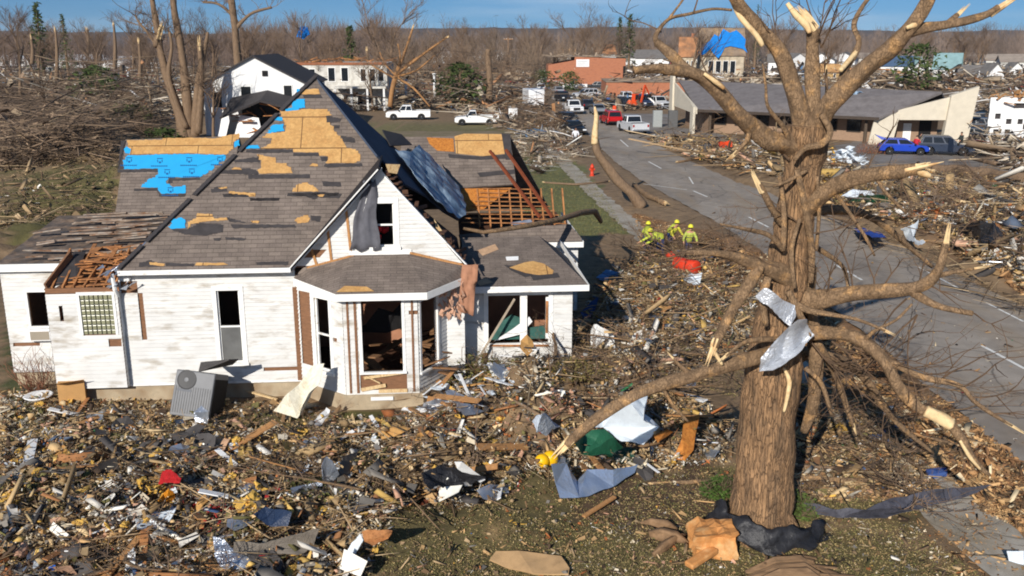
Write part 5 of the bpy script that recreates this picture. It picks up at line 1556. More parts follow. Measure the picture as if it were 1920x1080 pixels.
# evergreens
def evergreen(label, px, top, Y, w, seed, cone=True, base=None, mat=leaf_green):
    rs = random.Random(seed)
    t = AT(px, top, Y); h = t.z if base is None else t.z - base
    o = thing('pine_tree' if cone else 'evergreen_shrub', label, 'tree' if cone else 'shrub', (t.x, Y, base or 0))
    m = MB(); m.tube([(0, 0, 0), (0, 0, h * .9)], [h * .025, h * .006], 6); m.build('trunk', far_bark, o)
    m = MB()
    for k in range(620):
        z = rs.uniform(.15 if cone else .02, 1) ** .9
        wr = (w * (1.05 - z) if cone else w * math.sqrt(max(0, 1 - (2 * z - 1) ** 2)) + .1) * rs.uniform(.25, 1.05)
        a = rs.uniform(0, 6.28); c = Vector((math.cos(a) * wr, math.sin(a) * wr, z * h))
        s = w * rs.uniform(.12, .3); d = [Vector((rs.uniform(-1, 1), rs.uniform(-1, 1), rs.uniform(-.8, .5))) * s for _ in range(3)]
        m.add([c, c + d[0], c + d[1] * .7], [(0, 1, 2)])
    m.build('foliage', mat, o, fix=False)
    return o
evergreen('dark evergreen on the skyline right of the white house', 655, 48, 190, 3.2, 1)
evergreen('dark pine on the skyline, right one of a close pair', 1182, 26, 330, 4.2, 2)
evergreen('dark pine on the skyline, left one of a close pair', 1163, 32, 340, 3.4, 3)
evergreen('small pine with a lone tufted top seen past the big tree limbs', 1422, 8, 330, 2.0, 4)
evergreen('dark pine in the wood at far left', 66, 4, 230, 4, 5)
evergreen('small dark conifer on the left wooded skyline', 115, 26, 260, 3, 6)
evergreen('bright green round evergreen bush beyond the grey-roofed office', 1728, 82, 210, 5.5, 7, False)
evergreen('evergreen bush left of the battered multi-stemmed tree', 236, 196, 115, 3.2, 8, False)
evergreen('green bush under the snapped trunks by the pickups', 862, 118, 150, 4.2, 9, False)
evergreen('dark shrub against the brick building wall, right one', 1068, 134, 205, 2.6, 10, False)
evergreen('dark shrub against the brick building wall, left one', 1018, 132, 208, 2.6, 11, False)
evergreen('green fallen cedar among the brush at left', 175, 122, 150, 4, 12, False)
evergreen('low dark bush behind the blue underlay roof', 305, 240, 90, 2.2, 14, False)

# far wood: one mass
def far_wood(name, n, xf, yf, hf, seed, rgb):
    g = np.random.default_rng(seed)
    Y = g.uniform(*yf, n); X = g.uniform(*xf, n) * Y; Hh = (hf[0] + (hf[1] - hf[0]) * g.uniform(0, 1, n) ** 1.6) * (1 + .18 * np.sin(X * .035 + Y * .01))
    parts = []
    per = 64
    P = []; S = []
    tv = np.array([(-.5, 0, 0), (.25, .45, 0), (.25, -.45, 0), (0, 0, 1)]); tf = np.array([(0, 1, 3), (1, 2, 3), (2, 0, 3)])
    base = np.stack([X, Y, np.zeros(n)], 1)
    t = g.uniform(.12, .95, (n, per)); a = g.uniform(0, 2 * np.pi, (n, per)); lean = g.uniform(.1, .7, (n, per))
    t[:, 0] = 0; lean[:, 0] = .02
    ln = Hh[:, None] * g.uniform(.16, .42, (n, per)); ln[:, 0] = Hh * .9
    rr = ln * .009 + .03; rr[:, 0] = .16
    wid = Hh[:, None] * .16 * np.sin(np.pi * np.clip(t, 0, 1)) * g.uniform(0, 1, (n, per)); wid[:, 0] = 0
    O = np.stack([X[:, None] + np.cos(a) * wid, Y[:, None] + np.sin(a) * wid, t * Hh[:, None] * .8], -1)
    D = np.stack([np.cos(a) * lean, np.sin(a) * lean, np.ones_like(a)], -1); D /= np.linalg.norm(D, axis=-1, keepdims=True)
    Vv = O[:, :, None, :] + np.stack([tv[None, None, :, 0] * rr[..., None] * 2, tv[None, None, :, 1] * rr[..., None] * 2, np.zeros(rr.shape + (4,))], -1) + D[:, :, None, :] * (tv[:, 2][None, None, :, None] * ln[..., None, None])
    Vv = Vv.reshape(-1, 3)
    F = (tf[None] + (np.arange(n * per) * 4)[:, None, None]).reshape(-1, 3)
    C = np.repeat(np.array([lin(rgb)]) * g.uniform(.6, 1.35, (n, 1)), per * 4, 0)
    o = fast_mesh(name, [(Vv, F, C)], M('far_twigs', (1, 1, 1), attr=True, var=.1, rough=1.0))
    return tag(o, kind='stuff')
far_wood('far_wood', 700, (-.62, -.12), (290, 640), (9, 20), 1, (116, 98, 86))
far_wood('far_wood', 1900, (-.3, .62), (420, 1000), (9, 22), 2, (122, 106, 94))
far_wood('far_wood', 160, (-.14, .1), (240, 380), (6, 14), 3, (120, 102, 84))

# ------------------------------------------------------------------ vehicles
lamp_red = M('tail_lamp', (150, 16, 16), rough=.25, var=.05)
lamp_white = M('head_lamp', (225, 228, 230), rough=.15, var=.05)

def wheel(o, x, y, r, w=.24):
    m = MB(); m.lathe([(r * .62, -w / 2), (r * .93, -w / 2), (r, -w / 2 + .04), (r, w / 2 - .04), (r * .93, w / 2), (r * .62, w / 2)], 18, 'y', (x, y, r))
    t = m.build('wheel', rubber, o, smooth=False)
    m = MB(); s = -1 if y < 0 else 1
    m.lathe([(r * .6, 0), (r * .6, s * (w / 2 + .005)), (r * .5, s * (w / 2 - .03)), (r * .18, s * (w / 2 - .02)), (r * .16, s * (w / 2 + .01))], 14, 'y', (x, y, r))
    m.build('rim', chrome, t)

def arch(x, r, z0, n=7):
    return [(x - r * math.cos(math.pi * k / n), z0 + r * math.sin(math.pi * k / n)) for k in range(n + 1)]

def vehicle(name, label, cat, kind, rgb, loc, rz, group=None, s=1.0):
    o = thing(name, label, cat, (loc[0], loc[1], loc[2] if len(loc) > 2 else 0), rz, group)
    P = paint(rgb)
    D = {  # length, width, belt, roof, hood, greenhouse base x0,x1 / top x0,x1 (front is +x), wheelbase ends, radius
        'crew': (5.9, 1.98, 1.18, 1.92, 1.16, (-.55, 1.3), (-.4, .75), (-1.75, 1.95), .42),
        'single': (5.5, 1.95, 1.12, 1.82, 1.08, (.0, 1.35), (.12, .85), (-1.6, 1.85), .39),
        'suv': (4.8, 1.9, 1.05, 1.75, 1.05, (-2.25, 1.05), (-2.0, .3), (-1.4, 1.45), .38),
        'hatch': (4.3, 1.78, .95, 1.46, .93, (-1.95, 1.0), (-1.45, .15), (-1.25, 1.4), .33),
        'sedan': (4.8, 1.84, .95, 1.45, .93, (-1.65, 1.1), (-1.0, .2), (-1.4, 1.45), .33),
        'van': (5.2, 2.0, 1.2, 2.05, 1.15, (-2.5, 1.65), (-2.4, .95), (-1.6, 1.7), .37)}[kind]
    L, W, belt, top, hood, gb, gt, wx, r = D
    hl, hw = L / 2, W / 2
    ar = r * 1.2
    bed = kind in ('crew', 'single')
    prof = [(-hl, .5), (-hl + .04, .38)] + arch(wx[0], ar, .36) + arch(wx[1], ar, .36) + [(hl - .12, .36), (hl, .48), (hl - .02, hood - .22), (hl - .25, hood - .08), (gb[1] + .1, hood), (gb[1], belt), (gb[0], belt)]
    if bed: prof += [(gb[0] - .02, belt - .02), (-hl, belt - .04)]
    else: prof += [(-hl + .1, belt - .02), (-hl, belt - .3)]
    m = MB(); m.prism(prof, -hw, hw)
    body = m.build('body', P, o, bevel=.045)
    ti = .2
    def ring(x0, x1, y, z): return [(x0, -y, z), (x1, -y, z), (x1, y, z), (x0, y, z)]
    m = MB(); m.add(ring(gb[0], gb[1], hw - .06, belt - .01) + ring(gt[0], gt[1], hw - ti, top), [(3, 2, 1, 0), (4, 5, 6, 7), (0, 1, 5, 4), (1, 2, 6, 5), (2, 3, 7, 6), (3, 0, 4, 7)])
    m.build('cab', P, o, bevel=.04)
    def pt(fx, fz, side):                        # on the side of the cab
        x0 = gb[0] + (gt[0] - gb[0]) * fz; x1 = gb[1] + (gt[1] - gb[1]) * fz
        y = hw - .06 + (-ti + .06) * fz + .006
        return (x0 + (x1 - x0) * fx, side * y, belt + (top - belt) * fz)
    n = 2 if kind in ('crew', 'sedan', 'hatch') else (1 if kind == 'single' else 3)
    for side in (-1, 1):
        for k in range(n):
            a, b = (k + .06) / n, (k + .94) / n
            a = max(a, .05); b = min(b, .95)
            q = MB(); q.slab([pt(a, .12, side), pt(b, .12, side), pt(b, .86, side), pt(a, .86, side)], .01, dirn=(0, -side, 0)); q.build('window', glass, o)
        for k in range(max(1, n - (kind in ('suv', 'van')))):
            q = MB(); x = gb[0] + (gb[1] - gb[0]) * (k + .55) / max(1, n); q.box(x, x + .18, side * (hw + .0) - .012, side * (hw + .0) + .012, belt - .16, belt - .12); q.build('door_handle', rubber, o)
    for fr in (0, 1):
        def ep(fy, fz):
            x = (gb[1] + (gt[1] - gb[1]) * fz + .008) if fr else (gb[0] + (gt[0] - gb[0]) * fz - .008)
            return (x, fy * (hw - .06 + (-ti + .06) * fz), belt + (top - belt) * fz)
        q = MB(); q.slab([ep(-.88, .1), ep(.88, .1), ep(.86, .88), ep(-.86, .88)], .01, dirn=(-1 if fr else 1, 0, 0)); q.build('windscreen' if fr else 'rear_window', glass, o)
    if bed:
        m = MB(); m.box(-hl + .08, gb[0] - .06, -hw + .1, hw - .1, belt - .035, belt - .016); m.build('bed', M('bed_liner', (54, 54, 56), var=.2), o)
        m = MB()
        for (a, b, c, d) in ((-hl, gb[0] - .02, -hw, -hw + .09), (-hl, gb[0] - .02, hw - .09, hw), (-hl, -hl + .08, -hw + .09, hw - .09)):
            m.box(a, b, c, d, belt - .06, belt + .06)
        m.build('bed_rail', P, o)
    for wxx in wx:
        for side in (-1, 1):
            wheel(o, wxx, side * (hw - .11), r)
    for side in (-1, 1):
        q = MB(); q.box(hl - .04, hl + .012, side * hw * .78 - .2, side * hw * .78 + .2, hood - .36, hood - .2); q.build('headlight', lamp_white, o, bevel=.02)
        q = MB(); q.box(-hl - .012, -hl + .03, side * hw * .86 - .1, side * hw * .86 + .1, belt - .36, belt - .08); q.build('tail_light', lamp_red, o, bevel=.015)
        q = MB(); q.box(gb[1] - .2, gb[1] - .02, side * (hw + .12) - .09, side * (hw + .12) + .09, belt - .02, belt + .14); q.build('wing_mirror', rubber, o, bevel=.03)
    for x in (hl - .02, -hl - .06):
        q = MB(); q.box(x, x + .08, -hw + .06, hw - .06, .4, .58); q.build('bumper', chrome if bed else rubber, o, bevel=.03)
    q = MB(); q.box(hl - .02, hl + .01, -hw * .5, hw * .5, .62, hood - .2); q.build('grille', rubber, o)
    return o

def at(px, py): 
    p = G(px, py); return (p.x, p.y, 0)
vehicle('pickup_truck', 'white crew-cab pickup parked side-on in front of the cream two-storey house', 'pickup truck', 'crew', (236, 236, 234), at(766, 224), R(180 + 4))
vehicle('pickup_truck', 'white single-cab pickup with a long bed, parked side-on behind the roofs', 'pickup truck', 'single', (234, 234, 232), at(894, 234), R(180 + 3))
vehicle('pickup_truck', 'white pickup facing the camera on the far road just right of the white trailer', 'pickup truck', 'crew', (232, 232, 230), at(1074, 212), R(-82))
vehicle('pickup_truck', 'silver pickup driving away behind the red car on the road edge', 'pickup truck', 'crew', (196, 198, 200), at(1186, 248), R(101))
vehicle('car', 'bright red car standing on the road left of the silver pickup', 'car', 'suv', (176, 22, 22), at(1145, 233), R(98))
vehicle('car', 'dark SUV stopped on the left lane behind the walking person', 'car', 'suv', (34, 36, 42), at(1064, 238), R(-80))
vehicle('car', 'black low car nearest the walking person on the road', 'car', 'sedan', (26, 27, 30), at(1076, 251), R(-82))
vehicle('car', 'dark SUV on the far road beyond the white trailer', 'car', 'suv', (38, 40, 46), at(1056, 190), R(-75))
vehicle('pickup_truck', 'white pickup crossing the road side-on far behind the white trailer', 'pickup truck', 'single', (230, 230, 228), at(1078, 168), R(172))
vehicle('car', 'silver SUV parked in the rubble left of the excavator', 'car', 'suv', (188, 190, 194), at(1098, 184), R(200))
vehicle('pickup_truck', 'silver pickup parked beside the left fin wall of the office', 'pickup truck', 'crew', (206, 206, 204), at(1232, 203), R(-70))
vehicle('van', 'dark blue van parked right of the orange excavator', 'van', 'van', (36, 56, 88), at(1206, 202), R(-75))
vehicle('car', 'dark car behind the red barrel at the roadside', 'car', 'suv', (40, 44, 52), at(1164, 202), R(150))
vehicle('car', 'small red car on the far street near the utility pole', 'car', 'hatch', (190, 34, 30), at(964, 160), R(20))
vehicle('car', 'grey car on the far street left of the small red car', 'car', 'sedan', (64, 68, 84), at(938, 156), R(8))
vehicle('car', 'navy car on the far street right of the small red car', 'car', 'sedan', (34, 44, 68), at(984, 161), R(12))
vehicle('car', 'dark red car half hidden by the straight dead trunk', 'car', 'hatch', (122, 30, 30), at(908, 150), R(5))
hb = vehicle('car', 'bright blue hatchback with its tailgate open beside the office end wall', 'car', 'hatch', (22, 62, 172), at(1692, 289), R(-14))
m = MB(); m.slab([(-2.0, -.7, 1.4), (-1.5, -.7, 1.46), (-1.5, .7, 1.46), (-2.0, .7, 1.4), (-2.5, .62, 1.75), (-2.5, -.62, 1.75)], .05); m.build('tailgate', paint((22, 62, 172)), hb)
sv = vehicle('car', 'dark blue-grey SUV with a side door open parked right of the blue hatchback', 'car', 'suv', (42, 52, 70), at(1770, 290), R(-16))
m = MB(); m.slab([(.1, -.95, .45), (.45, -1.75, .45), (.45, -1.75, 1.1), (.4, -1.65, 1.6), (.1, -.95, 1.65)], .05, dirn=(1, 0, 0)); m.build('open_door', paint((42, 52, 70)), sv)
vehicle('car', 'dark parked car between the office fin wall and the white wreck, rear one', 'car', 'suv', (30, 34, 40), at(1838, 238), R(-20))
vehicle('car', 'crushed dark car in the rubble below the white wreck', 'car', 'sedan', (34, 36, 46), at(1832, 266), R(-30))
for k, (px, py, rgb, lb) in enumerate([(262, 146, (150, 30, 30), 'red car parked in the far lot at left'), (222, 142, (46, 60, 100), 'blue car parked in the far lot left of the red one'), (180, 140, (210, 210, 208), 'white car in the far lot below the long white warehouse'), (130, 138, (60, 62, 66), 'grey car in the far lot at left'), (300, 152, (38, 50, 90), 'dark blue car in the far lot right of the red one'), (90, 136, (220, 220, 220), 'white car at the left end of the far lot')]):
    vehicle('car', lb, 'car', ('sedan', 'suv')[k % 2], rgb, at(px, py), R(10 + 25 * k))
vehicle('pickup_truck', 'dark pickup behind the rubble near the white low building', 'pickup truck', 'crew', (34, 44, 58), at(930, 128), R(184))

for px, py, kd, rgb, rz, lb in [(1012, 172, 'suv', (206, 206, 204), 96, 'white SUV on the far street above the cargo trailer'), (1046, 176, 'sedan', (150, 152, 156), 100, 'grey car on the far street right of the cargo trailer'), (1118, 168, 'suv', (40, 44, 50), 170, 'black SUV parked side-on before the low red brick wall'),
                                (1140, 176, 'sedan', (168, 164, 150), 10, 'tan car on the far street left of the low red brick wall'), (1172, 190, 'suv', (216, 218, 220), 95, 'white SUV parked just left of the excavator'), (1100, 204, 'sedan', (44, 48, 56), 95, 'dark sedan on the far road right of the white pickup facing the camera'),
                                (1120, 214, 'sedan', (120, 124, 130), 94, 'grey sedan on the road left of the red car'), (1850, 250, 'suv', (70, 76, 86), -30, 'grey SUV in the rubble left of the white punctured wall'), (896, 162, 'sedan', (200, 200, 198), 8, 'white car on the far street beyond the pickups')]:
    vehicle('car', lb, 'car', kd, rgb, at(px, py), R(rz))

# white cargo trailer
t = thing('cargo_trailer', 'white box trailer standing on the far road, its rear door to the camera', 'trailer', at(1000, 203), R(-80))
m = MB(); m.box(-2.6, 2.6, -1.25, 1.25, .55, 3.0); m.build('body', paint((232, 232, 232)), t, bevel=.06)
m = MB(); m.box(2.6, 2.625, -1.1, 1.1, .7, 2.85); dr = m.build('rear_door', paint((240, 240, 240)), t)
m = MB(); m.box(2.63, 2.65, -.03, .03, .7, 2.85); m.build('latch_bar', chrome, dr)
for x in (-.45, .45):
    for s in (-1, 1): wheel(t, x, s * 1.16, .36)
m = MB(); m.box(-3.9, -2.6, -.06, .06, .5, .6); m.box(-2.6, 2.6, -1.1, 1.1, .45, .56); m.build('tow_frame', rubber, t)
t = thing('roof_vent_box', 'small white appliance dumped in the brush right of the single-cab pickup', 'appliance', at(962, 224))
m = MB(); m.box(-.6, .6, -.4, .4, 0, 1.5); m.build('cabinet', white_trim_b, t, bevel=.05)
m = MB(); m.box(-.5, .5, -.42, -.4, .1, .7); m.build('door', white_trim, t)

# orange mini excavator
t = thing('excavator', 'orange mini excavator with its arm raised by the office drive', 'excavator', at(1193, 204), R(40))
op = M('machine_orange', (210, 76, 34), rough=.4, var=.1)
m = MB()
for s in (-1, 1):
    m.prism([(-.9, .15), (-.75, 0), (.75, 0), (.9, .15), (.9, .4), (.75, .55), (-.75, .55), (-.9, .4)], s * .62 - .18, s * .62 + .18)
m.build('tracks', rubber, t)
m = MB(); m.prism([(-.9, .6), (.8, .6), (.8, .9), (.2, 1.1), (-.9, 1.2)], -.7, .7); m.build('body', op, t, bevel=.04)
m = MB(); m.prism([(-.5, 1.1), (.5, 1.0), (.4, 2.3), (-.4, 2.3)], -.05, .65); cb_ = m.build('cab', op, t, bevel=.04)
m = MB(); m.prism([(-.35, 1.4), (.4, 1.35), (.33, 2.15), (-.3, 2.15)], -.06, .66); m.build('window', glass, cb_)
m = MB(); m.beam((.7, -.3, .9), (1.5, -.3, 3.6), .2, .28); m.beam((1.5, -.3, 3.6), (2.5, -.3, 2.2), .16, .2); m.build('arm', op, t)
m = MB(); m.prism([(2.3, 2.2), (2.7, 2.2), (2.75, 1.7), (2.35, 1.75)], -.55, -.05); m.build('bucket', rubber, t)

# hydrant, barrel, utility poles
t = thing('fire_hydrant', 'orange-red fire hydrant on the verge beside the pavement', 'hydrant', at(1110, 330))
hm = M('hydrant_red', (206, 62, 32), rough=.45, var=.1)
m = MB(); m.lathe([(.2, 0), (.2, .06), (.13, .08), (.12, .62), (.16, .64), (.16, .7), (.13, .82), (.05, .9), (.03, .96)], 14, 'z'); m.build('barrel', hm, t, smooth=True)
for s in (-1, 1):
    m = MB(); m.beam((0, 0, .52), (s * .22, 0, .52), .13, .13); m.build('outlet', hm, t, bevel=.02)
t = thing('traffic_drum', 'orange traffic drum beside the red car', 'traffic drum', at(1152, 212))
m = MB(); m.lathe([(.36, 0), (.36, .08), (.3, .1), (.26, 1.0), (.2, 1.06)], 14, 'z'); m.build('drum', orange_plastic, t, smooth=True)
m = MB(); m.lathe([(.292, .35), (.285, .5)], 14, 'z'); m.build('band', white_trim_b, t)
t = thing('traffic_drum', 'orange traffic drum on the far street in front of the brick building', 'traffic drum', at(1028, 160))
m = MB(); m.lathe([(.36, 0), (.36, .08), (.3, .1), (.26, 1.0), (.2, 1.06)], 14, 'z'); m.build('drum', orange_plastic, t, smooth=True)
def utility_pole(label, px, py, top, arms=True):
    b = G(px, py); h = AT(px, top, b.y).z
    t = thing('utility_pole', label, 'utility pole', (b.x, b.y, 0))
    m = MB(); m.tube([(0, 0, 0), (0, 0, h)], [.2, .14], 10); m.build('pole', M('pole_wood', (142, 112, 84), var=.2, scale=3, stretch=(3, 3, .4)), t)
    if arms:
        m = MB(); m.beam((-1.3, 0, h - .5), (1.3, 0, h - .5), .14, .16); c = m.build('crossarm', raw_wood, t)
        for x in (-1.15, -.5, .5, 1.15):
            m = MB(); m.lathe([(.05, 0), (.07, .06), (.04, .16)], 8, 'z', (x, 0, h - .42)); m.build('insulator', white_trim_b, c)
utility_pole('wooden utility pole with crossarm standing at the far street', 953, 148, 70)
utility_pole('wooden utility pole rising from the wood at far left', 168, 128, 58)
utility_pole('thin bare pole behind the brick building', 1000, 130, 82, False)
t = thing('porch_column', 'white column left standing between the two white side-on pickups', 'column', at(815, 192)); m = MB(); m.lathe([(.35, 0), (.35, .3), (.22, .35), (.18, 4.6), (.3, 4.7), (.3, 4.9)], 12, 'z'); m.build('shaft', white_trim_b, t)
t = thing('porch_column', 'white column behind the white crew-cab pickup', 'column', at(762, 196)); m = MB(); m.lathe([(.35, 0), (.35, .3), (.22, .35), (.18, 3.8), (.3, 3.9), (.3, 4.1)], 12, 'z'); m.build('shaft', white_trim_b, t)

# ------------------------------------------------------------------ buildings farther off
def far_wall_T(a, b):
    return Matrix.Translation((a[0], a[1], 0)) @ Matrix.Rotation(math.atan2(b[1] - a[1], b[0] - a[0]), 4, 'Z'), math.dist(a[:2], b[:2])

beige = M('beige_cladding', (206, 196, 176), var=.08, scale=1.5)
office_roof = M('office_shingle', (122, 116, 114), var=.14, scale=2.5, second=(108, 102, 100), cover=.45, sscale=1)
brown_brick = M('brown_brick', (150, 124, 102), var=.2, scale=6, stretch=(1, 1, 3))
red_brick = M('red_brick', (172, 112, 82), var=.14, scale=4, stretch=(1, 1, 3), second=(150, 96, 72), cover=.4, sscale=1.2)

A, B, C = G(1312, 250), G(1642, 270), G(1772, 271)
ZE = 2.75
OB = thing('office_building', 'long low office with a grey sloping roof and beige slanted end walls beside the road', 'building', (A.x, A.y, 0))
RL = AT(1272, 150, 121); RR_ = AT(1766, 172, C.y + 1.5)
def W_(x, y, z): return Vector((x, y, z))
ea, eb = W_(A.x - .5, A.y - .6, ZE), W_(B.x - .3, B.y - .9, ZE)
m = MB(); m.slab([ea, eb, RR_, RL], .25); m.build('roof', office_roof, OB, world=True)
back = Vector((8, 14, 0))
m = MB(); m.slab([RL, RR_, RR_ + back * .7 + Vector((0, 0, -2.5)), RL + back * .7 + Vector((0, 0, -2.5))], .2); m.build('roof', office_roof, OB, world=True)
m = MB(); m.beam(ea + Vector((0, -.05, -.15)), eb + Vector((0, -.05, -.15)), .08, .3); m.build('fascia', M('dark_fascia', (70, 60, 52), var=.2), OB, world=True)
TA, LA = far_wall_T(A + Vector((1.0, 1.6, 0)), B + Vector((1.0, 1.6, 0)))
m = MB(TA); m.box(0, LA, 0, .25, 0, 3.2); m.build('wall', brown_brick, OB, world=True)
for k in range(7):
    s = 1.0 + k * (LA - 2) / 7
    f = MB(TA); f.box(s, s + 1.5, -.06, .0, .9, 2.3); w = f.build('window', M('bronze_frame', (70, 60, 50), var=.1), OB, world=True)
    g = MB(TA); g.box(s + .1, s + 1.4, -.08, -.06, 1.0, 2.2); g.build('pane', glass, w, world=False); w.children[0].data.transform(Matrix.Translation(OB.location).inverted())
m = MB()
for k in range(5):
    p = A.lerp(B, .06 + k * .22)
    m = MB(); m.beam(p, p + Vector((0, 0, ZE)), .25, .25); m.build('post', M('dark_post', (84, 72, 60), var=.2), OB, world=True)
TB, LB = far_wall_T(B, C)
m = MB(TB); m.prism([(-.6, 2.45), (LB, 2.45), (LB, 4.75), (-.6, 2.75)], -.15, .15); m.build('end_wall', beige, OB, world=True)
m = MB(TB); m.prism([(-.9, -.1), (1.5, -.1), (2.0, 3.1), (-.4, 2.85)], -.35, -.16); m.build('slanted_pier', beige, OB, world=True)
m = MB(TB); m.prism([(LB - .5, -.1), (LB + 1.9, -.1), (LB + 2.5, 5.8), (LB - .1, 4.9)], -.5, .2); m.build('fin_wall', beige, OB, world=True)
m = MB(TB); m.box(1.0, LB, 2.6, 2.8, 0, 2.6); m.build('wall', brown_brick, OB, world=True)
m = MB(TB); m.box(5.0, 6.2, 2.5, 2.6, 0, 2.2); m.build('door', black_in, OB, world=True)
m = MB(TB); m.box(3.4, 4.2, 2.5, 2.6, 0, 1.9); m.build('door', white_trim_b, OB, world=True)
m = MB(TB); m.box(.0, LB, .3, 3.2, 2.4, 2.5); m.build('porch_ceiling', dark_wood, OB, world=True)
TD, LD = far_wall_T(RL + Vector((-.9, -1, 0)), A + Vector((-.6, -.5, 0)))
m = MB(TD); m.prism([(-.2, -.1), (1.8, -.1), (1.5, 6.2), (-.1, 6.3)], -.3, .0); m.build('fin_wall', beige, OB, world=True)
m = MB(TD); m.prism([(1.6, 2.4), (LD, 2.2), (LD, 2.9), (1.6, 5.2)], -.1, .1); m.build('end_wall', beige, OB, world=True)
m = MB(TD); m.prism([(LD - 1.3, -.1), (LD + .1, -.1), (LD + .1, 3.0), (LD - 1.3, 3.3)], -.4, -.12); m.build('slanted_pier', beige, OB, world=True)
m = MB(TD); m.box(1.5, LD, 1.5, 1.7, 0, 2.4); m.build('wall', brown_brick, OB, world=True)
for px, lb, rgb in ((1232, 'light grey utility cabinet by the office left fin wall', (150, 154, 152)), (1261, 'dark grey utility cabinet by the office left fin wall', (92, 92, 92))):
    b = at(px, 238); t = thing('utility_cabinet', lb, 'cabinet', b)
    m = MB(); m.box(-.55, .55, -.4, .4, 0, 2.0); m.build('casing', M('cabinet_%d' % px, rgb, var=.1), t, bevel=.03)
    m = MB(); m.box(-.48, .48, -.42, -.4, .1, 1.9); m.build('door', M('cabinet_%d' % px, rgb), t)
rp = RL.lerp(RR_, .72).lerp(ea.lerp(eb, .72), .42)
sheet3('sheet_metal', 'pale blue bent metal sheet lying on the office roof', 'sheet metal', [rp + Vector(q) for q in ((-1.6, -.5, .1), (-.6, -.8, .4), (.6, -.3, .3), (2.2, .2, .4), (1.4, .8, .5), (-.2, .6, .3), (-1.2, .6, .9))], bluemetal, (0, -.4, 1), .25, 2)

def far_house(name, label, cx, cy, w, d, h, rh, rz, wm, rm, wins=(), front=True, chimney=False, door=None, noroof=False, wrecked=0, seed=0, gable_front=True):
    """A house: walls, roof, windows with panes; ridge along its depth when the gable faces front."""
    o = thing(name, label, 'house', (cx, cy, 0), rz)
    m = MB()
    if gable_front:
        m.prism([(-w / 2, 0), (w / 2, 0), (w / 2, h), (0, h + rh), (-w / 2, h)], 0, d)
    else:
        m.box(-w / 2, w / 2, 0, d, 0, h)
    m.build('wall', wm, o)
    if not noroof:
        m = MB(); e = .4
        if gable_front:
            k = rh / (w / 2)
            for s in (-1, 1):
                if wrecked and s == 1 and wrecked > 1: continue
                m.slab([(s * (w / 2 + e), -e, h - k * e + .06), (0, -e, h + rh + .06), (0, d + e, h + rh + .06), (s * (w / 2 + e), d + e, h - k * e + .06)], .14)
        else:
            k = rh / (d / 2)
            m.slab([(-w / 2 - e, -e, h - k * e + .05), (w / 2 + e, -e, h - k * e + .05), (w / 2 + e, d / 2, h + rh + .05), (-w / 2 - e, d / 2, h + rh + .05)], .14)
            m.slab([(-w / 2 - e, d + e, h - k * e + .05), (w / 2 + e, d + e, h - k * e + .05), (w / 2 + e, d / 2, h + rh + .05), (-w / 2 - e, d / 2, h + rh + .05)], .14)
            g = MB()
            for s in (-1, 1):
                g.add([(s * w / 2, 0, h), (s * w / 2, d, h), (s * w / 2, d / 2, h + rh)], [(0, 1, 2)])
            g.build('gable_wall', wm, o)
        r = m.build('roof', rm, o)
        if chimney:
            c = MB(); c.box(w * .15, w * .15 + .8, d * .5, d * .5 + .8, h, h + rh + 1); c.build('chimney', red_brick, r)
    for (x, z, ww, hh) in wins:
        f = MB(); f.box(x - ww / 2, x + ww / 2, -.07, -.01, z, z + hh); q = f.build('window', white_trim, o)
        g = MB(); g.box(x - ww / 2 + .12, x + ww / 2 - .12, -.09, -.07, z + .12, z + hh - .12); g.build('pane', glass, q)
    if door:
        g = MB(); g.box(door - .5, door + .5, -.06, -.01, 0, 2.1); g.build('door', dark_wood, o)
    return o

# the collapsed white house
cx = AT(477, 150, 106)
WH = far_house('wrecked_house', 'white gabled house with a caved-in front porch behind the foreground roof', cx.x, 106, 11.4, 16, 5.6, 3.0, R(4), white_trim_b, felt,
               [(-4.2, 2.9, 1.2, 1.9), (-1.0, 3.2, 1.3, 2.2), (3.6, 3.3, 1.1, 2.2)], seed=1)
m = MB(); m.slab([(-3.2, -4.0, 2.2), (1.2, -3.8, 4.0), (1.4, -.2, 4.9), (-2.6, -.2, 4.1)], .2); m.slab([(1.2, -3.8, 4.0), (6.4, -4.0, 2.6), (6.2, -.2, 3.6), (1.4, -.2, 4.9)], .2)
m.build('porch_roof', felt, WH)
m = MB(); rs = random.Random(6)
for k in range(26):
    p = Vector((rs.uniform(-3, 6), rs.uniform(-4, -.4), rs.uniform(.4, 3.4))); a = rs.uniform(0, 3.1); l = rs.uniform(1, 3.2)
    m.beam(p, p + Vector((math.cos(a) * l, math.sin(a) * .7 * l, rs.uniform(-.8, 1.0))), rs.uniform(.1, .7), .08)
m.build('fallen_timber', orange_wood, WH)
m = MB(); m.slab([(-5.6, -.5, 0), (-3.0, -2.6, 0), (-2.2, -2.2, 2.9), (-5.0, -.4, 3.1)], .15, dirn=(.3, .8, 0)); m.slab([(-2.0, -3.2, 0), (1.2, -3.6, 0), (.6, -2.2, 2.0), (-1.4, -2.2, 2.3)], .15, dirn=(.1, .9, 0))
m.build('fallen_wall', white_trim_b, WH)
m = MB(); m.box(.9, 1.5, -.1, -.02, 6.4, 7.0); m.build('attic_vent', black_in, WH)
m = MB(); m.box(-1.6, 2.8, -.05, -.02, 1.0, 3.6); m.build('porch_opening', black_in, WH)

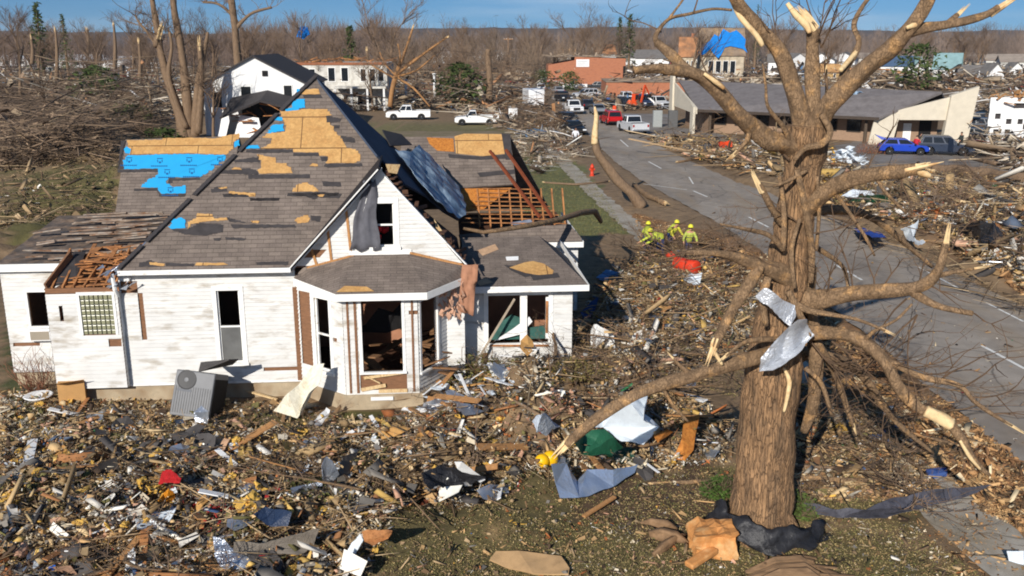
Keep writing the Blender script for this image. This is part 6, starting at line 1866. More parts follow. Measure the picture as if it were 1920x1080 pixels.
cx = AT(642, 150, 146)
cream = M('cream_plaster', (206, 203, 194), var=.14, scale=1.2, second=(160, 152, 138), cover=.42, sscale=.8)
CH = far_house('cream_house', 'cream two-storey house with its roof torn off behind the white pickups', cx.x, 146, 13.6, 12, 7.0, 1, R(2), cream, felt,
               [(3.2, 4.2, 1.0, 2.0), (4.6, 4.2, 1.0, 2.0), (5.9, 4.2, 1.0, 2.0), (-4.5, 4.4, 1.0, 1.8), (-1.6, 4.2, 1.2, 2.2), (.4, 4.2, 1.2, 2.2), (2.6, .8, 1.0, 1.7), (4.0, .8, 1.0, 1.7), (-5.2, .8, 1.0, 1.7)], noroof=True, gable_front=False)
m = MB(); rs = random.Random(7)
for k in range(40):
    p = Vector((rs.uniform(-6.6, 6.6), rs.uniform(0, 9), 7.0 + rs.uniform(0, .5))); m.beam(p, p + Vector((rs.uniform(-2, 2), rs.uniform(-1, 2), rs.uniform(0, .5))), .2, .12)
m.build('roof_wreckage', orange_wood, CH)
m = MB(); m.box(-6.8, 6.8, -.12, .0, 6.7, 7.1); m.build('cornice', M('red_brown_cornice', (150, 96, 66), var=.2), CH)
m = MB(); m.box(-1, 6.8, -2.6, -.1, 3.3, 3.6); m.build('porch_roof', cream, CH)
for x in (-.8, 1.6, 4.0, 6.5):
    m = MB(); m.beam((x, -2.4, 0), (x, -2.4, 3.3), .28, .28); m.build('porch_post', white_trim_b, CH)

b = G(1096, 156)
BB = thing('brick_building', 'red-brown brick building with a small white sign high on its wall', 'building', (b.x, b.y - 6, 0))
m = MB(); m.prism([(-9.5, 0), (9.6, 0), (9.6, 6.2), (-3.0, 6.6), (-3.0, 5.8), (-9.5, 4.6)], 0, 14); m.build('wall', red_brick, BB)
m = MB(); m.box(-2.6, .6, -.12, -.01, 4.2, 6.0); sg_ = m.build('sign', white_trim_b, BB)
m = MB()
for k in range(3):
    m.box(-2.2, .2 - .4 * k, -.14, -.12, 5.5 - k * .45, 5.62 - k * .45)
m.build('sign_lines', M('sign_ink', (150, 156, 160), var=.05), sg_)
m = MB(); m.box(-9.6, 9.7, -.1, 14.1, 6.62, 6.7); rs = random.Random(3)
for k in range(24):
    p = Vector((rs.uniform(-9, 9), rs.uniform(0, 10), 6.7)); m.beam(p, p + Vector((rs.uniform(-3, 3), rs.uniform(-2, 2), rs.uniform(0, .9))), .5, .12)
m.build('roof_wreckage', M('grey_tan_scrap', (150, 132, 112), var=.3, scale=1), BB)
m = MB(); m.box(9.0, 9.62, -.05, -.01, .2, 4.4); m.build('dark_opening', black_in, BB)
b = G(1215, 186)
LB_ = thing('brick_building', 'low red brick wall of a flattened shop beyond the parked pickups', 'building', (b.x, b.y + 2, 0))
m = MB(); m.box(-7.5, 7, 0, 10, 0, 3.0); m.build('wall', red_brick, LB_)
m = MB(); rs = random.Random(5)
m.slab([(-7.6, -.2, 3.05), (7.1, -.2, 3.05), (7, 10, 3.3), (-7.6, 10, 3.3)], .1)
for k in range(30):
    p = Vector((rs.uniform(-7, 6), rs.uniform(0, 8), 3.2)); m.beam(p, p + Vector((rs.uniform(-3, 3), rs.uniform(-2, 2), rs.uniform(0, .8))), .4, .1)
m.build('roof_wreckage', M('grey_tan_scrap', (150, 132, 112)), LB_)

slate = M('blue_slate', (70, 92, 118), var=.15, scale=1); teal_r = M('teal_roof', (126, 156, 158), var=.15, scale=1); grey_r = M('grey_roof', (112, 108, 104), var=.2, scale=1)
tan_r = M('stripped_roof', (186, 146, 96), var=.25, scale=1, second=(140, 92, 56), cover=.45, sscale=.4)
def fh(label, px, py, wpx, hpx, rpx, rz, wm, rm, gf=True, n=2, **k):
    b = G(px, py); s = b.y / FOC
    w, h, r = wpx * s, hpx * s, rpx * s
    return far_house('town_house', label, b.x, b.y, w, w * .9, h, r, rz, wm, rm, [((-.25 + .5 * i / max(1, n - 1)) * w, h * .25, w * .13, h * .5) for i in range(n)], gable_front=gf, **k)
fh('brick house with a blue-grey roof and white gable beyond the office roof', 1678, 142, 56, 18, 17, R(-25), white_trim_b, slate, False, 3)
fh('pale house with a teal roof right of the blue-roofed brick house', 1722, 142, 30, 14, 20, R(20), white_trim_b, teal_r)
fh('white house with a steep teal roof near the bright green bush', 1772, 146, 44, 18, 26, R(-30), white_trim_b, teal_r, False)
fh('white gabled house front with grey roof near the right edge', 1866, 152, 34, 14, 18, R(8), white_trim_b, grey_r)
fh('grey-roofed house left of the white gabled one at right', 1822, 150, 44, 12, 14, R(-15), M('grey_siding', (150, 148, 142), var=.1), grey_r, False)
fh('small white house far off at the right edge', 1905, 140, 26, 10, 12, R(5), white_trim_b, grey_r)
fh('house with a bare orange-tan stripped roof left of the blue tarp', 1288, 150, 30, 46, 30, R(-10), M('cream_wall', (190, 176, 152), var=.2, scale=.8, second=(130, 116, 98), cover=.42, sscale=.6), M('orange_stripped', (168, 118, 80), var=.3, scale=.7, second=(110, 88, 70), cover=.45, sscale=.4), False, 3, chimney=True)
TH = fh('tan house under a big blue tarp', 1352, 150, 78, 46, 46, R(-6), M('cream_wall', (212, 196, 160)), M('weathered_roof', (132, 114, 96), var=.3, scale=.7, second=(168, 138, 100), cover=.4, sscale=.5), False, 4)
b = G(1352, 150); s = b.y / FOC
tp = MB(); nrmv = Vector((0, -.5, 1)).normalized()
k = (46 * s) / (78 * s * .45)
for_px = [(-44, 8), (-38, 2), (-30, 6), (-22, 12), (-16, 4), (-8, -2), (-2, 4), (4, 14), (14, 16), (26, 14), (36, 12), (44, 6), (40, 16), (42, 26), (34, 34), (26, 40), (14, 36), (2, 42), (-6, 30), (-14, 34), (-22, 24), (-34, 18)]
m = MB(); m.slab([(x * s, (y * s) * .9 - 1.0, 46 * s + ((y * s) * .9 - 1.0) * k + .6) for x, y in for_px], .06)
o = m.build('tarp', blue_tarp, None); o.location = (b.x, b.y, 0); o.rotation_euler = (0, 0, R(-6))
tag(o, 'bright blue tarp spread over the roof of the tan house', 'tarp')
p = AT(567, 60, 190); o = sheet3('tarp', 'small blue tarp caught high in the trees above the cream house', 'tarp', [p + Vector(q) for q in ((-1.2, 0, -1), (-.2, 0, 1), (1.0, .2, .9), (1.5, .3, -.6), (.2, 0, -1.4))], blue_tarp, (0, -1, .3), .4, 5)
fh('white low house behind the left big limb', 1222, 140, 60, 30, 14, R(-12), white_trim_b, grey_r, False, 3)
fh('yellow-tan stripped house seen between the upper limbs', 1555, 150, 34, 16, 12, R(-10), M('yellow_wall', (178, 146, 96), var=.25, scale=.8), tan_r, False)
fh('house with an orange-tan roof above the brick building', 1135, 136, 40, 34, 16, R(12), white_trim_b, M('orange_stripped', (190, 120, 66)), False)
fh('small house with a stripped tan roof behind the brick building, left', 1062, 112, 30, 10, 10, R(-12), white_trim_b, tan_r, False)
fh('white long house far behind the pickups', 860, 118, 92, 14, 6, R(3), white_trim_b, M('pink_grey_roof', (176, 168, 160), var=.1), False, 4)
fh('white wide low building beyond the dark far pickup', 935, 112, 56, 12, 5, R(-3), white_trim_b, grey_r, False, 3)
fh('long white warehouse at the far left behind the brush', 145, 127, 82, 15, 8, R(2), white_trim_b, M('white_roof', (226, 230, 232), var=.06), False, 3)
fh('white warehouse right of the longest one at far left', 222, 128, 66, 14, 7, R(-4), white_trim_b, M('white_roof', (226, 230, 232)), False, 2)
fh('white shed at the left edge of the picture', 28, 124, 56, 13, 6, R(4), white_trim_b, M('white_roof', (226, 230, 232)), False, 2)
fh('light blue gabled shed in front of the left wood', 78, 92, 16, 10, 8, R(0), M('pale_blue', (170, 196, 196), var=.1), M('white_roof', (226, 230, 232)))
fh('pale house half hidden behind the battered tree', 280, 128, 40, 12, 6, R(6), white_trim_b, grey_r, False)
fh('pale house seen between white house and upper trees', 400, 82, 34, 10, 8, R(-6), white_trim_b, grey_r, False)
fh('white house with grey roof above the office left end', 1455, 146, 30, 30, 12, R(-12), white_trim_b, grey_r, False)

# small pale houses scattered far off
FP = [far_house('far_cottage', 'x', 0, 0, 10, 9, 3.4, 2.6, 0, white_trim_b, grey_r, [(-2.4, 1, 1.2, 1.4), (2.2, 1, 1.2, 1.4)]), far_house('far_cottage', 'x', 0, 0, 14, 9, 3.2, 2.2, 0, M('pale_siding', (206, 204, 196), var=.1), M('tan_grey_roof', (148, 136, 124), var=.2, scale=.6), [(-4, 1, 1.3, 1.4), (0, 1, 1.3, 1.4), (4, 1, 1.3, 1.4)], gable_front=False)]
rs = random.Random(90); fu = [False, False]
for k in range(26):
    px, py = ((rs.uniform(1150, 1919), rs.uniform(104, 132)) if k % 3 else (rs.uniform(560, 1050), rs.uniform(100, 124))); p = G(px, py); i = k % 2
    lb = ('small white gable-fronted house far off among the bare trees', 'low pale house far off among the bare trees')[i]
    if not fu[i]:
        fu[i] = True; r = FP[i]; r.location = p; r.rotation_euler = (0, 0, rs.uniform(-.7, .7)); r['label'] = lb; r['group'] = 'small pale houses far off'
    else: dup(FP[i], p, (0, 0, rs.uniform(-.7, .7)), None, lb, 'small pale houses far off')

# white wreck at the right edge: a punctured pale wall with scrap heaped on it
b = G(1895, 272)
WW = thing('wrecked_wall', 'white punctured wall of a wrecked shed at the right edge', 'wall', (b.x, b.y, 0), R(-8))
rs = random.Random(15)
m = MB()
for i in range(9):
    for j in range(9):
        if rs.random() < .22: continue
        m.box(-2.4 + i * .55 - rs.uniform(0, .05), -2.4 + i * .55 + .56, rs.uniform(-.02, .02), .15, j * .52, j * .52 + rs.uniform(.5, .54))
m.build('wall_panel', white_trim_b, WW)
m = MB(); m.box(-2.4, 2.6, .3, .4, 0, 4.4); m.build('wall_boarding', felt, WW)
m = MB()
for k in range(24):
    p = Vector((rs.uniform(-2.4, 2.4), rs.uniform(-.4, .6), 4.4 + rs.uniform(-.2, .7))); m.beam(p, p + Vector((rs.uniform(-1, 1), rs.uniform(-.5, .5), rs.uniform(-.3, .6))), rs.uniform(.2, .7), .06)
m.build('scrap_lumber', raw_wood, WW)

# ------------------------------------------------------------------ people
def person(label, loc, rz, top, legs, hair=(50, 38, 30), bend=0.0, step=.15, arms=((.12, .1), (.12, .1)), hat=None, h=1.74, vest=None, group=None):
    """One skinned body with clothes over it. arms: (forward, outward) reach of each hand."""
    o = thing('person', label, 'person', loc, rz, group)
    k = h / 1.74
    hip = Vector((0, 0, .92)); ch = hip + Vector((math.sin(bend) * .5, 0, math.cos(bend) * .5)); nk = hip + Vector((math.sin(bend) * .58, 0, math.cos(bend) * .58)); hd = nk + Vector((.03 + .08 * bend, 0, .12)); tp_ = hd + Vector((.02, 0, .12))
    V = [hip, ch, nk, hd, tp_]; Rr = [(.15, .11), (.17, .12), (.055, .055), (.085, .095), (.06, .07)]; E = [(0, 1), (1, 2), (2, 3), (3, 4)]
    def chain(start, pts, rr):
        prev = start
        for p, r in zip(pts, rr):
            V.append(Vector(p)); Rr.append((r, r)); E.append((prev, len(V) - 1)); prev = len(V) - 1
        return prev
    legp, armp = [], []
    for s, f in ((-1, step), (1, -step)):
        l = [(0.0, s * .1, .86), (f * .55 + .03, s * .11, .48), (f, s * .11, .09), (f + .16, s * .12, .035)]
        chain(0, l, (.085, .06, .045, .035)); legp.append(l)
    for i, s in enumerate((-1, 1)):
        fw, ou = arms[i]
        sh = ch + Vector((0, s * .2, .0))
        hand = sh + Vector((fw * 2.2, s * ou * 1.2, -.55 + fw * .6)); el = (sh + hand) / 2 + Vector((-.06, s * .05, -.02))
        a = [sh, el, hand]
        e = chain(1, a, (.055, .042, .034)); armp.append(a)
        d = (hand - el).normalized()
        for q in range(4):                       # four fingers, then the thumb on the inner side
            fo = hand + d * .05 + Vector((.02 * (q - 1.5), 0, 0)); chain(e, [fo, fo + d * (.055, .065, .06, .045)[q] + Vector((.02, 0, 0))], (.011, .009))
        chain(e, [hand + d * .02 + Vector((.03, -s * .02, 0)), hand + d * .06 + Vector((.05, -s * .02, 0))], (.012, .01))
    me = bpy.data.meshes.new('body'); me.from_pydata([v * k for v in V], E, []); me.materials.append(skin_m)
    b = bpy.data.objects.new('body', me); COL.objects.link(b); b.parent = o
    sk_ = b.modifiers.new('skin', 'SKIN'); b.modifiers.new('sub', 'SUBSURF').levels = 1
    b.modifiers['sub'].render_levels = 1
    for v, r in zip(me.skin_vertices[0].data, Rr): v.radius = (r[0] * k, r[1] * k)
    me.skin_vertices[0].data[0].use_root = True
    mt = M('cloth_%d_%d_%d' % top, top, var=.15, scale=8); ml = M('cloth_%d_%d_%d' % legs, legs, var=.15, scale=8)
    m = MB(); m.tube([(hip - Vector((0, 0, .1))) * k, (hip + Vector((0, 0, .1))) * k, ch * k, (nk - Vector((0, 0, .03))) * k], [.185 * k, .18 * k, .205 * k, .09 * k], 12)
    for a in armp: m.tube([(a[0] + (ch - a[0]) * .2) * k, Vector(a[1]) * k, (Vector(a[1]) * .25 + Vector(a[2]) * .75) * k], [.085 * k, .065 * k, .055 * k], 8)
    m.build('jacket', mt, o, smooth=True)
    m = MB()
    for l in legp: m.tube([Vector((0, l[0][1], .95)) * k, Vector(l[1]) * k, Vector(l[2]) * k], [.12 * k, .085 * k, .068 * k], 9)
    m.build('trousers', ml, o, smooth=True)
    m = MB()
    for l in legp: m.blob((Vector(l[3]) - Vector((.04, 0, -.015))) * k, (.14 * k, .055 * k, .05 * k), 1, .05)
    m.build('shoes', rubber, o, smooth=True)
    hc = (hd + Vector((-.015, 0, .07))) * k
    m = MB(); m.blob(hc, (.11 * k, .1 * k, .085 * k), 2, .03); m.build('hair', M('hair_%d' % hair[0], hair, var=.2), o, smooth=True)
    m = MB(); f = hd * k
    m.blob(f + Vector((.092, 0, -.005)) * k, (.022 * k, .014 * k, .022 * k), 1, 0); nose = m.build('nose', skin_m, o)
    for s in (-1, 1):
        m = MB(); m.blob(f + Vector((.078, s * .034, .02)) * k, (.012 * k, .013 * k, .009 * k), 1, 0); m.build('eye', black_in, o)
    m = MB(); m.box(f.x + .078 * k, f.x + .088 * k, f.y - .025 * k, f.y + .025 * k, f.z - .052 * k, f.z - .042 * k); m.build('mouth', M('lips', (150, 80, 74), var=.05), o)
    if hat:
        m = MB(); c = hc + Vector((0, 0, .03 * k)); m.lathe([(.16 * k, 0), (.13 * k, .02 * k), (.125 * k, .08 * k), (.07 * k, .14 * k), (.01, .155 * k)], 14, 'z', c); m.build('hard_hat', M('hat_%d' % hat[0], hat, rough=.4, var=.05), o, smooth=True)
    if vest:
        m = MB(); m.tube([(hip + Vector((0, 0, .0))) * k, (hip + Vector((0, 0, .12))) * k, ch * k, (nk - Vector((0, 0, .05))) * k], [.2 * k, .197 * k, .222 * k, .12 * k], 12); vv = m.build('safety_vest', vest, o, smooth=True)
        m = MB(); c = hip.lerp(ch, .45) * k; m.lathe([(.212 * k, -.02), (.212 * k, .03)], 14, 'z', c); m.build('reflective_band', chrome, vv)
    return o
person('person in a white top and dark trousers walking down the road', at(1079, 272), R(-100), (222, 222, 226), (34, 38, 56), step=.25)
WG = [(1213, 462, 'worker in a yellow hi-vis jacket bending over branches, leftmost of the four', (190, 200, 70), 1.0, 80, (.28, .05)), (1238, 468, 'worker in a yellow hi-vis jacket stooping low in the middle of the crew', (186, 196, 74), 1.15, 200, (.3, .08)),
      (1256, 456, 'worker in yellow with a raised hood, standing behind the stooping one', (196, 190, 66), .75, -60, (.15, .1)), (1290, 470, 'worker in a yellow vest over a blue shirt, right of the crew', (176, 188, 88), .5, -90, (.1, .12))]
for (px, py, lb, c, bd, rz, ar) in WG:
    person(lb, at(px, py + 13), R(rz), c, (40, 52, 92), h=1.64, bend=bd, arms=(ar, ar), hat=(222, 214, 60), vest=hiviz, step=.12)
person('person in dark clothes standing by the open door of the dark SUV', at(1724, 284), R(-60), (60, 58, 64), (40, 40, 46))
person('person in dark clothes by the office fin wall behind the SUV', at(1800, 282), R(180), (52, 56, 52), (50, 46, 40))
person('person in a red top between hatchback and SUV', at(1716, 290), R(40), (178, 40, 52), (44, 44, 50))
person('person in blue standing at the parked cars left of the excavator', at(1140, 200), R(-90), (60, 84, 130), (38, 40, 50))
person('person in an orange vest near the excavator', at(1180, 206), R(-120), (190, 88, 50), (38, 40, 50), vest=M('hi_vis_orange', (226, 92, 40), var=.1))
person('person in dark clothes at the far rubble beside the silver SUV', at(1118, 192), R(-60), (44, 46, 54), (36, 38, 44))

# ------------------------------------------------------------------ single pieces of wreckage
def ground_sheet(name, label, cat, px, mat, amp=.06, seed=0, dz=.06, lift=None, th=.012, k=5, group=None):
    """A dented sheet over an outline on the ground; lift = heights of the outline's corners."""
    P = []
    for i, (x, y) in enumerate(px):
        if lift and lift[i]:
            p = G(x, y, lift[i]); p = Vector((p.x, p.y, gz(p.x, p.y) + lift[i]))
            q = G(x, y, p.z); P.append(q)
        else:
            p = gp(x, y); P.append(G(x, y, p.z + dz))
    return sheet3(name, label, cat, P, mat, (0, -.2, 1), amp, seed, group, th, k)

cream_siding = M('cream_siding', (222, 216, 196), var=.12, scale=2, stretch=(1, 5, 1), second=(176, 160, 130), cover=.35, sscale=3)
sky_white = M('pale_sheet', (214, 222, 228), rough=.6, var=.1, scale=3)
dark_green = M('dark_green_panel', (38, 74, 62), rough=.6, var=.3, scale=5)
plastic_yellow = M('yellow_plastic', (236, 182, 16), rough=.4, var=.06)
tan_board = M('tan_board', (188, 152, 108), var=.14, scale=4, second=(120, 92, 64), cover=.25, sscale=3)
butt_wood = M('orange_butt', (196, 136, 78), var=.2, scale=5, second=(214, 176, 124), cover=.4, sscale=3)

ground_sheet('metal_sheet', 'bent shiny blue-silver sheet of metal lying left of the big tree by the yellow balls', 'sheet metal', [(1034, 874), (1062, 872), (1082, 905), (1100, 880), (1150, 884), (1196, 874), (1190, 890), (1150, 916), (1086, 936), (1050, 938), (1042, 910)], M('blue_silver', (168, 184, 208), rough=.3, metal=.6, var=.12, scale=2), .05, 3, lift=[.5, .5, .1, .35, .3, .15, .05, .05, .05, .05, .25])
ground_sheet('corrugated_sheet', 'large white corrugated panel leaning under the long low limb', 'panel', [(1092, 808), (1130, 780), (1176, 748), (1216, 738), (1208, 770), (1206, 792), (1236, 802), (1206, 838), (1165, 832), (1130, 806)], sky_white, .05, 4, lift=[.3, .6, .9, 1.0, .7, .4, .3, .05, .05, .1])
ground_sheet('green_sheet', 'crumpled dark green sheet lying against the white corrugated panel', 'tarp', [(1074, 832), (1094, 812), (1134, 808), (1150, 826), (1168, 842), (1158, 862), (1124, 858), (1092, 858)], green_tarp, .07, 5, lift=[.1, .25, .35, .3, .15, .05, .05, .05])
ground_sheet('green_sheet', 'smaller torn dark green scrap beside the larger green sheet', 'tarp', [(1146, 846), (1168, 842), (1192, 846), (1186, 870), (1164, 874), (1148, 868)], dark_green, .1, 6, lift=[.2, .25, .2, .05, .05, .05])
ground_sheet('plywood_sheet', 'upright orange-brown plywood piece left of the big trunk', 'plywood', [(1262, 862), (1278, 826), (1284, 782), (1312, 780), (1304, 816), (1300, 846), (1284, 866)], osb_o, .03, 7, lift=[.05, .3, .7, .75, .45, .2, .05], th=.02, k=2)
ground_sheet('plywood_sheet', 'small orange plywood scrap just right of the white corrugated panel', 'plywood', [(1226, 818), (1252, 806), (1262, 812), (1234, 832)], osb_o, .03, 8, lift=[.2, .3, .2, .05], th=.02, k=2)
ground_sheet('tan_board', 'flat pitted tan board on the grass at the bottom of the picture', 'board', [(918, 1052), (930, 1036), (972, 1036), (1010, 1040), (1052, 1046), (1068, 1068), (1066, 1079), (1000, 1079), (950, 1066)], tan_board, .02, 9, dz=.07, th=.03, k=2)
ground_sheet('white_scrap', 'flat white panel scrap lying in the debris left of the yellow chunks', 'panel', [(252, 966), (290, 958), (330, 958), (318, 978), (300, 992), (258, 994)], sky_white, .03, 10, lift=[.1, .22, .25, .15, .05, .05], k=3)
ground_sheet('roofing_felt', 'long grey wrinkled strip of roofing felt at the bottom left', 'roofing', [(440, 1026), (490, 1030), (540, 1022), (600, 1004), (590, 1034), (560, 1052), (500, 1050), (470, 1060), (440, 1046)], M('grey_felt', (116, 108, 98), var=.2, scale=4), .12, 11, lift=[.25, .3, .3, .35, .1, .05, .08, .05, .05])
ground_sheet('metal_flashing', 'folded grey metal flashing left of the wrinkled felt strip', 'sheet metal', [(400, 1010), (420, 1014), (446, 1040), (474, 1060), (466, 1079), (420, 1079), (404, 1050)], galv, .1, 12, lift=[.3, .3, .25, .1, .05, .05, .1])
ground_sheet('metal_flashing', 'upright curled white gutter piece in the middle of the debris', 'sheet metal', [(606, 900), (604, 876), (612, 860), (624, 868), (636, 890), (628, 912), (612, 916)], galv, .06, 13, lift=[.2, .45, .6, .5, .25, .05, .05])
ground_sheet('metal_flashing', 'pale strip of gutter lying left of the upright curled piece', 'sheet metal', [(545, 918), (572, 912), (606, 904), (604, 914), (570, 924), (548, 928)], galv, .04, 14, lift=[.1, .15, .2, .1, .05, .05])
ground_sheet('shingle_sheet', 'grey slab of old roofing standing right of the upright gutter piece', 'roofing', [(632, 904), (642, 860), (672, 850), (664, 880), (650, 912)], M('grey_felt', (116, 108, 98)), .05, 15, lift=[.05, .5, .55, .3, .05])
ground_sheet('white_trim_board', 'torn white board curling out of the black sheeting in mid debris', 'board', [(852, 868), (866, 866), (886, 884), (910, 900), (900, 906), (878, 894), (858, 882)], white_trim_b, .03, 16, lift=[.35, .35, .2, .1, .05, .15, .25], k=3)
ground_sheet('black_sheet', 'black plastic sheet crumpled under the torn white board', 'plastic sheet', [(790, 900), (830, 876), (860, 890), (912, 904), (880, 920), (830, 926), (800, 920)], M('black_plastic', (40, 40, 43)), .12, 17, lift=[.1, .2, .2, .1, .05, .05, .05])
ground_sheet('shingle_sheet', 'dark grey piece of roofing near the air conditioner', 'roofing', [(250, 850), (270, 832), (310, 826), (316, 834), (290, 848), (262, 858)], asphalt_bits, .06, 18, lift=[.1, .3, .35, .2, .1, .05])
ground_sheet('carpet', 'pinkish tan slab of matting beyond the red cloth', 'carpet', [(340, 856), (368, 846), (400, 824), (432, 830), (420, 846), (380, 860)], M('pink_tan', (190, 152, 120), var=.2, scale=5), .06, 19, lift=[.05, .15, .3, .2, .08, .05])
ground_sheet('white_sheet', 'white sheet fallen below the wide window of the right wing', 'panel', [(916, 654), (948, 648), (970, 672), (990, 690), (984, 700), (960, 682), (930, 676)], white_trim_b, .06, 20, lift=[.7, .7, .4, .1, .05, .3, .5])
ground_sheet('plywood_sheet', 'orange board fallen under the right corner of the wide window', 'plywood', [(1020, 674), (1056, 648), (1060, 660), (1040, 686), (1024, 690)], osb_o, .03, 21, lift=[.3, .6, .5, .1, .05], th=.02, k=2)
ground_sheet('black_sheet', 'black matting slab sagging in the bushes below the right wing', 'matting', [(1006, 700), (1018, 672), (1052, 676), (1064, 664), (1060, 700), (1048, 720), (1016, 716)], black_cloth, .1, 22, lift=[.2, .6, .5, .6, .2, .05, .05])
ground_sheet('white_cloth', 'white cloth draped over wreckage right of the right wing, nearest the shadow', 'cloth', [(1106, 668), (1108, 630), (1118, 618), (1134, 622), (1150, 640), (1154, 672), (1142, 676), (1130, 650), (1120, 676)], white_trim_b, .15, 23, lift=[.1, .6, .9, .95, .6, .1, .05, .5, .1])
ground_sheet('blue_cloth', 'blue cloth lying in the shade beside the right wing', 'cloth', [(1088, 590), (1108, 570), (1122, 566), (1112, 596), (1096, 610)], M('navy_cloth', (40, 74, 128), var=.3, scale=4), .1, 24, lift=[.2, .4, .4, .1, .05])
ground_sheet('blue_cloth', 'pale blue sheet lying in the shadow right of the rear wing', 'cloth', [(1118, 522), (1136, 508), (1160, 512), (1158, 524), (1130, 530)], M('pale_blue_cloth', (86, 132, 176), var=.2, scale=4), .06, 25, lift=[.1, .2, .15, .05, .05])
ground_sheet('blue_sheet', 'long blue sheet lying on the far side of the road', 'tarp', [(1600, 430), (1616, 428), (1650, 438), (1662, 446), (1640, 446), (1612, 438)], M('mid_blue', (36, 70, 150), var=.2, scale=2), .05, 26)
ground_sheet('black_sheet', 'black tarpaulin heaped over the debris across the road', 'tarp', [(1786, 446), (1804, 430), (1834, 420), (1862, 428), (1880, 452), (1858, 464), (1836, 458), (1806, 446)], M('black_plastic', (40, 40, 43)), .25, 27, lift=[.1, .6, 1.0, .9, .3, .05, .3, .3])
ground_sheet('white_scrap', 'twisted white frame lying across the road left of the black tarpaulin', 'panel', [(1688, 432), (1706, 428), (1722, 416), (1718, 436), (1712, 448), (1734, 460), (1728, 466), (1700, 450)], sky_white, .12, 28, lift=[.4, .5, .7, .4, .2, .1, .05, .1])
ground_sheet('green_sheet', 'green and rust striped awning crushed under the right limb across the road', 'awning', [(1590, 380), (1620, 370), (1660, 374), (1690, 384), (1660, 388), (1620, 382)], green_tarp, .15, 29, lift=[.5, .8, .7, .3, .1, .3])
ground_sheet('white_scrap', 'white curved sheet on top of the green awning across the road', 'panel', [(1576, 372), (1600, 358), (1632, 362), (1640, 370), (1610, 374)], sky_white, .12, 30, lift=[.7, 1.0, .9, .6, .6])
b = G(1590, 306); m = MB(); rs = random.Random(31)
for k in range(90):
    a = rs.uniform(0, 6.28); r = rs.random() ** .6; p = Vector((math.cos(a) * r * 1.6, math.sin(a) * r * 1.3, (1 - r) * 1.7 * rs.random() + .1))
    q = [Vector((rs.uniform(-.5, .5), rs.uniform(-.5, .5), rs.uniform(-.35, .35))) for _ in range(3)]
    m.slab([p, p + q[0], p + q[1] + q[0] * .6, p + q[2]], .015)
o = m.build('metal_heap', sky_white); o.location = b; tag(o, 'heap of crumpled white metal near the road left of the blue hatchback', 'sheet metal')
ground_sheet('barrier_board', 'bright orange barrier panel lying in debris in front of the office', 'barrier', [(1346, 268), (1372, 266), (1374, 282), (1350, 284)], orange_plastic, .1, 32, lift=[.8, .8, .1, .1], k=2)
ground_sheet('red_cloth', 'crumpled dark red cloth in the middle of the front debris', 'cloth', [(298, 912), (308, 896), (322, 892), (342, 906), (340, 920), (316, 922)], red_cloth, .14, 33, lift=[.1, .3, .35, .2, .05, .05])
ground_sheet('orange_cloth', 'bright orange-yellow rag just below the red cloth', 'cloth', [(296, 948), (306, 928), (316, 916), (328, 932), (330, 946), (312, 952)], M('orange_rag', (222, 144, 34), var=.15, scale=5), .1, 34, lift=[.05, .2, .3, .2, .05, .05])
ground_sheet('green_scrap', 'small bright green plastic scrap at the left of the front debris', 'plastic', [(40, 886), (52, 882), (56, 890), (44, 894)], M('bright_green', (24, 140, 66), var=.1), .04, 35, lift=[.1, .15, .1, .05], k=2)
ground_sheet('blue_scrap', 'small bright blue plastic scrap at the bottom left corner', 'plastic', [(90, 1068), (104, 1062), (106, 1070), (94, 1076)], M('bright_blue', (32, 92, 176), var=.1), .04, 36, lift=[.1, .15, .1, .05], k=2)
ground_sheet('navy_sheet', 'navy plastic sheet behind the biggest yellow chunk', 'plastic sheet', [(476, 972), (498, 960), (548, 964), (540, 990), (506, 990)], M('navy_sheet', (34, 48, 72), var=.25, scale=4, rough=.5), .08, 37, lift=[.2, .35, .3, .1, .1])
ground_sheet('plastic_strip', 'long grey-black strip of sheeting stretched from the trunk to the pavement', 'plastic sheet', [(1502, 946), (1560, 958), (1620, 956), (1680, 936), (1740, 926), (1800, 918), (1860, 916), (1800, 942), (1730, 958), (1660, 972), (1580, 976), (1510, 968)], M('grey_black_strip', (72, 72, 80), var=.4, scale=4, rough=.5), .07, 38, lift=[.3, .25, .3, .35, .35, .35, .2, .1, .05, .05, .05, .05])
ground_sheet('orange_scrap', 'rust-orange folded panels at the bottom, left of the long red-brown stick', 'panel', [(680, 1012), (704, 998), (736, 1000), (730, 1026), (700, 1034), (684, 1030)], orange_wood, .12, 39, lift=[.2, .35, .3, .1, .05, .05])
ground_sheet('white_scrap', 'white strip of tin at the bottom beside the rust-orange panels', 'panel', [(644, 1050), (660, 1022), (676, 1006), (682, 1018), (668, 1040), (650, 1060)], sky_white, .05, 40, lift=[.1, .25, .35, .25, .1, .05], k=3)
ground_sheet('white_board', 'white door panel standing on edge at the bottom left', 'board', [(232, 1079), (240, 1040), (254, 1036), (252, 1079)], white_trim_b, .02, 41, lift=[.05, .5, .5, .05], th=.03, k=2)
ground_sheet('white_siding', 'long strip of white siding across the roots at the bottom right edge', 'siding', [(1886, 1036), (1919, 1034), (1919, 1062), (1890, 1056)], sky_white, .04, 42, lift=[.3, .3, .1, .1], k=2)
ground_sheet('blue_box', 'flat blue carton lying on the verge near the pavement', 'carton', [(1736, 880), (1774, 876), (1776, 886), (1740, 890)], M('carton_blue', (62, 88, 146), var=.12), .01, 43, dz=.14, th=.12, k=1)
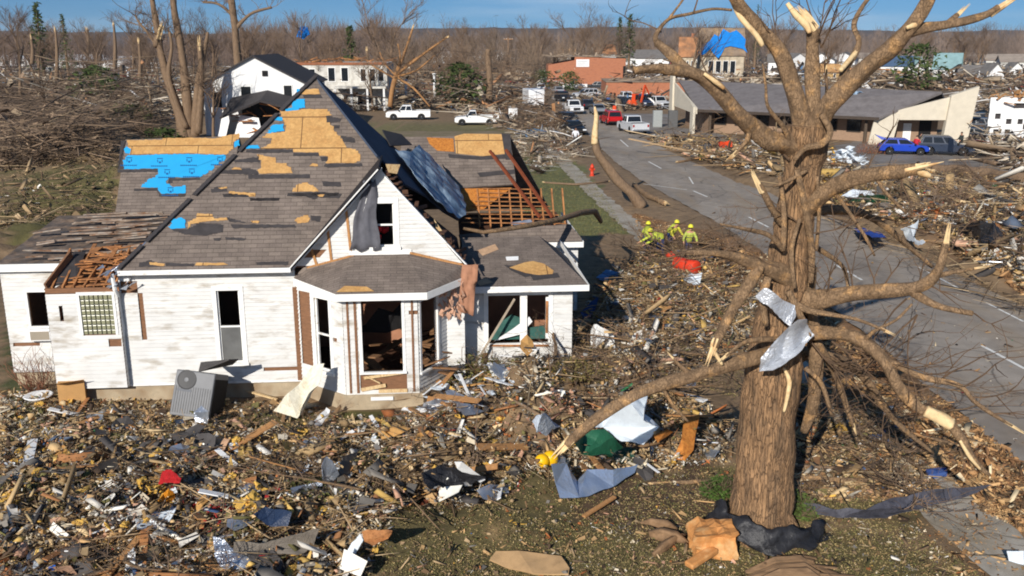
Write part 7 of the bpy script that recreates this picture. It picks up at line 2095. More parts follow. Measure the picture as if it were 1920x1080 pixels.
ground_sheet('sweeper_bag', 'pale grey plastic bag lying near the long low limb', 'bag', [(998, 800), (1016, 786), (1040, 790), (1050, 806), (1030, 820), (1006, 816)], M('grey_bag', (176, 184, 194), rough=.5, var=.12), .16, 44, lift=[.1, .35, .4, .2, .05, .05])

# wide cream siding panel leaning on the left side of the bay
A_ = [G(516, 772, .1), h2w(-.05, -1.75, .75), h2w(.62, -1.35, 1.35), h2w(.95, -1.5, 1.45), h2w(.75, -1.75, .95), h2w(.3, -2.0, .5), G(560, 786, .05)]
sheet3('siding_strip', 'broad torn strip of cream siding leaning against the left side of the bay', 'siding', A_, cream_siding, (-.3, -.8, .6), .09, 3, k=5)
sheet3('siding_strip', 'small curled white strip on the ground below the leaning cream siding', 'siding', [G(580, 818, .05), G(594, 786, .3), G(612, 764, .5), G(620, 770, .4), G(606, 796, .15), G(590, 818, .05)], white_trim_b, (-.2, -.6, .7), .06, 4, k=4)

# yellow balls
for (px, py, r, lb) in [(1016, 912, .17, 'yellow plastic ball, the left one of the pair beside the bent silver sheet'), (1031, 906, .19, 'yellow plastic ball touching the bent silver sheet')]:
    p = gp(px, py + 8, .0); m = MB(); m.blob((0, 0, r), (r, r * .9, r), 3, .015)
    o = m.build('yellow_ball', plastic_yellow, smooth=True); o.location = p; tag(o, lb, 'ball')

# splintered butt block left of the trunk foot
p = gp(1336, 1030); m = MB(); rs = random.Random(3)
bm = bmesh.new(); bmesh.ops.create_cube(bm, size=1); bmesh.ops.subdivide_edges(bm, edges=bm.edges[:], cuts=5, use_grid_fill=True)
for v in bm.verts:
    c = v.co; k = 1 + .4 * noise.noise(c * 1.7) + .05 * noise.noise(c * 7)
    v.co = Vector((c.x * .85 * k + .1 * c.z, c.y * .7 * k, (c.z + .5) * .5 * (1 + .3 * noise.noise(Vector((c.x * 5, c.y * 2, 3))))))
bm.verts.index_update(); m.add([v.co for v in bm.verts], [tuple(v.index for v in f.verts) for f in bm.faces]); bm.free()
o = m.build('wood_block', butt_wood); o.location = p; tag(o, 'blocky orange chunk of split wood beside the foot of the big trunk', 'wood chunk')
p = gp(1316, 1062); m = MB(); m.beam((-.3, -.15, .1), (.3, .3, .2), .22, .12); o = m.build('wood_block', butt_wood, bevel=.03); o.location = p; tag(o, 'smaller orange wood slab in front of the blocky chunk', 'wood chunk')
p = gp(1480, 1066); o = thing('splintered_stump', 'low mound of long pale splinters in front of the big trunk', 'stump', p)
m = MB()
for k in range(4):
    y = rs.uniform(-.45, .3); gnarl(m, [Vector((-.7 - rs.uniform(0, .3), y - .1, -.02)), Vector((-.3, y, .12)), Vector((.2, y + .05, .14)), Vector((.6 + rs.uniform(0, .4), y - .2, -.03))], [.05, .14, .13, .03], 8, k, .2)
for k in range(16):
    x = rs.uniform(-.6, .6); y = rs.uniform(-.5, .3); a = rs.gauss(-.3, .7); l = rs.uniform(.2, .7)
    m.beam((x, y, .16), (x + l * math.cos(a), y + l * math.sin(a) * .5, rs.uniform(.02, .2)), rs.uniform(.02, .07), .03)
m.build('splinters', M('weathered_split', (124, 98, 72), var=.35, scale=6, stretch=(.5, 3, 3)), o)
for (x0, y0, x1, y1, w, lb) in [(1218, 1010, 1290, 1026, .22, 'pale root slab left of the orange wood chunk'), (1225, 1045, 1290, 1010, .14, 'thin pale root piece crossing the root slab'), (1268, 1000, 1200, 995, .2, 'brown weathered slab in the bare dirt left of the trunk')]:
    a, b = gp(x0, y0, .05), gp(x1, y1, .1); m = MB(); gnarl(m, [a, a.lerp(b, .3) + Vector((0, 0, .06)), a.lerp(b, .7) + Vector((0, .05, .05)), b], [w * .3, w * .55, w * .42, w * .1], 16, x0, .3, ridges=.25)
    tag(m.build('root_slab', M('root_wood', (132, 104, 76), var=.4, scale=6), smooth=True), lb, 'wood chunk')

# air conditioner by the wall, tipped back
c = gp(350, 800)
AC = thing('air_conditioner', 'tipped grey air-conditioning unit with a round fan grille beside the house wall', 'air conditioner', (c.x, c.y + .35, 0), R(-6))
Tm = Matrix.Translation((0, 0, .12)) @ Matrix.Rotation(R(-22), 4, 'X') @ Matrix.Rotation(R(5), 4, 'Y')
acm = M('ac_grey', (112, 113, 115), rough=.5, var=.1, scale=3)
m = MB(Tm); m.box(-.62, .5, 0, .95, 0, 1.25); m.build('casing', acm, AC, bevel=.03)
m = MB(Tm)
for k in range(15): m.box(-.56 + k * .07, -.535 + k * .07, -.012, .0, .08, .82)
m.build('louvres', M('louvre_grey', (116, 116, 116), var=.1), AC)
m = MB(Tm); m.lathe([(.27, 0), (.27, -.02), (.24, -.025), (.05, -.02)], 24, 'y', (-.28, 0, 1.0)); m.build('fan_grille', M('fan_black', (40, 40, 42), rough=.5), AC)
m = MB(Tm); m.lathe([(.06, -.028), (.02, -.034)], 14, 'y', (-.28, 0, 1.0)); m.build('fan_hub', acm, AC)
m = MB(Tm); m.box(-.52, -.1, -.014, -.01, .68, .74); m.build('label', M('label_grey', (110, 112, 116), var=.1, scale=40), AC)
m = MB(Tm); m.box(.505, .52, .06, .9, .08, 1.1); m.build('dark_open_side', black_in, AC)  # near-black panel, darkness behind the open side put into its colour
m = MB(); m.slab([(.2, .3, 1.36), (.95, .6, 1.62), (1.05, 1.0, 1.5), (.7, 1.4, 1.2), (.0, .9, 1.4)], .03); m.build('bent_lid', asphalt_bits, AC)
p = gp(376, 806); ground_sheet('metal_flashing', 'torn silver duct end standing right of the tipped air conditioner', 'duct', [(366, 800), (364, 776), (378, 762), (392, 776), (390, 802)], galv, .1, 50, lift=[.05, .4, .6, .5, .05])
for px, py, sx, lb in ((140, 758, .5, 'torn cardboard box standing in front of the bathroom box wall'),):
    b = gp(px, py); t = thing('cardboard_box', lb, 'box', b, .3); m = MB(); m.box(-.35, .35, -.25, .25, 0, .75); m.build('carton', M('cardboard', (190, 146, 92), var=.12, scale=3), t)
    m = MB(); m.slab([(-.35, -.25, .75), (.35, -.25, .75), (.4, -.5, .9), (-.3, -.52, .86)], .01); m.build('flap', M('cardboard', (190, 146, 92)), t)
b = gp(74, 756); t = thing('basin', 'white basin lying tilted at the left in front of the annex', 'basin', b); m = MB(); m.lathe([(.16, 0), (.34, .2), (.4, .24), (.36, .26), (.14, .06)], 18, 'z'); m.build('bowl', white_trim_b, t, smooth=True)
b = gp(1284, 510); t = thing('orange_barrel', 'knocked-over orange-red traffic barrel lying near the workers', 'traffic drum', b, R(35))
m = MB(); m.lathe([(.3, -.7), (.34, -.66), (.3, -.1), (.32, .5), (.2, .62)], 14, 'y', (0, 0, .32)); m.build('drum', M('orange_red', (214, 62, 34), rough=.5, var=.08), t, smooth=True)
b = gp(1262, 486); t = thing('orange_bag', 'small orange-red bag just left of the fallen barrel', 'bag', b); m = MB(); m.blob((0, 0, .2), (.35, .25, .22), 2, .15); m.build('sack', M('orange_red', (214, 62, 34)), t, smooth=True)
ground_sheet('white_scrap', 'crumpled white scraps lying just below the fallen orange barrel', 'scrap', [(1282, 528), (1290, 518), (1302, 520), (1316, 516), (1312, 534), (1300, 540), (1288, 538)], sky_white, .2, 60, lift=[.1, .4, .3, .5, .2, .05, .05])

# long slender things
for a, b, w, mat, lb in [((686, 1052), (822, 966), .11, M('red_brown_timber', (122, 62, 36)), 'long dark red-brown timber lying slantwise at the bottom'), ((1094, 980), (1152, 948), .1, raw_wood, 'short raw plank on the grass right of the silver sheet'),
                         ((372, 898), (434, 878), .12, pale_wood, 'pale plank in front of the air conditioner'), ((840, 790), (880, 730), .14, white_trim_b, 'white board standing slantwise in front of the bay corner'), ((850, 750), (905, 768), .15, osb, 'tan board lying flat beside the slanting white boards'),
                         ((1110, 868), (1170, 858), .1, raw_wood, 'raw stick lying across the green sheet'), ((884, 775), (902, 742), .16, white_trim_b, 'white board end sticking up right of the tan board'), ((520, 756), (440, 738), .08, pale_wood, 'thin pale pipe-like stick behind the cream siding'),
                         ((1232, 700), (1190, 730), .1, sky_white, 'thin white strip lying above the long low limb'), ((1180, 706), (1206, 688), .2, white_trim_b, 'white block-like board right of the bushes')]:
    p, q = gp(*a, .12), gp(*b, .2); m = MB(); m.beam(p, q, w, .04); o = m.build('plank', mat); o.location = (0, 0, 0); tag(o, lb, 'plank')

# fallen boughs
LG = [([(1745, 326), (1800, 332), (1860, 340), (1930, 352)], [.7, .9, .9, .9], 'thick fallen trunk lying across the road at the right edge'), ([(1600, 402), (1660, 392), (1720, 402), (1770, 420)], [.25, .3, .25, .15], 'branch lying over the crushed awning across the road'),
      ([(1690, 345), (1760, 360), (1850, 372)], [.2, .26, .18], 'long thin branch below the thick fallen trunk'), ([(1820, 300), (1870, 312), (1919, 310)], [.3, .35, .3], 'broken branch on the car park beyond the fallen trunk'), ([(1730, 470), (1800, 480), (1900, 512)], [.16, .2, .16], 'branch along the far kerb of the road'),
      ([(1188, 352), (1215, 372), (1246, 386)], [.34, .36, .3], 'stout log lying at the foot of the leaning snapped tree'), ([(1020, 344), (1080, 348), (1140, 342)], [.12, .16, .12], 'thin branch across the lawn beside the pavement'), ([(1270, 306), (1330, 296), (1400, 300)], [.2, .26, .2], 'branch in the rubble along the far side of the road'),
      ([(1500, 852), (1560, 846), (1640, 836)], [.07, .09, .06], 'thin bough on the grass right of the big trunk, upper one'), ([(1490, 878), (1560, 884), (1640, 876), (1690, 884)], [.1, .12, .1, .05], 'thin bough on the grass right of the big trunk, lower one'), ([(1500, 900), (1580, 906), (1660, 904)], [.12, .14, .1], 'pale-barked bough just above the black strip'),
      ([(1350, 905), (1290, 912), (1220, 914)], [.08, .09, .06], 'bough pointing left from the foot of the big trunk'), ([(0, 990), (60, 946), (130, 905), (190, 872)], [.06, .08, .07, .04], 'long curved branch at the left edge of the front debris'), ([(0, 1010), (50, 960), (100, 925)], [.05, .06, .04], 'thin branch below the long curved one at the left edge'),
      ([(640, 940), (720, 930), (800, 938)], [.05, .07, .05], 'dark branch in the middle of the front debris'), ([(960, 840), (1010, 860), (1045, 872)], [.07, .09, .07], 'dark bough ending at the bent silver sheet'), ([(430, 832), (520, 822), (600, 830)], [.05, .06, .04], 'thin stick on the grass in front of the house'),
      ([(0, 232), (30, 250), (62, 262)], [.6, .7, .5], 'pale fallen trunk at the left edge of the brush'), ([(60, 262), (160, 268), (230, 284)], [.5, .6, .4], 'long brown fallen trunk behind the left wing'), ([(150, 244), (190, 230)], [.3, .25], 'short pale log in the left brush'), ([(0, 300), (90, 292), (200, 300)], [.4, .5, .4], 'dark fallen trunk at the left behind the annex'),
      ([(1240, 470), (1300, 478), (1390, 498)], [.16, .2, .14], 'fallen bough on the verge right of the workers'), ([(1230, 620), (1300, 600), (1390, 590)], [.1, .12, .1], 'bough lying in the debris left of the trunk'), ([(1000, 250), (1060, 262), (1090, 282)], [.3, .3, .2], 'log in the brush at the end of the driveway'), ([(1640, 470), (1600, 440), (1540, 404)], [.12, .14, .1], 'thin bough along the far road edge behind the trunk')]
for q, (px, w, lb) in enumerate(LG):
    log(lb, px, w, limb_bark if q % 3 else far_bark, 100 + q)

# shrubs: bare bush before the annex, leafy bushes before the right wing
b = gp(70, 742); o = thing('bare_shrub', 'bare brown twiggy shrub in front of the left annex', 'shrub', b); m = MB(); rs = random.Random(8)
for k in range(34): shoots(m, Vector((rs.uniform(-.2, .2), rs.uniform(-.2, .2), 0)), Vector((rs.uniform(-.7, .7), rs.uniform(-.5, .5), 1)), rs.uniform(.7, 1.2), .014, 1, rs)
m.build('stems', M('shrub_brown', (130, 88, 66), var=.25, scale=2), o)
def leafy(label, px, py, w, h, seed, rgb=(104, 100, 52)):
    rs = random.Random(seed); b = gp(px, py); o = thing('flattened_bush', label, 'shrub', b); m = MB()
    for k in range(26): shoots(m, Vector((rs.uniform(-w, w) * .4, rs.uniform(-w, w) * .3, 0)), Vector((rs.uniform(-1, 1), rs.uniform(-1, .6), .8)), rs.uniform(.5, 1.1) * h, .012, 1, rs)
    m.build('stems', twig_m, o)
    m = MB()
    for k in range(1500):
        a = rs.uniform(0, 6.28); r = math.sqrt(rs.random()) * w; z = h * rs.random() * (1 - .6 * r / w)
        c = Vector((math.cos(a) * r, math.sin(a) * r * .7, z)); s = rs.uniform(.03, .075)
        e = [Vector((rs.uniform(-1, 1), rs.uniform(-1, 1), rs.uniform(-.7, .7))) * s for _ in range(2)]
        m.add([c, c + e[0], c + e[0] + e[1], c + e[1]], [(0, 1, 2, 3)])
    m.build('foliage', M('bush_leaf_%d' % rgb[0], rgb, var=.45, scale=2.5), o, fix=False)
leafy('olive leafy bush flattened against the right side of the bay', 900, 735, 1.0, 1.2, 1)
leafy('olive bush under the leaning lath of the right wing', 935, 700, .9, 1.0, 2, (92, 92, 46))
leafy('low olive bush below the white sheet and wide window', 985, 745, 1.2, .7, 3)
leafy('brown-leaved bush at the right corner of the right wing', 1085, 690, 1.0, 1.0, 4, (128, 104, 66))
leafy('low olive bush right of the grey plastic bag', 1080, 770, 1.0, .5, 5, (112, 100, 56))
leafy('leafy branch heap behind the biggest yellow chunk', 590, 960, 1.0, .5, 6, (84, 84, 44))
leafy('green tuft growing at the left of the big trunk', 1350, 930, .45, .6, 7, (74, 98, 40))
leafy('green tuft growing at the right of the big trunk', 1494, 968, .45, .7, 8, (78, 94, 42))
leafy('brown brush heap on which the workers stand', 1262, 470, 1.8, 1.2, 9, (122, 98, 66))
leafy('tan brush heap at the end of the driveway', 1030, 246, 3.0, 2.6, 10, (142, 108, 72))
leafy('reddish dry bush left of the blue hatchback', 1632, 288, 1.4, 1.6, 11, (156, 96, 62))

# ---- countable scraps: a few shapes of each kind, copied
ZH = [(0, 735), (110, 735), (310, 752), (560, 750), (650, 784), (800, 784), (850, 740), (900, 740), (800, 835), (300, 835), (0, 775)]
ZF = [(0, 750), (110, 735), (300, 812), (420, 812), (620, 820), (800, 795), (880, 720), (1000, 700), (1090, 690), (1380, 800), (1370, 870), (1190, 900), (1000, 935), (960, 960), (780, 985), (690, 1079), (640, 1150), (0, 1150)]
ZM = [(880, 690), (1080, 640), (1110, 560), (1200, 480), (1300, 450), (1420, 540), (1410, 660), (1300, 740), (1300, 830), (1000, 760)]
ZR = [(1570, 316), (1690, 322), (1919, 340), (1919, 545), (1720, 455), (1560, 388)]
ZR2 = [(1215, 258), (1330, 262), (1560, 280), (1570, 385), (1440, 345), (1230, 272)]
ZV = [(1190, 400), (1440, 480), (1700, 740), (1900, 900), (1860, 960), (1640, 800), (1440, 600), (1200, 470)]
ZT = [(1490, 720), (1640, 740), (1720, 850), (1780, 940), (1500, 940)]
ZN = [(0, 745), (120, 740), (290, 800), (300, 860), (100, 880), (0, 880)]

def shape_insul(rs, s):
    m = MB()
    for _ in range(3): m.blob((rs.uniform(-.5, .5) * s, rs.uniform(-.4, .4) * s, s * rs.uniform(.1, .3)), (s * rs.uniform(.35, .7), s * rs.uniform(.2, .45), s * rs.uniform(.12, .35)), 2, .42, rs)
    return m
def shape_plank(rs, s):
    m = MB(); l = s * rs.uniform(1.6, 3.6); m.beam((-l / 2, 0, .05), (l / 2, 0, .07 + rs.uniform(0, .12)), s * rs.uniform(.22, .42), s * .05)
    return m
def shape_sheet(rs, s):
    n = 7; m = MB()
    P = [(s * rs.uniform(.6, 1.1) * math.cos(6.283 * i / n), s * rs.uniform(.35, .7) * math.sin(6.283 * i / n), rs.uniform(.02, .35) * s) for i in range(n)]
    c = Vector((0, 0, s * rs.uniform(.1, .4)))
    m.add([c] + P, [(0, i + 1, (i + 1) % n + 1) for i in range(n)])
    return m
KINDS_ = [('insulation_chunk', 'insulation', shape_insul, insul, 1, True, .17), ('plank', 'plank', shape_plank, raw_wood, 1, False, .32), ('siding_strip', 'siding', shape_plank, white_trim_b, 1, False, .3),
          ('roofing_scrap', 'roofing', shape_sheet, asphalt_bits, 1, False, .3), ('plywood_piece', 'plywood', shape_sheet, osb, 1, False, .28), ('metal_scrap', 'sheet metal', shape_sheet, galv, 1, False, .28),
          ('pale_scrap', 'scrap', shape_sheet, sky_white, 1, False, .17), ('pink_insulation_chunk', 'insulation', shape_insul, insul_pink, 1, True, .15), ('board_piece', 'board', shape_plank, orange_wood, 1, False, .25)]
PROTO = {}
for nm, cat, fn, mat, _, sm, s0 in KINDS_:
    vs = []
    for k in range(5):
        o = fn(random.Random(hash(nm) % 97 if False else len(nm) * 7 + k), s0).build(nm, mat, smooth=False)
        if fn is shape_sheet:
            q = o.modifiers.new('t', 'SOLIDIFY'); q.thickness = .012
        vs.append([o, False])
    PROTO[nm] = (vs, cat)
NOUN = {'insulation_chunk': 'chunk of yellow insulation', 'plank': 'raw broken plank', 'siding_strip': 'strip of white siding', 'roofing_scrap': 'scrap of dark roofing', 'plywood_piece': 'torn piece of tan plywood',
        'metal_scrap': 'bent scrap of grey metal', 'pale_scrap': 'pale white scrap', 'pink_insulation_chunk': 'chunk of pinkish insulation', 'board_piece': 'broken orange-brown board'}
def strew(nm, zone, n, where, grp, smin=.7, smax=1.7, dz=.06):
    X, Y = sample(zone, n)
    for x, y in zip(X, Y):
        if np.interp(y, ROAD_Y, ROAD_L) - .8 < x < np.interp(y, ROAD_Y, ROAD_R) + .8: continue     # the road was cleared
        v = random.choice(PROTO[nm][0]); o = v[0]
        if v[1]:
            o = o.copy(); COL.objects.link(o)
        v[1] = True
        s = random.uniform(smin, smax) * random.uniform(.8, 1.1)
        o.location = (x, y, gz(x, y) + random.uniform(.03, dz + .06)); o.rotation_euler = (random.gauss(0, .22), random.gauss(0, .22), random.uniform(0, 6.28)); o.scale = (s, s, s)
        tag(o, '%s lying %s' % (NOUN[nm], where), PROTO[nm][1], '%s %s' % (nm.replace('_', ' ') + 's', grp))
F_, M_, R_, V_, K_ = 'in the debris field in front of the house', 'in the debris between house and big tree', 'in the debris across the road', 'on the verge beside the road', 'in the rubble in front of the office'
g1, g2, g3, g4, g5 = 'in front of the house', 'between house and tree', 'across the road', 'on the verge', 'by the office'
for nm, a in (('insulation_chunk', 92), ('plank', 34), ('siding_strip', 26), ('roofing_scrap', 40), ('plywood_piece', 26), ('metal_scrap', 26), ('pale_scrap', 50), ('pink_insulation_chunk', 54), ('board_piece', 22)):
    strew(nm, ZF, a, F_, g1, .45, 1.9)
for nm, a in (('insulation_chunk', 10), ('plank', 20), ('siding_strip', 18), ('roofing_scrap', 12), ('plywood_piece', 16), ('metal_scrap', 14), ('pale_scrap', 34), ('pink_insulation_chunk', 16), ('board_piece', 14)):
    strew(nm, ZM, a, M_, g2, .55, 1.4)
for nm, a in (('plank', 26), ('siding_strip', 20), ('roofing_scrap', 10), ('plywood_piece', 16), ('metal_scrap', 16), ('pale_scrap', 30), ('board_piece', 18)):
    strew(nm, ZR, a, R_, g3, .9, 2.6)
for nm, a in (('plank', 16), ('siding_strip', 12), ('plywood_piece', 10), ('metal_scrap', 12), ('board_piece', 14)):
    strew(nm, ZR2, a, K_, g5, 1.4, 3.4)
for nm, a in (('plank', 12), ('plywood_piece', 8), ('board_piece', 8), ('pale_scrap', 8)):
    strew(nm, ZV, a, V_, g4, .5, 1.3)
# the white and grey wreckage piled by the bay
ZW = [(830, 700), (960, 690), (1010, 770), (900, 840), (770, 830)]
W_ = 'in the pile at the right foot of the bay'
for nm, a in (('siding_strip', 20), ('pale_scrap', 30), ('metal_scrap', 18), ('plywood_piece', 8), ('plank', 10)):
    strew(nm, ZW, a, W_, 'by the bay', .7, 1.9, .35)
# torn-off branches, forked and twiggy
BR = []
for k in range(6):
    rs = random.Random(400 + k); o = thing('broken_branch', 'x', 'branch'); m = MB()
    pts = [Vector((0, 0, .12))]; d = Vector((1, 0, .12))
    for i in range(6):
        d = (d + Vector((rs.uniform(-.2, .3), rs.uniform(-.4, .4), rs.uniform(-.25, .15)))).normalized(); q = pts[-1] + d * .42; q.z = max(.03, q.z); pts.append(q)
    gnarl(m, pts, [.055, .05, .045, .038, .03, .022, .012], 7, k, .15); m.build('bough', limb_bark, o, smooth=True)
    m = MB()
    for i in range(9): shoots(m, pts[rs.randrange(1, 7)], Vector((rs.uniform(.1, 1), rs.uniform(-1, 1), rs.uniform(-.1, .9))), rs.uniform(.5, 1.2), .014, 2, rs, 3)
    m.build('twigs', twig_m, o); BR.append([o, False])
def branches(zone, n, where, grp, s0, s1, lift=.0):
    X, Y = sample(zone, n)
    for x, y in zip(X, Y):
        v = random.choice(BR); s = random.uniform(s0, s1); loc = (x, y, gz(x, y) + random.uniform(0, lift)); rot = (random.uniform(-.3, .3), random.uniform(-.25, .1), random.uniform(0, 6.28)); lb = 'torn-off twiggy branch lying ' + where
        if not v[1]:
            v[1] = True; o = v[0]; o.location = loc; o.rotation_euler = rot; o.scale = (s, s, s * .55); o['label'] = lb; o['group'] = 'torn branches ' + grp
        else: dup(v[0], loc, rot, (s, s, s * .55), lb, 'torn branches ' + grp)
branches(ZF, 20, F_, g1, .6, 1.2, .15)
branches(ZM, 24, M_, g2, .7, 1.6, .3)
branches([(1660, 400), (1730, 360), (1919, 350), (1919, 545), (1720, 455)], 18, R_, g3, 1.2, 2.4, .4)
branches([(1230, 262), (1330, 268), (1540, 300), (1560, 375), (1440, 340)], 9, K_, g5, 1.4, 2.4, .3)
branches(ZV, 10, V_, g4, .6, 1.3)
branches(ZT, 16, 'on the grass right of the big trunk', 'right of the trunk', .6, 1.3)
branches([(1190, 448), (1310, 462), (1330, 506), (1190, 496)], 12, 'around the feet of the workers', 'round the workers', 1.0, 1.7, .5)
# four big chunks that stand out
for (px, py, s, lb) in [(470, 1000, 2.6, 'biggest block of yellow insulation, standing before the navy sheet'), (380, 1004, 1.6, 'lumpy yellow insulation left of the biggest block'), (398, 946, 1.3, 'yellow insulation piece right of the orange rag'), (936, 866, 1.5, 'yellow insulation piece right of the torn white board'), (855, 955, 1.5, 'yellow insulation heap at the edge of the grass'), (196, 812, 1.2, 'yellow insulation piece left of the dark roofing near the air conditioner')]:
    v = random.choice(PROTO['insulation_chunk'][0])[0]; o = v.copy(); COL.objects.link(o); o.location = gp(px, py, .02); o.rotation_euler = (0, .2, px); o.scale = (s, s, s * 1.2)
    if 'group' in o: del o['group']
    tag(o, lb, 'insulation')

# ---- stuff nobody could count
TAN = [((186, 150, 104), 5), ((150, 122, 84), 6), ((108, 84, 58), 6), ((74, 58, 44), 3.5), ((42, 38, 36), 2.4), ((206, 192, 166), 4), ((118, 112, 104), 3), ((216, 210, 198), 1.5), ((104, 98, 58), 4), ((208, 164, 76), 1.1), ((190, 146, 118), 1.6), ((166, 100, 56), 1.6), ((60, 84, 120), .35), ((150, 40, 36), .18), ((52, 110, 70), .12)]
BRN = [((146, 122, 92), 6), ((118, 96, 72), 6), ((92, 76, 60), 4), ((170, 144, 108), 5), ((66, 56, 48), 2.5), ((188, 164, 128), 3)]
GRS = [((122, 114, 70), 5), ((156, 138, 92), 6), ((108, 98, 62), 4), ((180, 158, 110), 4), ((98, 104, 54), 2)]
def litter(name, zone, n, smin, smax, table, pile=.12, kinds=('leaf', 'shard', 'chunk'), mix=(.5, .3, .2), thick=.12, avoid=()):
    parts = []
    for kd, w in zip(kinds, mix):
        k = int(n * w)
        X, Y = sample(zone, k)
        if avoid:
            qx, qy = project(X, Y); keep = np.ones(k, bool)
            for q in avoid: keep &= ~inpoly(qx, qy, q)
            X, Y = X[keep], Y[keep]; k = len(X)
        s = rng.uniform(smin, smax, k) * rng.choice([.6, 1, 1.8, 3.2], k, p=[.5, .33, .13, .04])
        if kd == 'leaf': sz = np.stack([s, s * rng.uniform(.4, 1, k), s], 1)
        elif kd == 'shard': sz = np.stack([s * rng.uniform(1, 3.2, k), s * rng.uniform(.2, .6, k), s * .14], 1)
        elif kd == 'stick': sz = np.stack([s * rng.uniform(3, 11, k), s * thick, s * thick * .8], 1)
        else: sz = np.stack([s * .9, s * .7, s * .55], 1)
        z = gh(X, Y) + rng.exponential(pile * .45, k) + s * .1
        parts.append(scatter(kd, np.stack([X, Y, z], 1), sz, pal(k, table, X, Y, .12 / smax), tilt=.5 if kd != 'stick' else .16))
    return tag(fast_mesh(name, parts, litter_m), kind='stuff')
TAN2 = TAN + [((198, 172, 130), 7), ((172, 148, 108), 4), ((226, 222, 212), .8), ((150, 144, 132), 2.4)]
litter('litter', ZF, 74000, .025, .085, TAN2, .16, mix=(.5, .24, .26))
litter('litter', ZM, 30000, .035, .11, TAN2, .16, mix=(.5, .26, .24))
litter('litter', ZN, 8000, .03, .09, TAN2, .1)
litter('litter', ZH, 12000, .02, .08, TAN2, .04)
litter('scraps', ZH, 300, .06, .16, TAN2, .08, ('leaf', 'shard', 'chunk'), (.5, .3, .2))
litter('litter', ZR, 26000, .05, .2, TAN2, .3, avoid=(LOT3,))
litter('litter', ZR2, 13000, .08, .28, TAN2, .3)
VT = [((158, 120, 80), 6), ((128, 94, 64), 5), ((186, 150, 104), 4), ((98, 78, 56), 3), ((206, 186, 150), 1.5)]
litter('litter', ZV, 17000, .04, .12, VT, .04)
litter('litter', [(1700, 740), (1760, 742), (1930, 880), (1930, 1000), (1840, 960)], 6000, .03, .09, VT, .03)
litter('litter', [(1560, 392), (1720, 455), (1930, 560), (1930, 530), (1720, 440)], 3500, .05, .16, VT, .05)
litter('litter', ZT, 10000, .03, .1, TAN2 + VT, .06)
litter('litter', [(620, 1000), (1000, 920), (1380, 860), (1390, 1000), (1700, 960), (1850, 1110), (620, 1110)], 9000, .02, .06, BRN + TAN, .02)
SCR = [((186, 156, 112), 5), ((150, 126, 92), 4), ((120, 114, 106), 4), ((70, 66, 64), 4), ((222, 216, 204), 3), ((206, 170, 96), 1.5), ((186, 146, 120), 2), ((150, 104, 66), 2), ((92, 104, 122), .8)]
litter('scraps', ZF, 3000, .08, .2, SCR, .25, ('leaf', 'shard', 'chunk'), (.5, .3, .2))
litter('scraps', ZM, 1500, .08, .22, SCR, .25, ('leaf', 'shard', 'chunk'), (.5, .35, .15))
litter('scraps', ZR, 1300, .18, .5, SCR, .4, ('leaf', 'shard', 'chunk'), (.45, .45, .1), avoid=(LOT3,))
litter('scraps', ZR2, 700, .2, .6, SCR, .4, ('leaf', 'shard', 'chunk'), (.45, .45, .1))
litter('litter', [(1690, 950), (1860, 930), (1930, 1010), (1930, 1110), (1820, 1110)], 1300, .02, .06, VT, .01)
litter('litter', [(1130, 250), (1210, 262), (1470, 380), (1600, 470), (1919, 600), (1919, 900), (1440, 470), (1150, 300)], 700, .03, .08, VT + TAN, .01)
litter('twigs', ZF, 5200, .04, .11, BRN, .2, ('stick',), (1,))
litter('twigs', ZM, 4200, .05, .15, BRN, .3, ('stick',), (1,))
litter('twigs', ZR, 3000, .09, .24, BRN, .6, ('stick',), (1,), avoid=(LOT3,))
litter('twigs', ZR2, 1800, .18, .42, BRN, .5, ('stick',), (1,))
litter('twigs', ZT + [], 900, .05, .12, BRN, .08, ('stick',), (1,))
litter('twigs', [(1195, 446), (1310, 450), (1330, 490), (1200, 486)], 500, .06, .14, BRN, .9, ('stick',), (1,))
litter('twigs', [(1500, 400), (1700, 460), (1919, 570), (1919, 600), (1700, 500), (1560, 430)], 500, .06, .16, BRN, .1, ('stick',), (1,))
# brush and rubble farther back
ZL1 = [(0, 168), (240, 160), (300, 250), (225, 262), (215, 330), (0, 335)]
ZL2 = [(0, 330), (225, 330), (215, 420), (0, 450)]
litter('brush', ZL1, 22000, .16, .5, [((138, 116, 94), 6), ((112, 94, 78), 6), ((84, 70, 58), 6), ((164, 142, 114), 3), ((56, 50, 44), 3)], 2.2, ('stick', 'leaf'), (.75, .25), .1)
litter('brush', ZL2, 3000, .06, .22, BRN + [((220, 216, 208), .8)], .2, ('stick', 'leaf', 'shard'), (.4, .35, .25), .1)
BRB = [((132, 110, 88), 6), ((104, 86, 70), 6), ((78, 64, 52), 6), ((168, 136, 100), 3), ((58, 50, 44), 4), ((176, 128, 84), 1.5)]
litter('brush', [(690, 150), (1000, 140), (1000, 196), (850, 206), (830, 202), (690, 206)], 4500, .2, .55, BRB, 3.6, ('stick', 'leaf'), (.8, .2), .1)
litter('brush', [(560, 190), (700, 190), (720, 206), (560, 220)], 1500, .15, .4, BRB, 3.0, ('stick', 'leaf'), (.8, .2), .1)
litter('brush', [(930, 200), (1020, 205), (1070, 250), (960, 240)], 1800, .12, .36, BRB, 1.8, ('stick', 'leaf'), (.8, .2), .1)
MID = [((160, 142, 118), 6), ((128, 108, 86), 6), ((98, 82, 68), 6), ((200, 186, 164), 3), ((230, 226, 220), 1.8), ((176, 128, 88), 1.6), ((66, 58, 52), 3), ((90, 120, 150), .3), ((150, 60, 50), .25)]
KS = ('stick', 'shard', 'leaf')
litter('rubble', [(0, 122), (560, 118), (560, 200), (250, 235), (0, 175)], 12000, .25, .8, MID, 2.0, KS, (.5, .25, .25))
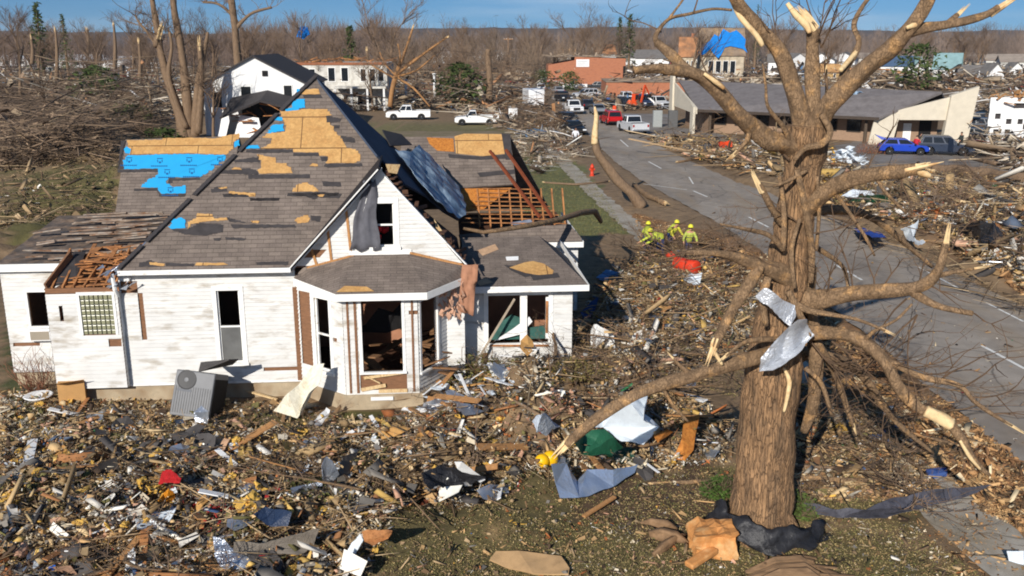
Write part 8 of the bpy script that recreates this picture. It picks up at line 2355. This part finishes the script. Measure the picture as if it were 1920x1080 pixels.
litter('rubble', [(560, 118), (1120, 112), (1140, 150), (1000, 180), (960, 212), (820, 205), (560, 212)], 12000, .25, .8, MID, 1.4, KS, (.35, .3, .35))
litter('rubble', [(1120, 112), (1919, 108), (1919, 175), (1820, 170), (1260, 165), (1180, 175)], 16000, .3, 1.0, MID, 1.6, KS, (.25, .35, .4))
litter('rubble', [(1800, 175), (1919, 165), (1919, 330), (1800, 270)], 5000, .15, .6, MID, .8, KS, (.3, .35, .35))
litter('rubble', [(820, 205), (1000, 190), (1080, 250), (1090, 300), (960, 250), (900, 232)], 4000, .12, .4, MID, .7, KS, (.5, .25, .25))
litter('rubble', [(955, 250), (1060, 262), (1110, 290), (1060, 300), (1010, 330), (960, 290)], 2400, .06, .22, MID, .3, KS, (.4, .3, .3))
litter('rubble', [(1085, 175), (1250, 175), (1255, 205), (1140, 210), (1090, 195)], 1800, .2, .6, MID, .9, KS, (.3, .35, .35))
# grass
def grass(zone, n, h0, h1, table=GRS):
    X, Y = sample(zone, n); s = rng.uniform(h0, h1, n)
    sz = np.stack([s * .5, s * .16, s], 1)
    return tag(fast_mesh('grass', [scatter('leaf', np.stack([X, Y, gh(X, Y) + .02], 1), sz, pal(n, table), tilt=1.0)], litter_m), kind='stuff')
grass([(600, 1079), (800, 985), (1000, 940), (1380, 870), (1400, 1000), (1500, 950), (1700, 985), (1890, 1110), (600, 1110)], 30000, .04, .12)
grass([(1500, 720), (1600, 730), (1700, 850), (1760, 960), (1500, 970)], 12000, .04, .12)
grass([(430, 785), (620, 772), (830, 800), (760, 830), (450, 832)], 6000, .05, .12, [((92, 92, 48), 5), ((112, 106, 60), 4), ((78, 84, 40), 3)])
grass([(955, 285), (1065, 290), (1135, 370), (1180, 440), (1090, 440), (985, 400)], 9000, .08, .2, [((110, 110, 64), 5), ((134, 124, 80), 4)])
grass([(0, 335), (225, 335), (220, 420), (0, 455)], 7000, .1, .3, [((92, 88, 52), 5), ((112, 98, 62), 4), ((76, 78, 42), 3)])
grass([(1090, 500), (1300, 480), (1420, 600), (1380, 760), (1100, 640)], 9000, .05, .14)

# ------------------------------------------------------------------ the winter air
hz_ = MB(); hz_.box(-2900, 2900, -200, 2900, -5, 80)
hm_ = bpy.data.materials.new('air'); hm_.use_nodes = True
ht = hm_.node_tree
for n_ in list(ht.nodes):
    if n_.type != 'OUTPUT_MATERIAL': ht.nodes.remove(n_)
pv = ht.nodes.new('ShaderNodeVolumePrincipled')
pv.inputs['Color'].default_value = (.86, .91, 1, 1)
pv.inputs['Density'].default_value = .0001
pv.inputs['Anisotropy'].default_value = .2
ht.links.new(pv.outputs[0], ht.nodes['Material Output'].inputs['Volume'])
tag(hz_.build('haze', hm_), kind='stuff')
